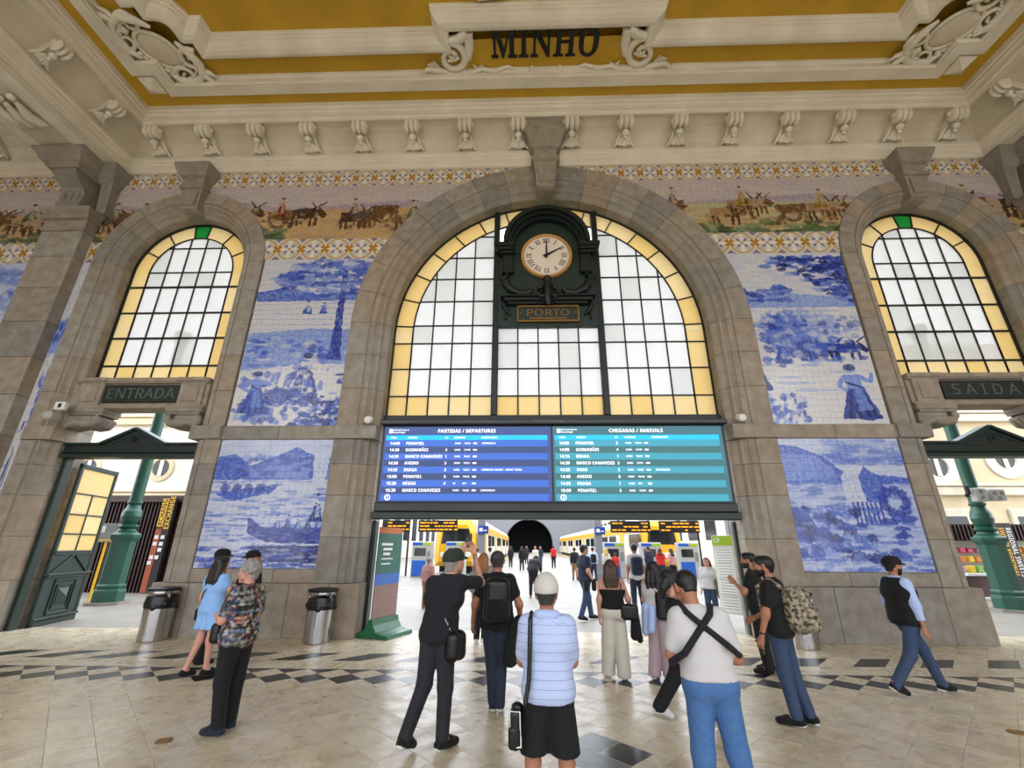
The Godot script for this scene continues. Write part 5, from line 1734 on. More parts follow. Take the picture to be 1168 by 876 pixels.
	# buildings that close the concourse on both sides
	for s in [-1.0, 1.0]:
		var bd := thing("side_building", ("white building with a round window behind the slatted kiosk" if s < 0 else "cream building with round windows behind the sweets kiosk"), "building", Vector3(0, 0, -14.0 if s < 0 else -12.0))
		b = MB.new()
		b.box(Vector3(s * 22.2, 4.6 if s < 0 else 6.0, -0.5), Vector3(20.0, 9.2 if s < 0 else 12.0, 1.0))
		part("wall", b, M.outer_white if s < 0 else M.outer_cream, bd)
		var oc := [[20.85, 5.75], [25.0, 5.75]] if s < 0 else [[19.4, 5.45], [22.7, 5.85], [26.2, 5.85]]
		for q in oc:
			b = MB.new()
			b.xf = Transform3D(Basis(Vector3(1, 0, 0), PI / 2), Vector3(s * q[0], q[1], 0.0))
			b.lathe(prof([[0.72 if s < 0 else 0.95, 0.0], [0.72 if s < 0 else 0.95, 0.08], [0.5, 0.1], [0.46, 0.02]]), 28)
			var w := part("round_window", b, M.outer_cream if s < 0 else M.outer_white, bd)
			b = MB.new()
			b.xf = Transform3D(Basis(Vector3(1, 0, 0), PI / 2), Vector3(s * q[0], q[1], 0.0))
			b.lathe(prof([[0.48, 0.0], [0.48, 0.03], [0, 0.03]]), 24)
			part("pane", b, M.train_glass, w)
			b = MB.new()
			b.box(Vector3(s * q[0], q[1], 0.05), Vector3(0.22, 0.9, 0.04))
			part("shutter", b, M.outer_white, w)
		for y in ([4.3, 7.9] if s > 0 else [4.2, 8.4]):
			b = MB.new()
			b.box(Vector3(s * 22.2, y, 0.1), Vector3(20.0, 0.4, 0.24), 0.03)
			b.box(Vector3(s * 22.2, y + 0.28, 0.12), Vector3(20.0, 0.12, 0.34), 0.03)
			part("cornice", b, M.outer_cream if s < 0 else M.plaster_warm, bd)
		for q in ([17.4, 19.2, 22.9] if s > 0 else [16.0, 19.5, 23.0]):
			b = MB.new()
			b.box(Vector3(s * q, 1.75, 0.06), Vector3(1.9, 3.5, 0.16), 0.04)
			var d := part("doorway", b, M.plaster_warm, bd)
			b = MB.new()
			b.box(Vector3(s * q, 1.6, 0.1), Vector3(1.4, 3.1, 0.12))
			part("door_glass", b, M.train_glass, d)
		if s > 0:
			for q in 4:
				b = MB.new()
				b.box(Vector3(17.0 + q * 3.2, 10.0, 0.03), Vector3(1.7, 2.2, 0.1), 0.02)
				var w := part("upper_window", b, M.outer_white, bd)
				b = MB.new()
				b.box(Vector3(17.0 + q * 3.2, 10.0, 0.07), Vector3(1.4, 1.9, 0.06))
				part("pane", b, M.train_glass, w)
	# sweets kiosk on the exit side
	k = thing("sweets_kiosk", "kiosk with bright sweets on a white counter behind the exit column", "kiosk", Vector3(17.6, 0, -8.6))
	b = MB.new()
	b.box(Vector3(0.3, 2.35, -0.6), Vector3(4.6, 0.6, 1.8), 0.02)
	part("kiosk_canopy", b, M.slat_dark, k)
	b = MB.new()
	for i in 30: b.box(Vector3(-1.95 + i * 0.15, 2.35, 0.32), Vector3(0.05, 0.56, 0.06))
	part("slats", b, M.slat_brown, k).set_meta("kind", "stuff")
	b = MB.new()
	b.box(Vector3(0.3, 0.45, 0), Vector3(4.4, 0.7, 0.9), 0.02)
	part("counter_front", b, M.counter_brown, k)
	b = MB.new()
	b.box(Vector3(0.3, 0.85, 0.05), Vector3(4.5, 0.1, 1.05), 0.02)
	b.box(Vector3(0.3, 0.05, 0.05), Vector3(4.6, 0.1, 1.1), 0.02)
	part("counter_top", b, M.white_paint, k)
	b = MB.new()
	b.box(Vector3(0.3, 1.5, -0.9), Vector3(4.4, 1.3, 0.1))
	part("back_board", b, M.paper, k)
	var sweets := [Color(0.85, 0.3, 0.45), Color(0.9, 0.75, 0.2), Color(0.5, 0.7, 0.3), Color(0.85, 0.5, 0.2), Color(0.75, 0.6, 0.8), Color(0.92, 0.88, 0.8)]
	for i in 6: mat("sweet_%d" % i, sweets[i], 0.5)
	for j in 3:
		for i in 14:
			var hue := rng.randi_range(0, 5)
			var bx := boxmesh(Vector3(0.24, rng.randf_range(0.16, 0.26), 0.2), 0.03)
			var o := put("sweets_box", bx, M["sweet_%d" % hue], self, Vector3(15.75 + i * 0.3 + rng.randf_range(-0.03, 0.03), 1.03 + j * 0.32 + (0.0 if j == 0 else 0.02), -8.3 - j * 0.22))
			tag(o, "%s packet of sweets set out on the kiosk counter" % ["pink", "yellow", "green", "orange", "lilac", "cream"][hue], "sweets", "%s sweets on the kiosk counter" % ["pink", "yellow", "green", "orange", "lilac", "cream"][hue])
	var sh := thing("shelf_riser", "white stepped shelf behind the packets of sweets", "shelf", Vector3(17.9, 0.9, -8.85))
	b = MB.new()
	b.box(Vector3(0, 0.15, 0.3), Vector3(4.3, 0.06, 0.24))
	b.box(Vector3(0, 0.45, 0.1), Vector3(4.3, 0.06, 0.24))
	part("shelf", b, M.white_paint, sh)
	var sw := thing("sweets_sign", "tall black sign with yellow and white upright words about regional sweets", "sign", Vector3(16.6, 0, -7.2))
	b = MB.new()
	b.box(Vector3(0.0, 1.66, 0), Vector3(0.72, 1.95, 0.08), 0.01)
	b.box(Vector3(0.0, 0.35, 0), Vector3(0.3, 0.7, 0.06))
	part("board", b, M.black, sw)
	for q in [[-0.24, "REGIONAL SWEETS", 0], [-0.03, "SWEETS REGIONAL", 1], [0.2, "REGIONAL SWEETS", 0]]:
		var o := words(q[1], 0.17, M.sign_yellow if q[2] else M.sign_white, sw, Vector3(q[0], 1.66, 0.045), 1, 0.006, false, true, 0.78)
		o.rotation.z = -PI / 2
	# street side boards and machines across the concourse
	for q in [[-8.9, "at the end by the narrow amber board"], [-6.9, "under the wide amber board on the departures side"], [-4.85, "beside the yellow train front"], [4.7, "beside the grey platform pillar"], [6.9, "with the backpack man before it"], [9.1, "beside the small timetable panel"]]:
		var m := thing("ticket_machine", "grey and blue ticket machine " + q[1], "machine", Vector3(q[0], 0, -18.6))
		b = MB.new()
		b.box(Vector3(0, 1.0, 0), Vector3(1.2, 2.0, 0.7), 0.04)
		part("cabinet", b, M.machine_grey, m)
		b = MB.new()
		b.box(Vector3(-0.14, 0.5, 0.34), Vector3(0.82, 0.86, 0.08), 0.02)
		part("door_panel", b, M.machine_blue, m)
		b = MB.new()
		b.box(Vector3(-0.1, 1.4, 0.34), Vector3(0.7, 0.45, 0.06), 0.02)
		part("touch_screen", b, M.train_glass, m)
		b = MB.new()
		b.box(Vector3(-0.28, 1.86, 0.34), Vector3(0.6, 0.16, 0.05), 0.01)
		part("header_sign", b, M.machine_blue, m)
		b = MB.new()
		b.box(Vector3(0.3, 1.86, 0.34), Vector3(0.5, 0.16, 0.05), 0.01)
		part("header_strip", b, M.lime, m)
		b = MB.new()
		b.box(Vector3(0.42, 1.2, 0.34), Vector3(0.2, 0.5, 0.06), 0.01)
		part("card_slot", b, M.grey_paint, m)
	for q in [[-8.75, 1.5, "a narrow one by the kiosk wall"], [-6.2, 2.5, "over the departures side machines"], [6.0, 2.5, "nearer the grey platform pillar"], [9.05, 2.5, "nearer the timetable panels"]]:
		var l := thing("led_board", "black board with amber train times, " + q[2], "display", Vector3(q[0], 2.93, -19.35))
		b = MB.new()
		b.box(Vector3.ZERO, Vector3(q[1], 0.7, 0.16), 0.02)
		part("board_case", b, M.black, l)
		b = MB.new()
		for j in 3:
			var x: float = -q[1] / 2 + 0.1
			while x < q[1] / 2 - 0.2:
				var w := rng.randf_range(0.12, 0.4)
				if rng.randf() < (0.55 if j == 0 else 0.8): b.box(Vector3(x + w / 2, 0.2 - j * 0.2, 0.082), Vector3(minf(w, q[1] / 2 - 0.06 - x), 0.075, 0.006))
				x += w + 0.06
		part("led_line", b, M.led_amber, l).set_meta("kind", "stuff")
		b = MB.new()
		b.box(Vector3(0, 0.46, -0.02), Vector3(q[1] + 0.02, 0.08, 0.08))
		part("hanger", b, M.iron_black, l)
		b = MB.new()
		b.tube([Vector3(q[1] / 2 - 0.08, -2.93, -0.12), Vector3(q[1] / 2 - 0.08, 0.5, -0.12)], [0.06, 0.06], 10)
		part("pole", b, M.iron_dark, l)
	# trains
	for s in [-1.0, 1.0]:
		var x0 := -6.75 if s < 0 else 7.3
		var z0 := -21.0 if s < 0 else -22.5
		var n := 58.0 if s < 0 else 76.0
		var t := thing("train", "yellow and white train standing at the %s platform" % ("departures side" if s < 0 else "arrivals side"), "train", Vector3(x0 + 1.5, 0, z0))
		b = MB.new()
		var body := PackedVector2Array([Vector2(-1.45, 0.5), Vector2(1.45, 0.5), Vector2(1.5, 1.3), Vector2(1.45, 3.3), Vector2(1.1, 3.75), Vector2(-1.1, 3.75), Vector2(-1.45, 3.3), Vector2(-1.5, 1.3)])
		b.prism(body, -n, -0.6)
		part("car_body", b, M.train_white, t)
		b = MB.new()
		var nose := PackedVector2Array([Vector2(-1.4, 0.5), Vector2(1.4, 0.5), Vector2(1.42, 1.3), Vector2(1.3, 2.7), Vector2(0.9, 3.4), Vector2(-0.9, 3.4), Vector2(-1.3, 2.7), Vector2(-1.42, 1.3)])
		b.prism(nose, -0.7, 0.0, 0.3)
		part("nose", b, M.train_yellow, t)
		b = MB.new()
		b.prism(PackedVector2Array([Vector2(-1.0, 1.9), Vector2(1.0, 1.9), Vector2(0.85, 2.85), Vector2(-0.85, 2.85)]), -0.2, 0.03, 0.02)
		part("windscreen", b, M.train_glass, t)
		b = MB.new()
		b.box(Vector3(0, 1.2, 0.02), Vector3(2.0, 0.3, 0.08), 0.02)
		part("bumper", b, M.white_paint, t)
		var face: float = -s
		b = MB.new()
		b.box(Vector3(face * 1.47, 2.95, -n / 2 - 0.4), Vector3(0.08, 0.5, n - 1.0))
		part("yellow_band", b, M.train_yellow, t)
		var cars := int(n / 4.2)
		for i in cars:
			b = MB.new()
			if i % 3 == 1:
				b.box(Vector3(face * 1.49, 1.75, -1.8 - i * 4.2), Vector3(0.06, 2.0, 1.5), 0.02)
				part("door", b, M.train_yellow, t)
			else:
				b.box(Vector3(face * 1.5, 2.15, -1.8 - i * 4.2), Vector3(0.05, 0.9, 3.2), 0.02)
				part("carriage_window", b, M.train_glass, t)
		b = MB.new()
		b.box(Vector3(0, 0.3, -n / 2), Vector3(2.4, 0.4, n - 2.0))
		part("underframe", b, M.iron_black, t)
		b = MB.new()
		for q in [-0.75, 0.75]: b.box(Vector3(x0 + 1.5 + q, 0.04, -65), Vector3(0.08, 0.08, 90))
		var rl := struct_mesh("rails", b, M.rail)
		b = MB.new()
		b.box(Vector3(x0 + 1.5 - s * 1.85, 0.01, -64), Vector3(0.25, 0.03, 84))
		struct_mesh("trim_%d" % (4 if s < 0 else 5), b, M.sign_yellow)
	b = MB.new()
	b.box(Vector3(0, -0.17, -85), Vector3(70, 0.25, 90))
	struct_mesh("floor_platform", b, M.paving)
	# station end wall with the tunnel, and the long side walls
	b = MB.new()
	var o := PackedVector2Array([Vector2(-40, 24), Vector2(-40, 0), Vector2(-6.0, 0)])
	o.append_array(arch_pts(0.4, 2.2, 6.2, PI, 0, 20))
	o.append(Vector2(6.8, 0)); o.append(Vector2(40, 0)); o.append(Vector2(40, 24))
	b.prism(o, -116, -112)
	struct_mesh("wall_tunnel", b, M.station_grey)
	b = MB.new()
	b.box(Vector3(0.4, 5, -128), Vector3(16, 12, 1))  # end slab closing the tunnel, coloured dark in place of deep shade
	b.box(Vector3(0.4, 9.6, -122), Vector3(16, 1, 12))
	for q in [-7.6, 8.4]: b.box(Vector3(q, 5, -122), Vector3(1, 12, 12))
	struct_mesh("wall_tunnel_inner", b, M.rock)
	for s in [-1.0, 1.0]:
		var w := thing("platform_building", "long arcaded station wall along the %s platform" % ("departures" if s < 0 else "arrivals"), "building", Vector3(s * 19.0, 0, -68))
		b = MB.new()
		b.box(Vector3(0, 6, 0), Vector3(1.0, 12, 88))
		part("wall", b, M.outer_white, w)
		for i in 16:
			b = MB.new()
			b.box(Vector3(-s * 0.5, 4.6, 40 - i * 5.2), Vector3(0.12, 4.4, 2.8), 0.03)
			part("window", b, M.train_glass, w)
	# pillars with blue platform signs
	for q in [[-3.1, -16.2, "departures"], [3.6, -17.2, "arrivals"], [9.7, -13.5, "timetable"]]:
		var p := thing("platform_pillar", "grey platform pillar with a blue sign on the %s side" % q[2], "pillar", Vector3(q[0], 0, q[1]))
		b = MB.new()
		b.box(Vector3(0, 3.6, 0), Vector3(0.42, 7.2, 0.42), 0.03)
		b.box(Vector3(0, 0.2, 0), Vector3(0.6, 0.4, 0.6), 0.03)
		part("shaft", b, M.station_grey, p)
		b = MB.new()
		b.box(Vector3(0.1, 2.62, 0.25), Vector3(0.6, 0.42, 0.08), 0.02)
		part("sign_panel", b, M.sign_blue, p)
		b = MB.new()
		b.box(Vector3(-0.02, 2.62, 0.295), Vector3(0.2, 0.2, 0.01))
		b.box(Vector3(0.22, 2.58, 0.295), Vector3(0.18, 0.06, 0.01))
		part("pictogram", b, M.sign_white, p)
	# timetable stands
	for q in [[4.35, -1.35, 0.62, 1, "tall"], [10.4, -15.5, 1.3, 0, "small"]]:
		var t := thing("timetable_stand", "%s timetable stand with a lime header %s" % [q[4], "in front of the right jamb" if q[3] else "beside the ticket machines"], "sign", Vector3(q[0], 0, q[1]), deg_to_rad(-50 if q[3] else -10))
		var W: float = 1.0 if q[3] else 1.1
		b = MB.new()
		b.box(Vector3(0, 1.18, 0), Vector3(W, 1.74, 0.06), 0.01)
		part("board", b, M.paper, t)
		b = MB.new()
		b.box(Vector3(0, 1.93, 0.035), Vector3(W - 0.04, 0.22, 0.02))
		part("header", b, M.lime, t)
		b = MB.new()
		for j in 4:
			for i in 2: b.box(Vector3(-W * 0.23 + i * W * 0.46, 1.6 - j * 0.36, 0.034), Vector3(W * 0.42, 0.32, 0.006))
		part("timetable_sheet", b, M.sign_white, t)
		b = MB.new()
		for j in 22:
			for i in 2: b.box(Vector3(-W * 0.23 + i * W * 0.46, 1.72 - j * 0.062, 0.039), Vector3(W * 0.36, 0.012, 0.003))
		part("print_lines", b, M.grey_paint, t)
		b = MB.new()
		for s in [-1.0, 1.0]:
			b.tube([Vector3(s * W * 0.48, 0, 0), Vector3(s * W * 0.48, 2.06, 0)], [0.025, 0.025], 8)
			b.box(Vector3(s * W * 0.48, 0.02, 0), Vector3(0.06, 0.04, 0.5), 0.01)
		part("frame", b, M.machine_grey, t)
		words("CP", 0.1, M.sign_white, t, Vector3(-W * 0.36, 1.93, 0.047), 1, 0.004, false, true)

func furniture() -> void:
	# litter bins against the stone
	for q in [[-8.02, 0.42, "beside the entrance doorway"], [-4.72, 0.44, "between the boat mural and the green banner"], [4.62, 0.46, "behind the camouflage backpack"]]:
		var t := thing("litter_bin", "steel litter bin with a black bag " + q[2], "bin", Vector3(q[0], 0.008, q[1]))
		var b := MB.new()
		b.lathe(prof([[0, 0], [0.25, 0], [0.255, 0.02], [0.265, 0.66], [0.25, 0.66]]), 28)
		part("drum", b, M.steel, t)
		b = MB.new()
		b.lathe(prof([[0.262, 0.58], [0.28, 0.6], [0.285, 0.66], [0.275, 0.74], [0.26, 0.8], [0.2, 0.78], [0.0, 0.7]]), 20)
		for i in 9: b.ball(Vector3(cos(i * 0.7) * 0.25, 0.64 + 0.03 * sin(i * 2.1), sin(i * 0.7) * 0.25), Vector3(0.06, 0.07, 0.04), 8, 5)
		part("bin_bag", b, M.bag_black, t)
		b = MB.new()
		for i in 3: b.box(Vector3(cos(i * TAU / 3 + 0.5) * 0.24, 0.8, sin(i * TAU / 3 + 0.5) * 0.24), Vector3(0.05, 0.24, 0.02))
		b.lathe(prof([[0.26, 0.85], [0.275, 0.86], [0.275, 0.93], [0.2, 0.95], [0.26, 0.85]]), 28)
		part("rim_band", b, M.steel, t)
		b = MB.new()
		b.lathe(prof([[0.28, 0.9], [0.29, 0.92], [0.29, 0.95], [0.2, 0.965], [0, 0.965]]), 28)
		part("lid", b, M.black, t)
	# upright banner on a green foot
	var t := thing("banner_stand", "upright green tourist banner on a green wedge foot in the left jamb", "banner", Vector3(-3.68, 0.01, -0.35), deg_to_rad(70))
	var b := MB.new()
	var foot := PackedVector2Array()
	for q in [[-0.46, 0.0], [0.46, 0.0], [0.44, 0.07], [0.3, 0.08], [0.16, 0.12], [0.08, 0.24], [0.05, 0.34], [-0.05, 0.34], [-0.08, 0.24], [-0.16, 0.12], [-0.3, 0.08], [-0.44, 0.07]]: foot.append(Vector2(q[0], q[1]))
	b.xf = Transform3D(Basis(Vector3(0, 0, 1), Vector3(0, 1, 0), Vector3(-1, 0, 0)), Vector3(0.45, 0, 0))
	b.prism(foot, 0.0, 0.9, 0.01)
	part("foot", b, M.stand_green, t)
	mat("banner_green", Color(0.2, 0.4, 0.36), 0.5)
	mat("banner_orange", Color(0.75, 0.43, 0.25), 0.5)
	mat("banner_blue", Color(0.25, 0.42, 0.72), 0.5)
	grained("banner_town", Color(0.8, 0.75, 0.72), noise_tex(256, 0.06, [[0.0, Color(0.35, 0.25, 0.25)], [0.4, Color(0.65, 0.5, 0.48)], [0.6, Color(0.85, 0.8, 0.78)], [1.0, Color(0.5, 0.52, 0.6)]], 61, FastNoiseLite.TYPE_CELLULAR, 2), 3.0, 0.5)
	for q in [["orange_strip", 2.03, 2.16, "banner_orange"], ["green_field", 1.2, 2.03, "banner_green"], ["blue_field", 0.98, 1.2, "banner_blue"], ["town_picture", 0.33, 0.98, "banner_town"]]:
		b = MB.new()
		b.box(Vector3(0, (q[1] + q[2]) / 2, 0), Vector3(0.84, q[2] - q[1], 0.03))
		part(q[0], b, M[q[3]], t)
	b = MB.new()
	for j in 5: b.box(Vector3(-0.12 + 0.03 * (j % 2), 1.8 - j * 0.1, 0.017), Vector3(0.4 - 0.08 * (j % 3), 0.05 if j < 3 else 0.025, 0.004))
	part("print_lines", b, M.sign_white, t).set_meta("kind", "stuff")
	# green jamb post behind the banner
	b = MB.new()
	b.box(Vector3(-4.1, 1.18, -0.5), Vector3(0.08, 2.3, 0.24), 0.015)
	b.box(Vector3(4.12, 1.18, -0.6), Vector3(0.05, 2.3, 0.12), 0.01)
	struct_mesh("trim_6", b, M.iron_green)
	# small camera over the entrance
	var c := thing("security_camera", "small white camera on the stone left of the ENTRADA plate", "camera", Vector3(-11.95, 4.78, 0.16))
	b = MB.new()
	b.box(Vector3(0.1, 0.14, 0.06), Vector3(0.26, 0.2, 0.12), 0.02)
	part("box", b, M.white_paint, c)
	b = MB.new()
	b.xf = Transform3D(Basis(Vector3(0, 0, 1), 0.5) * Basis(Vector3(1, 0, 0), PI / 2), Vector3(0.0, -0.12, 0.1))
	b.lathe(prof([[0, -0.12], [0.1, -0.12], [0.11, 0.1], [0.08, 0.13], [0, 0.13]]), 14)
	part("camera_body", b, M.machine_grey, c)
	b = MB.new()
	b.box(Vector3(0.12, 0.14, 0.125), Vector3(0.08, 0.1, 0.006))
	part("lens_mark", b, M.black, c)

# ------------------------------------------------------------------ people
# A figure is laid out as joints; every bone is a tapered capsule; the capsules are joined with a smooth minimum on a grid and
# meshed as surface nets. Local axes: the figure faces -z, its right hand is +x.
static func nets(prims: Array, cell: float, k: float, cuts: Array) -> Array:
	var lo := Vector3(1e9, 1e9, 1e9)
	var hi := -lo
	for p in prims:
		var r: float = maxf(p[2], p[3]) + cell * 2.5
		var rv := Vector3(r, r, r)
		lo = lo.min(p[0] - rv).min(p[1] - rv)
		hi = hi.max(p[0] + rv).max(p[1] + rv)
	var nx := int((hi.x - lo.x) / cell) + 2
	var ny := int((hi.y - lo.y) / cell) + 2
	var nz := int((hi.z - lo.z) / cell) + 2
	var nxy := nx * ny
	var f := PackedFloat32Array()
	f.resize(nxy * nz)
	f.fill(1.0)
	for p in prims:
		var a: Vector3 = p[0]
		var ba: Vector3 = p[1] - a
		var inv := 1.0 / maxf(ba.length_squared(), 1e-9)
		var ra: float = p[2]
		var dr: float = p[3] - ra
		var m := maxf(ra, p[3]) + k * 0.5 + cell * 1.6
		var b0: Vector3 = (a.min(p[1]) - Vector3(m, m, m) - lo) / cell
		var b1: Vector3 = (a.max(p[1]) + Vector3(m, m, m) - lo) / cell
		var x0 := maxi(0, int(b0.x)); var x1 := mini(nx - 1, int(b1.x) + 1)
		var y0 := maxi(0, int(b0.y)); var y1 := mini(ny - 1, int(b1.y) + 1)
		var z0 := maxi(0, int(b0.z)); var z1 := mini(nz - 1, int(b1.z) + 1)
		for z in range(z0, z1 + 1):
			for y in range(y0, y1 + 1):
				var q := lo + Vector3(x0, y, z) * cell - a
				var at := z * nxy + y * nx + x0
				for x in range(x0, x1 + 1):
					var t := clampf(q.dot(ba) * inv, 0.0, 1.0)
					var d := (q - ba * t).length() - ra - dr * t
					var o := f[at]
					var h := k - absf(o - d)
					if h > 0.0: f[at] = minf(o, d) - h * h / (k * 4.0)
					elif d < o: f[at] = d
					q.x += cell
					at += 1
	for c in cuts:
		var n: Vector3 = c[0]
		var d: float = c[1]
		for z in nz:
			for y in ny:
				var at := z * nxy + y * nx
				var v := n.dot(lo + Vector3(0, y, z) * cell) - d
				var dv := n.x * cell
				if absf(dv) < 1e-9 and v < -0.3: continue
				for x in nx:
					if v > f[at]: f[at] = v
					v += dv
					at += 1
	var verts := PackedVector3Array()
	var norms := PackedVector3Array()
	var idx := PackedInt32Array()
	var slot := PackedInt32Array()
	slot.resize(f.size())
	slot.fill(-1)
	var off := [0, 1, nx, nx + 1, nxy, nxy + 1, nxy + nx, nxy + nx + 1]
	var edges := [[0, 1], [2, 3], [4, 5], [6, 7], [0, 2], [1, 3], [4, 6], [5, 7], [0, 4], [1, 5], [2, 6], [3, 7]]
	var corner := []
	for i in 8: corner.append(Vector3(i & 1, (i >> 1) & 1, (i >> 2) & 1))
	var far_off := cell * 1.9
	var o1: int = off[3]
	var o2: int = off[4]
	var o3: int = off[5]
	var o4: int = off[6]
	var o5: int = off[7]
	for z in nz - 1:
		for y in ny - 1:
			var at := z * nxy + y * nx
			for x in nx - 1:
				var here := f[at]
				if here > far_off or here < -far_off:
					at += 1
					continue
				var s := int(here < 0.0) + int(f[at + 1] < 0.0) + int(f[at + nx] < 0.0) + int(f[at + o1] < 0.0) + int(f[at + o2] < 0.0) + int(f[at + o3] < 0.0) + int(f[at + o4] < 0.0) + int(f[at + o5] < 0.0)
				if s != 0 and s != 8:
					var sum := Vector3()
					var cnt := 0
					for e in edges:
						var va := f[at + off[e[0]]]
						var vb := f[at + off[e[1]]]
						if (va < 0.0) != (vb < 0.0):
							sum += corner[e[0]].lerp(corner[e[1]], va / (va - vb))
							cnt += 1
					slot[at] = verts.size()
					verts.append(lo + (Vector3(x, y, z) + sum / cnt) * cell)
					var g := Vector3(f[at + 1] - f[at] + f[at + o1] - f[at + nx] + f[at + o3] - f[at + o2] + f[at + o5] - f[at + o4],
						f[at + nx] - f[at] + f[at + o1] - f[at + 1] + f[at + o4] - f[at + o2] + f[at + o5] - f[at + o3],
						f[at + o2] - f[at] + f[at + o3] - f[at + 1] + f[at + o4] - f[at + nx] + f[at + o5] - f[at + o1])
					norms.append(g.normalized())
				at += 1
	var step := [1, nx, nxy]
	for z in range(1, nz - 1):
		for y in range(1, ny - 1):
			for x in range(1, nx - 1):
				var at := z * nxy + y * nx + x
				if slot[at] < 0: continue
				var v0 := f[at] < 0.0
				for ax in 3:
					if v0 == (f[at + step[ax]] < 0.0): continue
					var u: int = step[(ax + 1) % 3]
					var w: int = step[(ax + 2) % 3]
					var A := slot[at]
					var B := slot[at - u]
					var C := slot[at - u - w]
					var D := slot[at - w]
					if B < 0 or C < 0 or D < 0: continue
					if v0: idx.append_array(PackedInt32Array([A, C, B, A, D, C]))
					else: idx.append_array(PackedInt32Array([A, B, C, A, C, D]))
	return [verts, norms, idx]

var jobs := []

func run_job(i: int) -> void:
	var j: Dictionary = jobs[i]
	var V := PackedVector3Array()
	var N := PackedVector3Array()
	var I := PackedInt32Array()
	for g in j.grids:
		var r := nets(g[0], g[1], g[2], g[3])
		var base := V.size()
		V.append_array(r[0])
		N.append_array(r[1])
		for q in r[2]: I.append(q + base)
	j.out = [V, N, I]

func later(called: String, grids: Array, m: Material, parent: Node3D, paint = null) -> void:
	jobs.append({"called": called, "grids": grids, "mat": m, "parent": parent, "paint": paint})

func finish_jobs() -> void:
	var id := WorkerThreadPool.add_group_task(run_job, jobs.size())
	WorkerThreadPool.wait_for_group_task_completion(id)
	for j in jobs:
		if j.out[0].size() == 0: continue
		var arr := []
		arr.resize(Mesh.ARRAY_MAX)
		arr[Mesh.ARRAY_VERTEX] = j.out[0]
		arr[Mesh.ARRAY_NORMAL] = j.out[1]
		arr[Mesh.ARRAY_INDEX] = j.out[2]
		if j.paint != null:
			var c := PackedColorArray()
			for v in j.out[0]: c.append(j.paint.call(v))
			arr[Mesh.ARRAY_COLOR] = c
		var am := ArrayMesh.new()
		am.add_surface_from_arrays(Mesh.PRIMITIVE_TRIANGLES, arr)
		put(j.called, am, j.mat, j.parent)

func cloth(called: String, c: Color, rough := 0.88) -> StandardMaterial3D:
	var m := mat(called, c, rough)
	m.rim_enabled = true
	m.rim = 0.25
	return m

func hand_prims(w: Vector3, d: Vector3, side: Vector3, curl: float, s: float) -> Array:
	# palm, four fingers and a thumb; side points from the palm towards the thumb
	d = d.normalized()
	side = (side - d * side.dot(d)).normalized()
	var pn := d.cross(side)
	var r := []
	r.append([w - d * 0.03 * s, w + d * 0.02 * s, 0.026 * s, 0.024 * s])
	for q in [-0.024, 0.0, 0.022]: r.append([w + d * 0.015 * s + side * q * 0.7 * s, w + d * 0.08 * s + side * q * s, 0.017 * s, 0.015 * s])
	var lens := [0.062, 0.078, 0.084, 0.074]
	for k in 4:
		var base := w + d * 0.085 * s + side * (-0.03 + 0.02 * k) * s
		var d1 := (d * cos(curl) + pn * sin(curl)).normalized()
		var d2 := (d * cos(curl * 2.3) + pn * sin(curl * 2.3)).normalized()
		var m: Vector3 = base + d1 * lens[k] * 0.5 * s
		r.append([base, m, 0.0095 * s, 0.009 * s])
		r.append([m, m + d2 * lens[k] * 0.5 * s, 0.009 * s, 0.0075 * s])
	var tb := w + d * 0.035 * s + side * 0.028 * s
	var tm := tb + (d * 0.6 + side * 0.7 + pn * 0.3).normalized() * 0.035 * s
	r.append([tb, tm, 0.012 * s, 0.0105 * s])
	r.append([tm, tm + (d * 0.9 + side * 0.25 + pn * 0.4).normalized() * 0.03 * s, 0.0105 * s, 0.0085 * s])
	return r

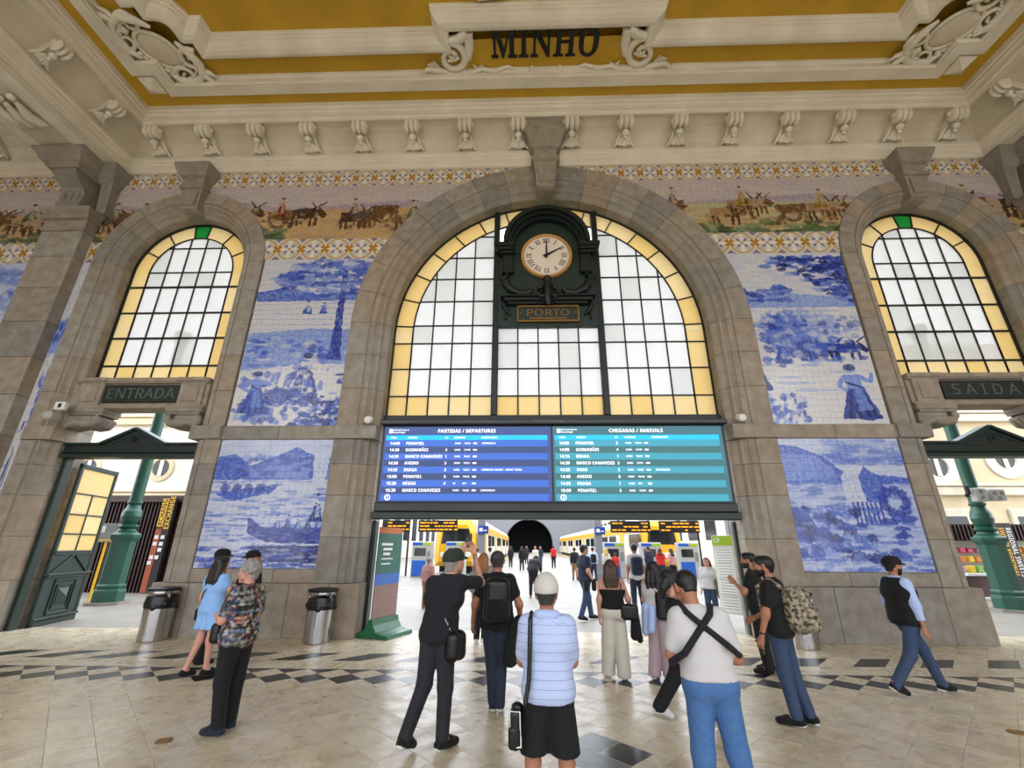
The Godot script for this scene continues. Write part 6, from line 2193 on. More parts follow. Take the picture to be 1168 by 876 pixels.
# spec: at, face, h, J (joint overrides), skin, top, top_sleeve, top_hem, low, low_kind, low_end, shoe, sole, hair, hair_kind, look, far
func person(spec: Dictionary) -> Node3D:
	var s: float = spec.get("h", 1.72) / 1.75
	var t := thing("person", spec.label, "person", Vector3(spec.at.x, spec.get("y", 0.009), spec.at.y), deg_to_rad(spec.get("face", 0.0)))
	var far: bool = spec.get("far", false)
	var J := {"pelvis": Vector3(0, 0.95, 0), "chest": Vector3(0, 1.28, 0), "neck": Vector3(0, 1.46, 0.01), "head": Vector3(0, 1.63, -0.02),
		"hip_l": Vector3(-0.085, 0.93, 0), "hip_r": Vector3(0.085, 0.93, 0), "knee_l": Vector3(-0.1, 0.5, -0.01), "knee_r": Vector3(0.1, 0.5, -0.01),
		"ank_l": Vector3(-0.11, 0.09, 0.03), "ank_r": Vector3(0.11, 0.09, 0.03), "toe_l": Vector3(-0.13, 0.035, -0.15), "toe_r": Vector3(0.13, 0.035, -0.15),
		"sh_l": Vector3(-0.165, 1.41, 0.01), "sh_r": Vector3(0.165, 1.41, 0.01), "el_l": Vector3(-0.215, 1.13, 0.04), "el_r": Vector3(0.215, 1.13, 0.04),
		"wr_l": Vector3(-0.225, 0.88, -0.03), "wr_r": Vector3(0.225, 0.88, -0.03)}
	for q in spec.get("J", {}): J[q] = spec.J[q]
	for q in J: J[q] = J[q] * s
	var fat: float = spec.get("fat", 1.0)
	var P: Vector3 = J.pelvis
	var C: Vector3 = J.chest
	var Nk: Vector3 = J.neck
	var H: Vector3 = J.head
	var R: Vector3 = (J.sh_r - J.sh_l).normalized()
	var Rp: Vector3 = (J.hip_r - J.hip_l).normalized()
	var fw: Vector3 = Basis(Vector3.UP, deg_to_rad(spec.get("look", 0.0))) * Vector3(0, 0, -1)
	var nod := deg_to_rad(spec.get("nod", 0.0))
	var rt := fw.cross(Vector3.UP).normalized()
	fw = fw.rotated(rt, nod)
	var up := rt.cross(fw).normalized()
	var cell := 0.034 if far else 0.018
	var torso := func(o: float) -> Array:
		var B := P.lerp(C, 0.42)
		return [[P - Rp * 0.08 * s, P + Rp * 0.08 * s, 0.118 * s * fat + o, 0.118 * s * fat + o], [B - R * 0.065 * s, B + R * 0.065 * s, 0.112 * s * fat + o, 0.112 * s * fat + o],
			[C - R * 0.095 * s, C + R * 0.095 * s, 0.115 * s * fat + o, 0.115 * s * fat + o], [J.sh_l.lerp(J.sh_r, 0.06), J.sh_r.lerp(J.sh_l, 0.06), 0.062 * s + o, 0.062 * s + o],
			[P, C, 0.11 * s * fat + o, 0.12 * s * fat + o], [C, Nk, 0.1 * s + o, 0.062 * s + o]]
	var limb := func(ra: float, rb: float, o: float, a: String, b: String) -> Array:
		return [J[a], J[b], ra * s + o, rb * s + o]
	# body: torso, neck, limbs as one surface, then head and hands on finer grids
	var body: Array = torso.call(-0.012)
	body.append([Nk - Vector3(0, 0.03, 0) * s, H - up * 0.06 * s - fw * 0.015 * s, 0.058 * s, 0.052 * s])
	for q in ["_l", "_r"]:
		body.append(limb.call(0.05, 0.042, 0.0, "sh" + q, "el" + q))
		body.append(limb.call(0.043, 0.028, 0.0, "el" + q, "wr" + q))
		body.append(limb.call(0.09 * fat, 0.06, -0.008, "hip" + q, "knee" + q))
		body.append(limb.call(0.058, 0.038, 0.0, "knee" + q, "ank" + q))
		body.append([J["ank" + q], J["toe" + q], 0.04 * s, 0.025 * s])
	var hs := s * 1.09
	var head := [[H + up * 0.035 * hs - fw * 0.028 * hs, H + up * 0.03 * hs + fw * 0.03 * hs, 0.079 * hs, 0.073 * hs], [H - up * 0.02 * hs - fw * 0.02 * hs, H - up * 0.01 * hs + fw * 0.03 * hs, 0.068 * hs, 0.062 * hs],
		[H + fw * 0.045 * hs - up * 0.03 * hs, H + fw * 0.056 * hs - up * 0.072 * hs, 0.05 * hs, 0.036 * hs], [H - up * 0.06 * hs - fw * 0.015 * hs, Nk, 0.053 * hs, 0.058 * hs]]
	for q in [-1.0, 1.0]:
		head.append([H + fw * 0.05 * hs - up * 0.012 * hs + rt * q * 0.032 * hs, H + fw * 0.04 * hs - up * 0.045 * hs + rt * q * 0.035 * hs, 0.04 * hs, 0.034 * hs])
		head.append([H + fw * 0.086 * hs + up * 0.03 * hs, H + fw * 0.075 * hs + up * 0.028 * hs + rt * q * 0.045 * hs, 0.016 * hs, 0.014 * hs])
		head.append([H + rt * q * 0.078 * hs - fw * 0.008 * hs + up * 0.022 * hs, H + rt * q * 0.074 * hs - fw * 0.002 * hs - up * 0.022 * hs, 0.015 * hs, 0.01 * hs])
	head.append([H + fw * 0.095 * hs + up * 0.015 * hs, H + fw * 0.112 * hs - up * 0.022 * hs, 0.009 * hs, 0.014 * hs])
	head.append([H + fw * 0.094 * hs - up * 0.052 * hs - rt * 0.016 * hs, H + fw * 0.094 * hs - up * 0.052 * hs + rt * 0.016 * hs, 0.011 * hs, 0.011 * hs])
	head.append([H + fw * 0.08 * hs - up * 0.088 * hs, H + fw * 0.078 * hs - up * 0.085 * hs, 0.02 * hs, 0.02 * hs])
	var grids := [[body, cell, 0.05 * s, []], [head, 0.015 if far else 0.0088, 0.016 * s, []]]
	for q in ["l", "r"]:
		var d: Vector3 = J["wr_" + q] - J["el_" + q]
		var side: Vector3 = spec.get("thumb_" + q, Vector3(0, 0, -1))
		if far: grids.append([[[J["wr_" + q], J["wr_" + q] + d.normalized() * 0.13 * s, 0.032 * s, 0.022 * s]], 0.018, 0.02, []])
		else: grids.append([hand_prims(J["wr_" + q], spec.get("reach_" + q, d), side, spec.get("curl_" + q, 0.45), s), 0.006, 0.008, []])
	var skin: Color = spec.get("skin", Color(0.72, 0.5, 0.4))
	var sl := skin.srgb_to_linear()
	var brow: Color = spec.get("brow", Color(0.1, 0.07, 0.05))
	var beard: bool = spec.get("beard", false)
	var paint := func(v: Vector3) -> Color:
		var c := sl
		var w := v - H
		var x := w.dot(rt) / hs
		var y := w.dot(up) / hs
		var z := w.dot(fw) / hs
		if z > 0.05 and absf(x) < 0.08 and absf(y) < 0.12:
			if Vector2(absf(x) - 0.031, y - 0.008).length() < 0.011: c = Color(0.02, 0.015, 0.012)
			elif Vector2((absf(x) - 0.033) * 0.45, y - 0.032).length() < 0.007: c = brow.srgb_to_linear()
			elif Vector2(x * 0.4, y + 0.053).length() < 0.0085: c = sl.lerp(Color(0.35, 0.06, 0.05), 0.45)
		if beard and z > -0.01 and y < -0.022 and y > -0.14 and not (absf(x) < 0.02 and y > -0.045 and z > 0.1): c = Color(0.012, 0.009, 0.008)
		return c
	later("body", grids, M.skin, t, paint)
	# clothes
	if spec.has("top"):
		var o := 0.018
		var pr: Array = torso.call(o)
		var sv: float = spec.get("sleeve", 0.55)
		for q in ["_l", "_r"]:
			if sv > 0.0: pr.append([J["sh" + q], J["sh" + q].lerp(J["el" + q], minf(sv, 1.0)), 0.062 * s + 0.008, (0.06 if sv < 0.99 else 0.05) * s + 0.008])
			if sv > 1.0: pr.append([J["el" + q], J["el" + q].lerp(J["wr" + q], sv - 1.0), 0.052 * s + 0.006, 0.036 * s + 0.006])
		var cuts := [[Vector3(0, 1, 0), spec.get("neckline", 1.515) * s]]
		cuts.append([Vector3(0, -1, 0), -spec.get("hem", 0.9) * s])
		for q in spec.get("top_cuts", []): cuts.append([q[0], q[1] * s])
		later(spec.get("top_name", "shirt"), [[pr, cell, 0.05 * s, cuts]], spec.top, t)
	var kind: String = spec.get("low_kind", "trousers")
	if spec.has("low"):
		var pr := []
		var e: float = spec.get("low_end", 0.07)
		var w: float = spec.get("wide", 1.0)
		var po := 0.012
		if kind == "dress":
			pr.append([P - Rp * 0.09 * s, P + Rp * 0.09 * s, 0.13 * s, 0.13 * s])
			var hm: Vector3 = (J.knee_l + J.knee_r) / 2
			for q in [-0.1, 0.0, 0.1]: pr.append([P + Rp * q * s, hm + Rp * q * 1.3 * s + Vector3(0, 0.02, 0), 0.11 * s, 0.12 * s])
		else:
			pr.append([P - Rp * 0.08 * s, P + Rp * 0.08 * s, 0.118 * s * fat + po, 0.118 * s * fat + po])
			for q in ["_l", "_r"]:
				pr.append([J["hip" + q], J["knee" + q], 0.092 * s * fat + po, (0.066 * s + po) * lerpf(1.0, w, 0.6)])
				if kind == "shorts": continue
				pr.append([J["knee" + q], J["ank" + q] + Vector3(0, -0.02, 0) * s, (0.064 * s + po) * lerpf(1.0, w, 0.6), (0.05 * s + po) * w])
		var cuts := [[Vector3(0, -1, 0), -e * s], [Vector3(0, 1, 0), spec.get("waist", 1.04) * s]]
		later({"trousers": "trousers", "shorts": "shorts", "dress": "skirt"}[kind], [[pr, cell, 0.03 * s, cuts]], spec.low, t)
	if spec.has("shoe"):
		for q in ["_l", "_r"]:
			var a: Vector3 = J["ank" + q]
			var e: Vector3 = J["toe" + q]
			var dir: Vector3 = (e - a)
			var heel := a - Vector3(dir.x, 0, dir.z).normalized() * 0.035 * s
			heel.y = a.y - 0.04 * s
			var n := dir.cross(Vector3.RIGHT.rotated(Vector3.UP, atan2(-dir.x, -dir.z))).normalized()
			if n.y > 0: n = -n
			var low: float = minf(n.dot(heel), n.dot(e)) + 0.0
			var d0: float = maxf(n.dot(heel + n * 0.045 * s), n.dot(e + n * 0.03 * s))
			var pr := [[heel, a.lerp(e, 0.55) + n * 0.005, 0.046 * s, 0.047 * s], [a.lerp(e, 0.5) + n * 0.01 * s, e, 0.046 * s, 0.036 * s], [a + Vector3(0, 0.0, 0), heel, 0.046 * s, 0.044 * s]]
			later("shoe", [[pr, 0.022 if far else 0.01, 0.02, [[n, d0 - 0.012 * s]]]], spec.shoe, t)
			if spec.has("sole") and not far:
				var ps := []
				for g in pr.slice(0, 2): ps.append([g[0] + n * 0.0, g[1], g[2] + 0.005, g[3] + 0.005])
				later("sole", [[ps, 0.009, 0.02, [[n, d0], [-n, -(d0 - 0.028 * s)]]]], spec.sole, t)
	# hair and hats
	var hk: String = spec.get("hair_kind", "short")
	if spec.has("hair"):
		var pr := [[H + up * 0.045 * hs - fw * 0.035 * hs, H + up * 0.05 * hs + fw * 0.025 * hs, 0.084 * hs, 0.078 * hs], [H - fw * 0.045 * hs + up * 0.03 * hs, H - fw * 0.05 * hs - up * 0.03 * hs, 0.072 * hs, 0.055 * hs]]
		if hk == "long":
			var L: float = spec.get("hair_len", 0.36) * s
			for q in [-0.055, 0.0, 0.055]:
				pr.append([H - fw * 0.055 * hs + rt * q * hs, H - fw * 0.08 * hs - Vector3(0, L * 0.45, 0) + rt * q * 1.25 * hs + Vector3(0, 0, 0.02), 0.055 * hs, 0.05 * hs])
				pr.append([H - fw * 0.08 * hs - Vector3(0, L * 0.45, 0) + rt * q * 1.25 * hs + Vector3(0, 0, 0.02), H - Vector3(0, L, 0) - fw * 0.1 * hs + rt * q * 1.2 * hs + Vector3(0, 0, 0.02), 0.05 * hs, 0.032 * hs])
			for q in [-1.0, 1.0]: pr.append([H + up * 0.03 * hs + rt * q * 0.06 * hs, H - up * 0.07 * hs + rt * q * 0.075 * hs - fw * 0.01 * hs, 0.035 * hs, 0.03 * hs])
		elif hk == "curly":
			for k in 26:
				var a := k * 2.4
				var hgt := 1.0 - k / 26.0 * 1.4
				var rad := sqrt(maxf(0.0, 1.0 - hgt * hgt))
				pr.append([H + up * (0.04 + 0.085 * hgt) * hs + (rt * cos(a) + fw * sin(a)) * 0.085 * rad * hs - fw * 0.02 * hs, H + up * (0.04 + 0.09 * hgt) * hs + (rt * cos(a) + fw * sin(a)) * 0.09 * rad * hs - fw * 0.02 * hs, 0.026 * hs, 0.022 * hs])
		var cut_n := (fw * 0.85 - up * 0.53).normalized()
		var cuts := [[cut_n, cut_n.dot(H) + spec.get("hairline", 0.03) * hs]]
		if hk == "short": cuts.append([-up, -up.dot(H) + 0.055 * hs])
		later("hair", [[pr, 0.018 if far else 0.0105, 0.02, cuts]], spec.hair, t)
	if spec.has("cap"):
		var pr := [[H + up * 0.055 * hs - fw * 0.03 * hs, H + up * 0.06 * hs + fw * 0.03 * hs, 0.094 * hs, 0.088 * hs]]
		if spec.get("cap_kind", "peak") == "flat":
			pr = [[H + up * 0.06 * hs - fw * 0.04 * hs, H + up * 0.055 * hs + fw * 0.06 * hs, 0.1 * hs, 0.085 * hs], [H + up * 0.1 * hs - fw * 0.03 * hs, H + up * 0.075 * hs + fw * 0.05 * hs, 0.08 * hs, 0.07 * hs]]
		later("cap", [[pr, 0.016 if far else 0.0105, 0.02, [[-up, -up.dot(H) - 0.028 * hs]]]], spec.cap, t)
		var pb := []
		var reach: float = 0.165 if spec.get("cap_kind", "peak") == "peak" else 0.14
		for q in [-0.05, -0.025, 0.0, 0.025, 0.05]: pb.append([H + up * 0.045 * hs + fw * 0.07 * hs + rt * q * hs, H + up * 0.035 * hs + fw * (reach - absf(q) * 0.6) * hs + rt * q * hs, 0.014 * hs, 0.012 * hs])
		later("cap_peak", [[pb, 0.014 if far else 0.007, 0.012, []]], spec.get("peak", spec.cap), t)
	for x in spec.get("extra", []):
		# [name, capsules in joint scale, material, smooth, cuts]
		var pr := []
		for q in x[1]: pr.append([q[0] * s, q[1] * s, q[2] * s, q[3] * s])
		var cuts := []
		for q in x[4] if x.size() > 4 else []: cuts.append([q[0], q[1] * s])
		later(x[0], [[pr, 0.02 if far else (x[5] if x.size() > 5 else 0.0145), x[3] * s, cuts]], x[2], t)
	return t

static func band(pts: Array, r: float) -> Array:
	# a strap as a chain of capsules
	var o := []
	for i in pts.size() - 1: o.append([pts[i], pts[i + 1], r, r])
	return o

static func pack(c: Vector3, w: float, h: float, d: float, r: float) -> Array:
	# rounded box of capsules about c
	var o := []
	for x in [-1.0, -0.33, 0.33, 1.0]:
		for z in [-1.0, 1.0]: o.append([c + Vector3(x * (w / 2 - r), -h / 2 + r, z * maxf(0.0, d / 2 - r)), c + Vector3(x * (w / 2 - r), h / 2 - r, z * maxf(0.0, d / 2 - r)), r, r])
	return o

func V(x: float, y: float, z: float) -> Vector3:
	return Vector3(x, y, z)

func people_materials() -> void:
	var sk := mat("skin", Color(1, 1, 1), 0.55)
	sk.vertex_color_use_as_albedo = true
	sk.subsurf_scatter_enabled = true
	sk.subsurf_scatter_strength = 0.08
	cloth("c_black", Color(0.045, 0.045, 0.05))
	cloth("c_navy_black", Color(0.07, 0.075, 0.11))
	cloth("c_charcoal", Color(0.13, 0.13, 0.16))
	cloth("c_white", Color(0.78, 0.77, 0.77))
	cloth("c_offwhite", Color(0.8, 0.78, 0.73))
	cloth("c_red", Color(0.75, 0.1, 0.1))
	cloth("c_skyblue", Color(0.55, 0.72, 0.93))
	cloth("c_paleblue", Color(0.68, 0.76, 0.92))
	cloth("c_mauve", Color(0.68, 0.6, 0.62))
	cloth("c_tan", Color(0.55, 0.43, 0.3))
	cloth("c_pink", Color(0.74, 0.55, 0.53))
	cloth("c_navy", Color(0.13, 0.15, 0.23))
	cloth("c_olive", Color(0.32, 0.32, 0.24))
	cloth("c_greygreen", Color(0.5, 0.54, 0.52))
	cloth("c_capgreen", Color(0.16, 0.19, 0.16))
	cloth("c_capwhite", Color(0.78, 0.77, 0.74))
	cloth("c_sandal", Color(0.1, 0.13, 0.2))
	cloth("h_black", Color(0.035, 0.03, 0.03), 0.5)
	cloth("h_dark", Color(0.1, 0.075, 0.06), 0.5)
	cloth("h_brown", Color(0.24, 0.15, 0.1), 0.5)
	cloth("h_blond", Color(0.55, 0.36, 0.18), 0.5)
	cloth("h_yellow", Color(0.75, 0.6, 0.35), 0.5)
	cloth("h_red", Color(0.38, 0.15, 0.08), 0.5)
	cloth("h_orange", Color(0.66, 0.38, 0.14), 0.5)
	cloth("h_grey", Color(0.55, 0.54, 0.53), 0.6)
	cloth("h_greydark", Color(0.2, 0.19, 0.19), 0.6)
	mat("leather", Color(0.03, 0.03, 0.032), 0.35)
	mat("rubber_white", Color(0.85, 0.85, 0.84), 0.6)
	mat("phone_dark", Color(0.02, 0.02, 0.025), 0.15)
	mat("trim_white", Color(0.85, 0.86, 0.86), 0.5)
	var denim := noise_tex(256, 0.05, [[0.0, Color(0.82, 0.85, 0.9)], [1.0, Color(1, 1, 1)]], 14, FastNoiseLite.TYPE_SIMPLEX_SMOOTH, 4)
	for q in [["jeans_bright", Color(0.3, 0.46, 0.66)], ["jeans_blue", Color(0.22, 0.29, 0.4)], ["jeans_dark", Color(0.15, 0.18, 0.25)]]:
		var m := grained(q[0], q[1], denim, 1.6, 0.85)
		m.uv1_world_triplanar = false
	# woven stripe of the polo, flowers of the blouse, blotches of the camouflage
	var im := Image.create_empty(64, 64, false, Image.FORMAT_RGB8)
	im.fill(Color(0.72, 0.78, 0.92))
	for x in 64:
		var y := 30 + int(sin(x * 0.2) * 0.9)
		if x % 16 < 13:
			im.set_pixel(x, y, Color(0.13, 0.15, 0.25)); im.set_pixel(x, y + 1, Color(0.13, 0.15, 0.25)); im.set_pixel(x, y + 2, Color(0.2, 0.22, 0.34))
		for yy in [8, 18, 44, 54]: im.set_pixel(x, yy, Color(0.64, 0.7, 0.86))
	var st := mat("polo_stripe", Color(1, 1, 1), 0.85)
	st.albedo_texture = ImageTexture.create_from_image(im)
	st.uv1_triplanar = true
	st.uv1_scale = Vector3.ONE * 18.0
	px_scale = 1.0
	im = Image.create_empty(192, 192, false, Image.FORMAT_RGB8)
	im.fill(Color(0.08, 0.08, 0.09))
	var fn := FastNoiseLite.new()
	fn.seed = 5
	fn.frequency = 0.05
	var r := RandomNumberGenerator.new()
	r.seed = 4
	var cols := [Color(0.85, 0.83, 0.8), Color(0.3, 0.5, 0.8), Color(0.7, 0.15, 0.2), Color(0.8, 0.42, 0.3), Color(0.35, 0.42, 0.2), Color(0.85, 0.7, 0.3), Color(0.88, 0.86, 0.84), Color(0.5, 0.66, 0.86)]
	for k in 190: dab(im, r.randf() * 192, r.randf() * 192, r.randf_range(4, 12), r.randf_range(4, 10), cols[k % 8] if k % 3 else cols[0], 0.95, fn, 0.6)
	var fl := mat("floral", Color(1, 1, 1), 0.8)
	fl.albedo_texture = ImageTexture.create_from_image(im)
	fl.uv1_triplanar = true
	fl.uv1_scale = Vector3.ONE * 2.1
	var cm := grained("camouflage", Color(0.9, 0.9, 0.9), noise_tex(256, 0.02, [[0.0, Color(0.25, 0.22, 0.17)], [0.38, Color(0.27, 0.24, 0.18)], [0.42, Color(0.52, 0.46, 0.36)], [0.55, Color(0.62, 0.57, 0.47)], [0.6, Color(0.75, 0.71, 0.62)], [1.0, Color(0.7, 0.66, 0.58)]], 9, FastNoiseLite.TYPE_SIMPLEX_SMOOTH, 3), 3.0, 0.85)
	cm.uv1_world_triplanar = false

func crowd() -> void:
	people_materials()
	var pale := Color(0.78, 0.58, 0.5)
	var tan := Color(0.66, 0.45, 0.35)
	# --- by the boat mural
	person({"label": "woman in a light blue dress with long dark hair and a black shoulder bag", "at": Vector2(-5.38, 2.85), "face": -18, "h": 1.6, "skin": pale, "top": M.c_skyblue, "sleeve": 0.3, "hem": 0.9, "low": M.c_skyblue, "low_kind": "dress", "low_end": 0.66, "waist": 1.1,
		"shoe": M.c_black, "hair": M.h_dark, "hair_kind": "long", "hair_len": 0.5, "top_name": "dress_bodice",
		"J": {"knee_l": V(-0.09, 0.5, 0.02), "ank_l": V(-0.12, 0.1, 0.14), "toe_l": V(-0.13, 0.035, -0.03), "ank_r": V(0.08, 0.09, -0.06), "toe_r": V(0.1, 0.035, -0.23), "el_r": V(0.27, 1.16, -0.1), "wr_r": V(0.2, 1.14, -0.3)},
		"extra": [["shoulder_bag", pack(V(-0.24, 0.86, -0.02), 0.2, 0.2, 0.12, 0.045), M.leather, 0.02], ["bag_strap", band([V(-0.2, 0.94, 0.06), V(-0.06, 1.2, 0.16), V(0.08, 1.4, 0.12), V(0.11, 1.48, 0.02)], 0.012), M.leather, 0.01]]})
	person({"label": "man in a red shirt and black cap behind the woman in the blue dress", "at": Vector2(-5.86, 2.15), "face": -40, "h": 1.68, "skin": tan, "top": M.c_red, "low": M.c_black, "shoe": M.c_black, "hair": M.h_black, "cap": M.c_black})
	person({"label": "person in black with a black cap and orange hair behind the floral blouse", "at": Vector2(-5.2, 2.3), "face": 150, "h": 1.66, "skin": pale, "top": M.c_black, "low": M.c_black, "shoe": M.c_black, "hair": M.h_orange, "hair_kind": "long", "hair_len": 0.34, "cap": M.c_black,
		"J": {"el_r": V(0.24, 1.15, -0.08), "wr_r": V(0.1, 1.2, -0.28)}})
	person({"label": "grey haired woman in a floral blouse and black trousers hugging a bag", "at": Vector2(-3.74, 4.82), "face": 74, "h": 1.6, "fat": 1.14, "skin": pale, "top": M.floral, "sleeve": 0.75, "hem": 0.8, "low": M.c_black, "shoe": M.c_sandal, "hair": M.h_grey, "hair_kind": "curly", "look": 22, "wide": 1.1,
		"J": {"ank_l": V(-0.1, 0.09, 0.06), "toe_l": V(-0.12, 0.035, -0.12), "ank_r": V(0.1, 0.09, 0.0), "toe_r": V(0.12, 0.035, -0.18), "el_l": V(-0.26, 1.14, -0.02), "wr_l": V(-0.06, 1.08, -0.24), "el_r": V(0.27, 1.14, -0.02), "wr_r": V(0.03, 1.14, -0.26)},
		"thumb_l": V(0, 1, 0), "thumb_r": V(0, 1, 0),
		"extra": [["handbag", pack(V(-0.03, 0.98, -0.21), 0.3, 0.22, 0.13, 0.05), M.leather, 0.02], ["bag_strap", band([V(0.1, 1.07, -0.2), V(0.2, 1.28, -0.13), V(0.19, 1.46, 0.0), V(0.12, 1.4, 0.13)], 0.014), M.leather, 0.01], ["sandal_strap", band([V(-0.17, 0.07, -0.03), V(-0.11, 0.1, -0.04), V(-0.06, 0.07, -0.03)], 0.012), M.c_sandal, 0.01]]})
	# --- man taking a picture
	var pm := person({"label": "man in a dark green cap and black shirt holding a phone overhead", "at": Vector2(-1.53, 5.08), "face": -28, "h": 1.74, "skin": pale, "top": M.c_navy_black, "sleeve": 0.85, "hem": 0.84, "low": M.c_charcoal, "shoe": M.c_black, "sole": M.rubber_white, "hair": M.h_grey, "cap": M.c_capgreen, "look": -8, "nod": 8,
		"J": {"chest": V(0.02, 1.28, -0.03), "neck": V(0.05, 1.46, -0.05), "head": V(0.08, 1.61, -0.1), "sh_l": V(-0.13, 1.41, -0.02), "sh_r": V(0.2, 1.43, -0.08), "el_r": V(0.25, 1.42, -0.36), "wr_r": V(0.07, 1.7, -0.5), "el_l": V(-0.14, 1.44, -0.33), "wr_l": V(-0.1, 1.7, -0.5),
			"hip_l": V(-0.085, 0.93, 0.02), "knee_l": V(-0.08, 0.52, 0.08), "ank_l": V(-0.1, 0.15, 0.3), "toe_l": V(-0.12, 0.05, 0.14), "hip_r": V(0.085, 0.93, -0.01), "knee_r": V(0.1, 0.5, -0.02), "ank_r": V(0.12, 0.09, 0.02), "toe_r": V(0.15, 0.035, -0.16)},
		"thumb_l": V(1, 0.2, 0), "thumb_r": V(-1, 0.2, 0), "reach_r": V(-0.3, 1, 0), "reach_l": V(0.1, 1, 0),
		"extra": [["belt_bag", pack(V(0.2, 0.86, -0.02), 0.16, 0.26, 0.22, 0.06), M.leather, 0.02], ["bag_strap", band([V(0.2, 0.98, 0.05), V(0.14, 1.12, 0.1)], 0.008), M.trim_white, 0.01]]})
	var ph := thing("smartphone", "dark smartphone held up by the man in the green cap", "phone", Vector3(-1.315, 1.85, 4.6), deg_to_rad(-10))
	var b := MB.new()
	b.box(Vector3.ZERO, Vector3(0.078, 0.16, 0.012), 0.005)
	part("case", b, M.phone_dark, ph)
	b = MB.new()
	b.box(Vector3(-0.018, 0.055, 0.008), Vector3(0.03, 0.035, 0.004), 0.001)
	part("lens_plate", b, M.black, ph)
	# --- man in black with a backpack
	person({"label": "man in a black shirt carrying a black backpack and a jacket", "at": Vector2(-1.0, 4.1), "face": 2, "h": 1.71, "skin": tan, "top": M.c_black, "hem": 0.82, "fat": 1.06, "low": M.jeans_dark, "shoe": M.c_navy, "sole": M.rubber_white, "hair": M.h_greydark, "hair_kind": "short",
		"J": {"knee_r": V(0.06, 0.5, -0.07), "ank_r": V(0.05, 0.12, 0.1), "toe_r": V(0.07, 0.04, -0.08), "knee_l": V(-0.05, 0.5, 0.0), "ank_l": V(-0.03, 0.09, -0.02), "toe_l": V(-0.04, 0.035, -0.2), "el_l": V(-0.27, 1.14, 0.06), "wr_l": V(-0.3, 0.92, -0.06), "el_r": V(0.28, 1.14, 0.04), "wr_r": V(0.3, 0.93, -0.1)},
		"extra": [["backpack", pack(V(0.0, 1.2, 0.19), 0.32, 0.5, 0.2, 0.08), M.leather, 0.03], ["pack_pocket", pack(V(0.02, 1.1, 0.29), 0.24, 0.24, 0.1, 0.045), M.c_black, 0.02], ["jacket", [[V(0.28, 0.95, 0.02), V(0.24, 0.6, 0.02), 0.07, 0.1], [V(0.22, 0.92, 0.1), V(0.17, 0.55, 0.08), 0.06, 0.09], [V(0.3, 0.9, -0.06), V(0.3, 0.66, -0.02), 0.05, 0.06]], M.c_black, 0.04]]})
	# --- man in the white cap and striped polo
	person({"label": "man in a white flat cap, striped pale blue polo and black shorts", "at": Vector2(-0.49, 6.45), "face": -6, "h": 1.54, "fat": 1.04, "skin": tan, "top": M.polo_stripe, "sleeve": 0.8, "hem": 0.86, "neckline": 1.5, "low": M.c_black, "low_kind": "shorts", "low_end": 0.52, "wide": 1.75, "shoe": M.c_black, "hair": M.h_greydark, "cap": M.c_capwhite, "cap_kind": "flat", "nod": 4,
		"J": {"el_l": V(-0.21, 1.14, -0.02), "wr_l": V(-0.12, 1.06, -0.26), "el_r": V(0.2, 1.14, -0.05), "wr_r": V(0.08, 1.06, -0.28), "knee_l": V(-0.13, 0.46, -0.01), "ank_l": V(-0.14, 0.09, 0.03), "knee_r": V(0.13, 0.46, -0.01), "ank_r": V(0.14, 0.09, 0.03)},
		"extra": [["shoulder_strap", band([V(-0.13, 1.5, 0.0), V(-0.13, 1.46, 0.1), V(-0.13, 1.3, 0.16), V(-0.14, 1.05, 0.165), V(-0.17, 0.88, 0.18)], 0.02), M.leather, 0.005], ["collar", [[V(-0.06, 1.49, 0.05), V(0.06, 1.49, 0.05), 0.045, 0.045], [V(-0.07, 1.47, 0.0), V(0.07, 1.47, 0.0), 0.05, 0.05]], M.c_paleblue, 0.03, [[V(0, 1, 0), 1.53]]], ["shoulder_bag", pack(V(-0.25, 0.72, 0.08), 0.1, 0.27, 0.22, 0.04), M.leather, 0.01],
			["bag_piping", band([V(-0.29, 0.84, 0.18), V(-0.21, 0.84, 0.19), V(-0.2, 0.62, 0.19), V(-0.28, 0.61, 0.18), V(-0.29, 0.84, 0.18)], 0.006), M.trim_white, 0.004, [], 0.006], ["bag_pocket", pack(V(-0.265, 0.67, 0.17), 0.07, 0.15, 0.06, 0.025), M.leather, 0.01]]})
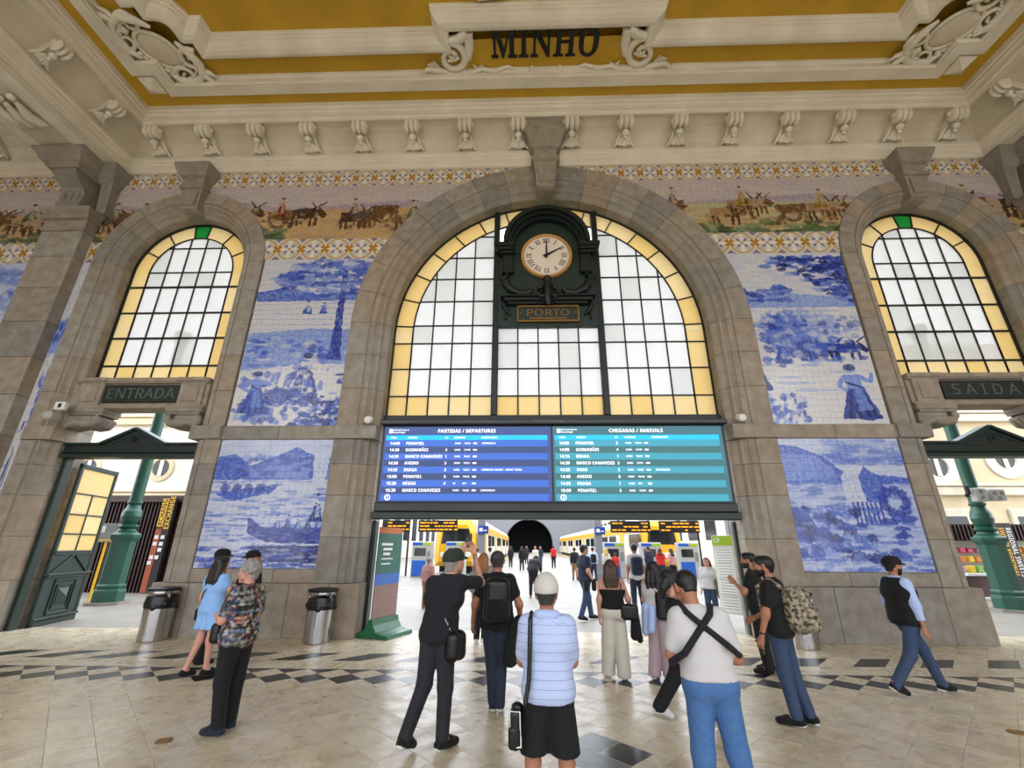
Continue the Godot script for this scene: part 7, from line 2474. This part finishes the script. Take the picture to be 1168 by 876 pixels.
	# --- man in the white T-shirt
	person({"label": "man in a white T-shirt and bright blue jeans with crossed black straps", "at": Vector2(0.64, 6.4), "face": -4, "h": 1.6, "fat": 1.04, "skin": tan, "top": M.c_white, "sleeve": 0.75, "hem": 0.98, "low": M.jeans_bright, "low_end": 0.02, "wide": 1.15, "shoe": M.c_white, "hair": M.h_black, "nod": -28, "look": 14,
		"J": {"pelvis": V(0.03, 0.95, 0), "chest": V(-0.0, 1.28, -0.01), "neck": V(-0.02, 1.46, -0.03), "head": V(-0.05, 1.62, -0.08), "el_l": V(-0.24, 1.14, 0.0), "wr_l": V(-0.14, 1.06, -0.22), "el_r": V(0.26, 1.13, 0.0), "wr_r": V(0.15, 1.06, -0.22), "hip_l": V(-0.06, 0.93, 0), "hip_r": V(0.12, 0.93, 0), "knee_l": V(-0.08, 0.5, -0.02), "ank_l": V(-0.1, 0.09, 0.0), "knee_r": V(0.17, 0.5, -0.02), "ank_r": V(0.24, 0.09, 0.0)},
		"extra": [["cross_strap", band([V(-0.26, 1.1, 0.05), V(-0.17, 1.18, 0.14), V(-0.02, 1.36, 0.135), V(0.07, 1.45, 0.095), V(0.1, 1.5, 0.02)], 0.027), M.c_navy_black, 0.004], ["cross_strap", band([V(0.26, 1.16, 0.06), V(0.16, 1.24, 0.135), V(-0.02, 1.38, 0.138), V(-0.11, 1.46, 0.09), V(-0.13, 1.5, 0.02)], 0.025), M.c_navy_black, 0.004]]})
	person({"label": "dark haired woman in flared black trousers and white sneakers striding past", "at": Vector2(1.12, 4.42), "face": -96, "h": 1.52, "skin": pale, "top": M.c_black, "sleeve": 0.0, "hem": 0.9, "neckline": 1.42, "low": M.c_black, "low_end": 0.1, "wide": 1.3, "shoe": M.c_white, "sole": M.rubber_white, "hair": M.h_black, "hair_kind": "long", "hair_len": 0.2,
		"J": {"knee_l": V(-0.08, 0.5, 0.12), "ank_l": V(-0.08, 0.17, 0.36), "toe_l": V(-0.09, 0.06, 0.22), "knee_r": V(0.08, 0.52, -0.2), "ank_r": V(0.09, 0.09, -0.33), "toe_r": V(0.1, 0.035, -0.51), "head": V(0.0, 1.63, 0.08), "neck": V(0, 1.46, 0.06), "chest": V(0, 1.28, 0.04)},
		"extra": [["waist_bag", pack(V(0.0, 1.02, -0.16), 0.2, 0.14, 0.1, 0.04), M.c_pink, 0.02]]})
	# --- two women under the board
	person({"label": "woman with long black hair in a white top and mauve trousers", "at": Vector2(1.32, 2.7), "face": -30, "h": 1.56, "skin": pale, "top": M.c_white, "sleeve": 0.0, "hem": 1.0, "neckline": 1.4, "low": M.c_mauve, "wide": 1.6, "low_end": 0.04, "shoe": M.c_white, "sole": M.rubber_white, "hair": M.h_black, "hair_kind": "long", "hair_len": 0.42,
		"J": {"knee_l": V(-0.09, 0.5, -0.06), "ank_l": V(-0.12, 0.09, 0.06), "el_l": V(-0.22, 1.14, -0.06), "wr_l": V(-0.1, 1.02, -0.25)},
		"extra": [["sling_bag", pack(V(0.13, 1.08, 0.14), 0.2, 0.42, 0.12, 0.05), M.leather, 0.02], ["bag_strap", band([V(0.06, 1.28, 0.15), V(-0.1, 1.42, 0.1), V(-0.12, 1.47, 0.0)], 0.014), M.leather, 0.01], ["tied_shirt", [[V(-0.14, 1.02, 0.06), V(-0.18, 0.68, 0.1), 0.1, 0.07], [V(-0.04, 1.02, 0.12), V(-0.08, 0.72, 0.15), 0.07, 0.06], [V(-0.16, 1.0, -0.05), V(-0.2, 0.8, -0.04), 0.07, 0.05]], M.c_paleblue, 0.03]]})
	person({"label": "woman with brown hair, black strap top and white cargo trousers", "at": Vector2(0.66, 2.72), "face": -8, "h": 1.58, "skin": pale, "top": M.c_black, "sleeve": 0.0, "hem": 1.0, "neckline": 1.3, "low": M.c_offwhite, "wide": 1.75, "low_end": 0.03, "waist": 1.07, "shoe": M.c_white, "sole": M.rubber_white, "hair": M.h_brown, "hair_kind": "long", "hair_len": 0.36,
		"J": {"el_r": V(0.26, 1.15, -0.02), "wr_r": V(0.3, 0.96, -0.16), "knee_l": V(-0.1, 0.5, -0.05), "ank_l": V(-0.13, 0.09, -0.1), "toe_l": V(-0.16, 0.035, -0.28)},
		"extra": [["shoulder_bag", pack(V(0.26, 0.97, 0.1), 0.28, 0.24, 0.12, 0.05), M.leather, 0.02], ["bag_strap", band([V(0.16, 1.06, 0.12), V(0.15, 1.3, 0.12), V(0.16, 1.48, 0.02)], 0.012), M.leather, 0.01], ["jacket", [[V(0.34, 0.94, 0.04), V(0.32, 0.62, 0.04), 0.06, 0.07], [V(0.38, 0.9, -0.04), V(0.4, 0.56, 0.0), 0.04, 0.05]], M.c_black, 0.03], ["pocket_flap", pack(V(0.1, 0.86, 0.135), 0.11, 0.05, 0.02, 0.01), M.c_mauve, 0.01]]})
	# --- camouflage backpack
	person({"label": "man in a black shirt and jeans with a camouflage backpack and a phone in hand", "at": Vector2(2.24, 4.36), "face": 48, "h": 1.68, "skin": tan, "top": M.c_black, "hem": 0.86, "sleeve": 0.6, "low": M.jeans_blue, "shoe": M.c_black, "sole": M.rubber_white, "hair": M.h_black, "beard": true, "look": 10,
		"J": {"pelvis": V(0, 0.95, 0.02), "head": V(0, 1.62, -0.05), "knee_l": V(-0.08, 0.5, 0.0), "ank_l": V(-0.08, 0.09, 0.05), "toe_l": V(-0.1, 0.035, -0.14), "knee_r": V(0.09, 0.5, 0.04), "ank_r": V(0.1, 0.09, 0.14), "toe_r": V(0.13, 0.035, -0.04), "el_l": V(-0.26, 1.12, -0.04), "wr_l": V(-0.27, 0.88, -0.12), "el_r": V(0.26, 1.14, -0.06), "wr_r": V(0.2, 1.02, -0.3)},
		"extra": [["backpack", pack(V(0.02, 1.17, 0.24), 0.36, 0.48, 0.26, 0.1), M.camouflage, 0.04], ["pack_pocket", pack(V(0.02, 1.08, 0.37), 0.28, 0.26, 0.12, 0.055), M.camouflage, 0.03], ["pack_strap", band([V(-0.12, 1.4, 0.14), V(-0.13, 1.49, 0.02), V(-0.13, 1.4, -0.12), V(-0.16, 1.15, -0.1)], 0.025), M.camouflage, 0.01], ["watch", band([V(-0.3, 0.92, -0.11), V(-0.268, 0.92, -0.075), V(-0.235, 0.92, -0.1), V(-0.265, 0.92, -0.145), V(-0.3, 0.92, -0.11)], 0.012), M.leather, 0.01]]})
	ph = thing("smartphone", "black phone in the lowered hand of the man with the camouflage backpack", "phone", Vector3(2.0, 0.73, 4.4), deg_to_rad(48))
	b = MB.new()
	b.xf = Transform3D(Basis(Vector3(0, 0, 1), 0.9), Vector3.ZERO)
	b.box(Vector3.ZERO, Vector3(0.075, 0.15, 0.012), 0.005)
	part("case", b, M.phone_dark, ph)
	person({"label": "bearded man in dark clothes half hidden behind the camouflage backpack man", "at": Vector2(3.0, 2.3), "face": 55, "h": 1.68, "skin": tan, "top": M.c_black, "low": M.c_black, "shoe": M.c_black, "hair": M.h_black, "beard": true,
		"J": {"el_l": V(-0.22, 1.16, -0.12), "wr_l": V(-0.16, 1.28, -0.24)}})
	# --- man in the waistcoat
	person({"label": "bearded man in a black cap, black waistcoat and jeans walking past the mill mural", "at": Vector2(4.5, 3.28), "face": -84, "h": 1.64, "skin": tan, "top": M.c_paleblue, "sleeve": 1.92, "hem": 0.94, "low": M.jeans_blue, "shoe": M.c_black, "sole": M.rubber_white, "hair": M.h_black, "cap": M.c_black, "beard": true,
		"J": {"knee_l": V(-0.09, 0.54, -0.22), "ank_l": V(-0.1, 0.1, -0.38), "toe_l": V(-0.12, 0.04, -0.56), "knee_r": V(0.09, 0.5, 0.16), "ank_r": V(0.1, 0.17, 0.5), "toe_r": V(0.11, 0.06, 0.36), "el_r": V(0.22, 1.13, 0.0), "wr_r": V(0.24, 0.87, -0.01), "el_l": V(-0.24, 1.13, 0.02), "wr_l": V(-0.25, 0.89, -0.1)},
		"extra": [["waistcoat", [[V(-0.1, 1.28, 0), V(0.1, 1.28, 0), 0.152, 0.152], [V(-0.075, 1.08, 0), V(0.075, 1.08, 0), 0.152, 0.152], [V(-0.08, 0.95, 0), V(0.08, 0.95, 0), 0.155, 0.155], [V(-0.1, 1.41, 0.01), V(0.1, 1.41, 0.01), 0.105, 0.105], [V(0, 0.95, 0), V(0, 1.4, 0), 0.15, 0.13]], M.c_black, 0.05, [[V(0, -1, 0), -0.86], [V(0, 1, 0), 1.49]]]]})
	# --- beyond the arch
	person({"label": "woman with long fair hair, black jacket and a grey green backpack", "at": Vector2(-1.5, 0.4), "face": -6, "h": 1.64, "skin": pale, "top": M.c_greygreen, "sleeve": 1.8, "hem": 0.95, "low": M.c_black, "shoe": M.c_white, "sole": M.rubber_white, "hair": M.h_blond, "hair_kind": "long", "hair_len": 0.34,
		"J": {"knee_r": V(0.06, 0.5, 0.0), "ank_r": V(0.06, 0.12, 0.1), "toe_r": V(0.07, 0.04, -0.07)},
		"extra": [["backpack", pack(V(-0.1, 1.18, 0.2), 0.34, 0.4, 0.22, 0.09), M.c_greygreen, 0.03], ["jacket", [[V(-0.05, 0.96, 0.08), V(-0.12, 0.66, 0.1), 0.13, 0.1], [V(0.08, 0.96, 0.06), V(0.06, 0.7, 0.08), 0.1, 0.08]], M.c_black, 0.04]]})
	person({"label": "man in a navy shirt and jeans walking with a dark bag", "at": Vector2(0.92, -2.6), "face": -62, "h": 1.8, "skin": pale, "top": M.c_navy, "hem": 0.84, "low": M.jeans_blue, "shoe": M.c_black, "hair": M.h_dark,
		"J": {"knee_l": V(-0.09, 0.52, -0.14), "ank_l": V(-0.1, 0.09, -0.22), "toe_l": V(-0.11, 0.035, -0.4), "knee_r": V(0.09, 0.5, 0.06), "ank_r": V(0.1, 0.12, 0.24), "toe_r": V(0.11, 0.04, 0.07), "wr_r": V(0.26, 0.88, -0.1)},
		"extra": [["shoulder_bag", pack(V(0.24, 0.82, 0.02), 0.12, 0.28, 0.34, 0.05), M.c_black, 0.02]]})
	person({"label": "man in a white shirt with a navy backpack before the ticket machines", "at": Vector2(2.5, -3.6), "face": 0, "h": 1.84, "skin": tan, "top": M.c_white, "hem": 0.84, "low": M.jeans_dark, "shoe": M.c_black, "hair": M.h_dark,
		"J": {"knee_r": V(0.12, 0.5, -0.06), "ank_r": V(0.16, 0.09, -0.1), "toe_r": V(0.2, 0.035, -0.28)},
		"extra": [["backpack", pack(V(0.0, 1.2, 0.2), 0.3, 0.46, 0.2, 0.08), M.c_navy, 0.03]]})
	person({"label": "elderly woman in a pink blouse and tan trousers by the ticket machines", "at": Vector2(-3.6, -4.4), "face": -12, "h": 1.42, "fat": 1.12, "skin": pale, "top": M.c_pink, "sleeve": 1.8, "low": M.c_tan, "shoe": M.c_tan, "hair": M.h_grey, "hair_kind": "curly", "far": true})
	person({"label": "red haired woman in white with an olive jacket over her arm behind the timetable", "at": Vector2(4.05, -2.35), "face": 150, "h": 1.5, "skin": pale, "top": M.c_white, "sleeve": 1.8, "low": M.jeans_blue, "shoe": M.c_black, "hair": M.h_red, "hair_kind": "long", "hair_len": 0.3,
		"extra": [["jacket", [[V(-0.26, 1.1, -0.1), V(-0.28, 0.72, -0.08), 0.1, 0.08]], M.c_olive, 0.03]]})
	person({"label": "man in a dark suit bending forward on the platform", "at": Vector2(-0.35, -7.7), "face": -10, "h": 1.68, "far": true, "skin": tan, "top": M.c_charcoal, "sleeve": 1.9, "low": M.c_charcoal, "shoe": M.c_tan, "hair": M.h_greydark,
		"J": {"chest": V(0.03, 1.2, -0.18), "neck": V(0.04, 1.3, -0.33), "head": V(0.05, 1.36, -0.48), "sh_l": V(-0.15, 1.28, -0.28), "sh_r": V(0.2, 1.28, -0.28), "el_l": V(-0.22, 1.0, -0.2), "el_r": V(0.26, 1.0, -0.2), "wr_l": V(-0.2, 0.78, -0.2), "wr_r": V(0.26, 0.78, -0.2)}})
	# far figures: [x, z, face, h, top, low, hair, hair kind, words]
	var far := [[2.1, -16.4, 0, 1.68, "c_navy_black", "c_tan", "h_dark", "short", "man in a dark jacket and brown trousers standing at the platform edge"], [3.0, -15.5, 0, 1.7, "c_paleblue", "jeans_dark", "h_dark", "short", "man in pale blue with a black backpack on the platform"],
		[3.75, -15.8, 10, 1.64, "c_offwhite", "c_tan", "h_yellow", "long", "fair haired woman in a cream jacket on the platform"], [4.4, -16.6, 0, 1.4, "c_red", "c_navy", "h_dark", "short", "child in a red top before a ticket machine"],
		[6.35, -14.6, -20, 1.68, "c_red", "jeans_dark", "h_red", "long", "woman with auburn hair and a red jacket by the machines"], [6.0, -15.6, 20, 1.76, "c_navy", "c_navy", "h_dark", "short", "dark haired man beside the woman in the red jacket"], [7.1, -15.2, 30, 1.66, "c_pink", "c_black", "h_dark", "long", "woman in pink leaning at the arrivals side machines"],
		[1.75, -30.0, 0, 1.78, "c_red", "c_black", "h_dark", "short", "man in a red shirt and black shorts far down the platform"], [0.7, -32.0, 180, 1.72, "c_navy", "jeans_blue", "h_dark", "short", "man in navy walking beside the distant red shirt"], [-0.5, -38.0, 180, 1.74, "c_charcoal", "c_black", "h_dark", "short", "man in grey walking this way from the tunnel"], [-1.9, -31.0, 0, 1.72, "c_navy_black", "c_black", "h_dark", "short", "man in black walking away along the departures train"],
		[-0.9, -26.0, 10, 1.7, "c_black", "c_charcoal", "h_dark", "long", "woman in black with a bag walking down the platform"], [0.15, -27.0, 180, 1.72, "c_offwhite", "c_tan", "h_blond", "short", "man in cream walking towards the arch"], [-2.3, -12.0, 0, 1.7, "c_white", "c_charcoal", "h_dark", "short", "man in a white shirt beyond the fair haired woman"], [-3.0, -13.0, 20, 1.66, "c_offwhite", "c_navy", "h_brown", "short", "person in cream beside the departures pillar"]]
	for q in far:
		var sp := {"label": q[8], "at": Vector2(q[0], q[1]), "face": q[2], "h": q[3], "far": true, "top": M[q[4]], "low": M[q[5]], "shoe": M.c_black, "hair": M[q[6]], "hair_kind": q[7], "sleeve": 1.8 if q[4] != "c_red" else 0.6,
			"J": {"knee_l": V(-0.09, 0.5, -0.1), "ank_l": V(-0.1, 0.09, -0.1), "toe_l": V(-0.11, 0.035, -0.28), "knee_r": V(0.09, 0.5, 0.04), "ank_r": V(0.1, 0.1, 0.16), "toe_r": V(0.11, 0.04, -0.02)}}
		if "backpack" in q[8]: sp["extra"] = [["backpack", pack(V(0, 1.18, 0.2), 0.3, 0.44, 0.2, 0.08), M.c_black, 0.03]]
		if "bag" in q[8]: sp["extra"] = [["shoulder_bag", pack(V(0.24, 0.9, 0.0), 0.14, 0.3, 0.3, 0.05), M.c_black, 0.03]]
		person(sp)
	finish_jobs()
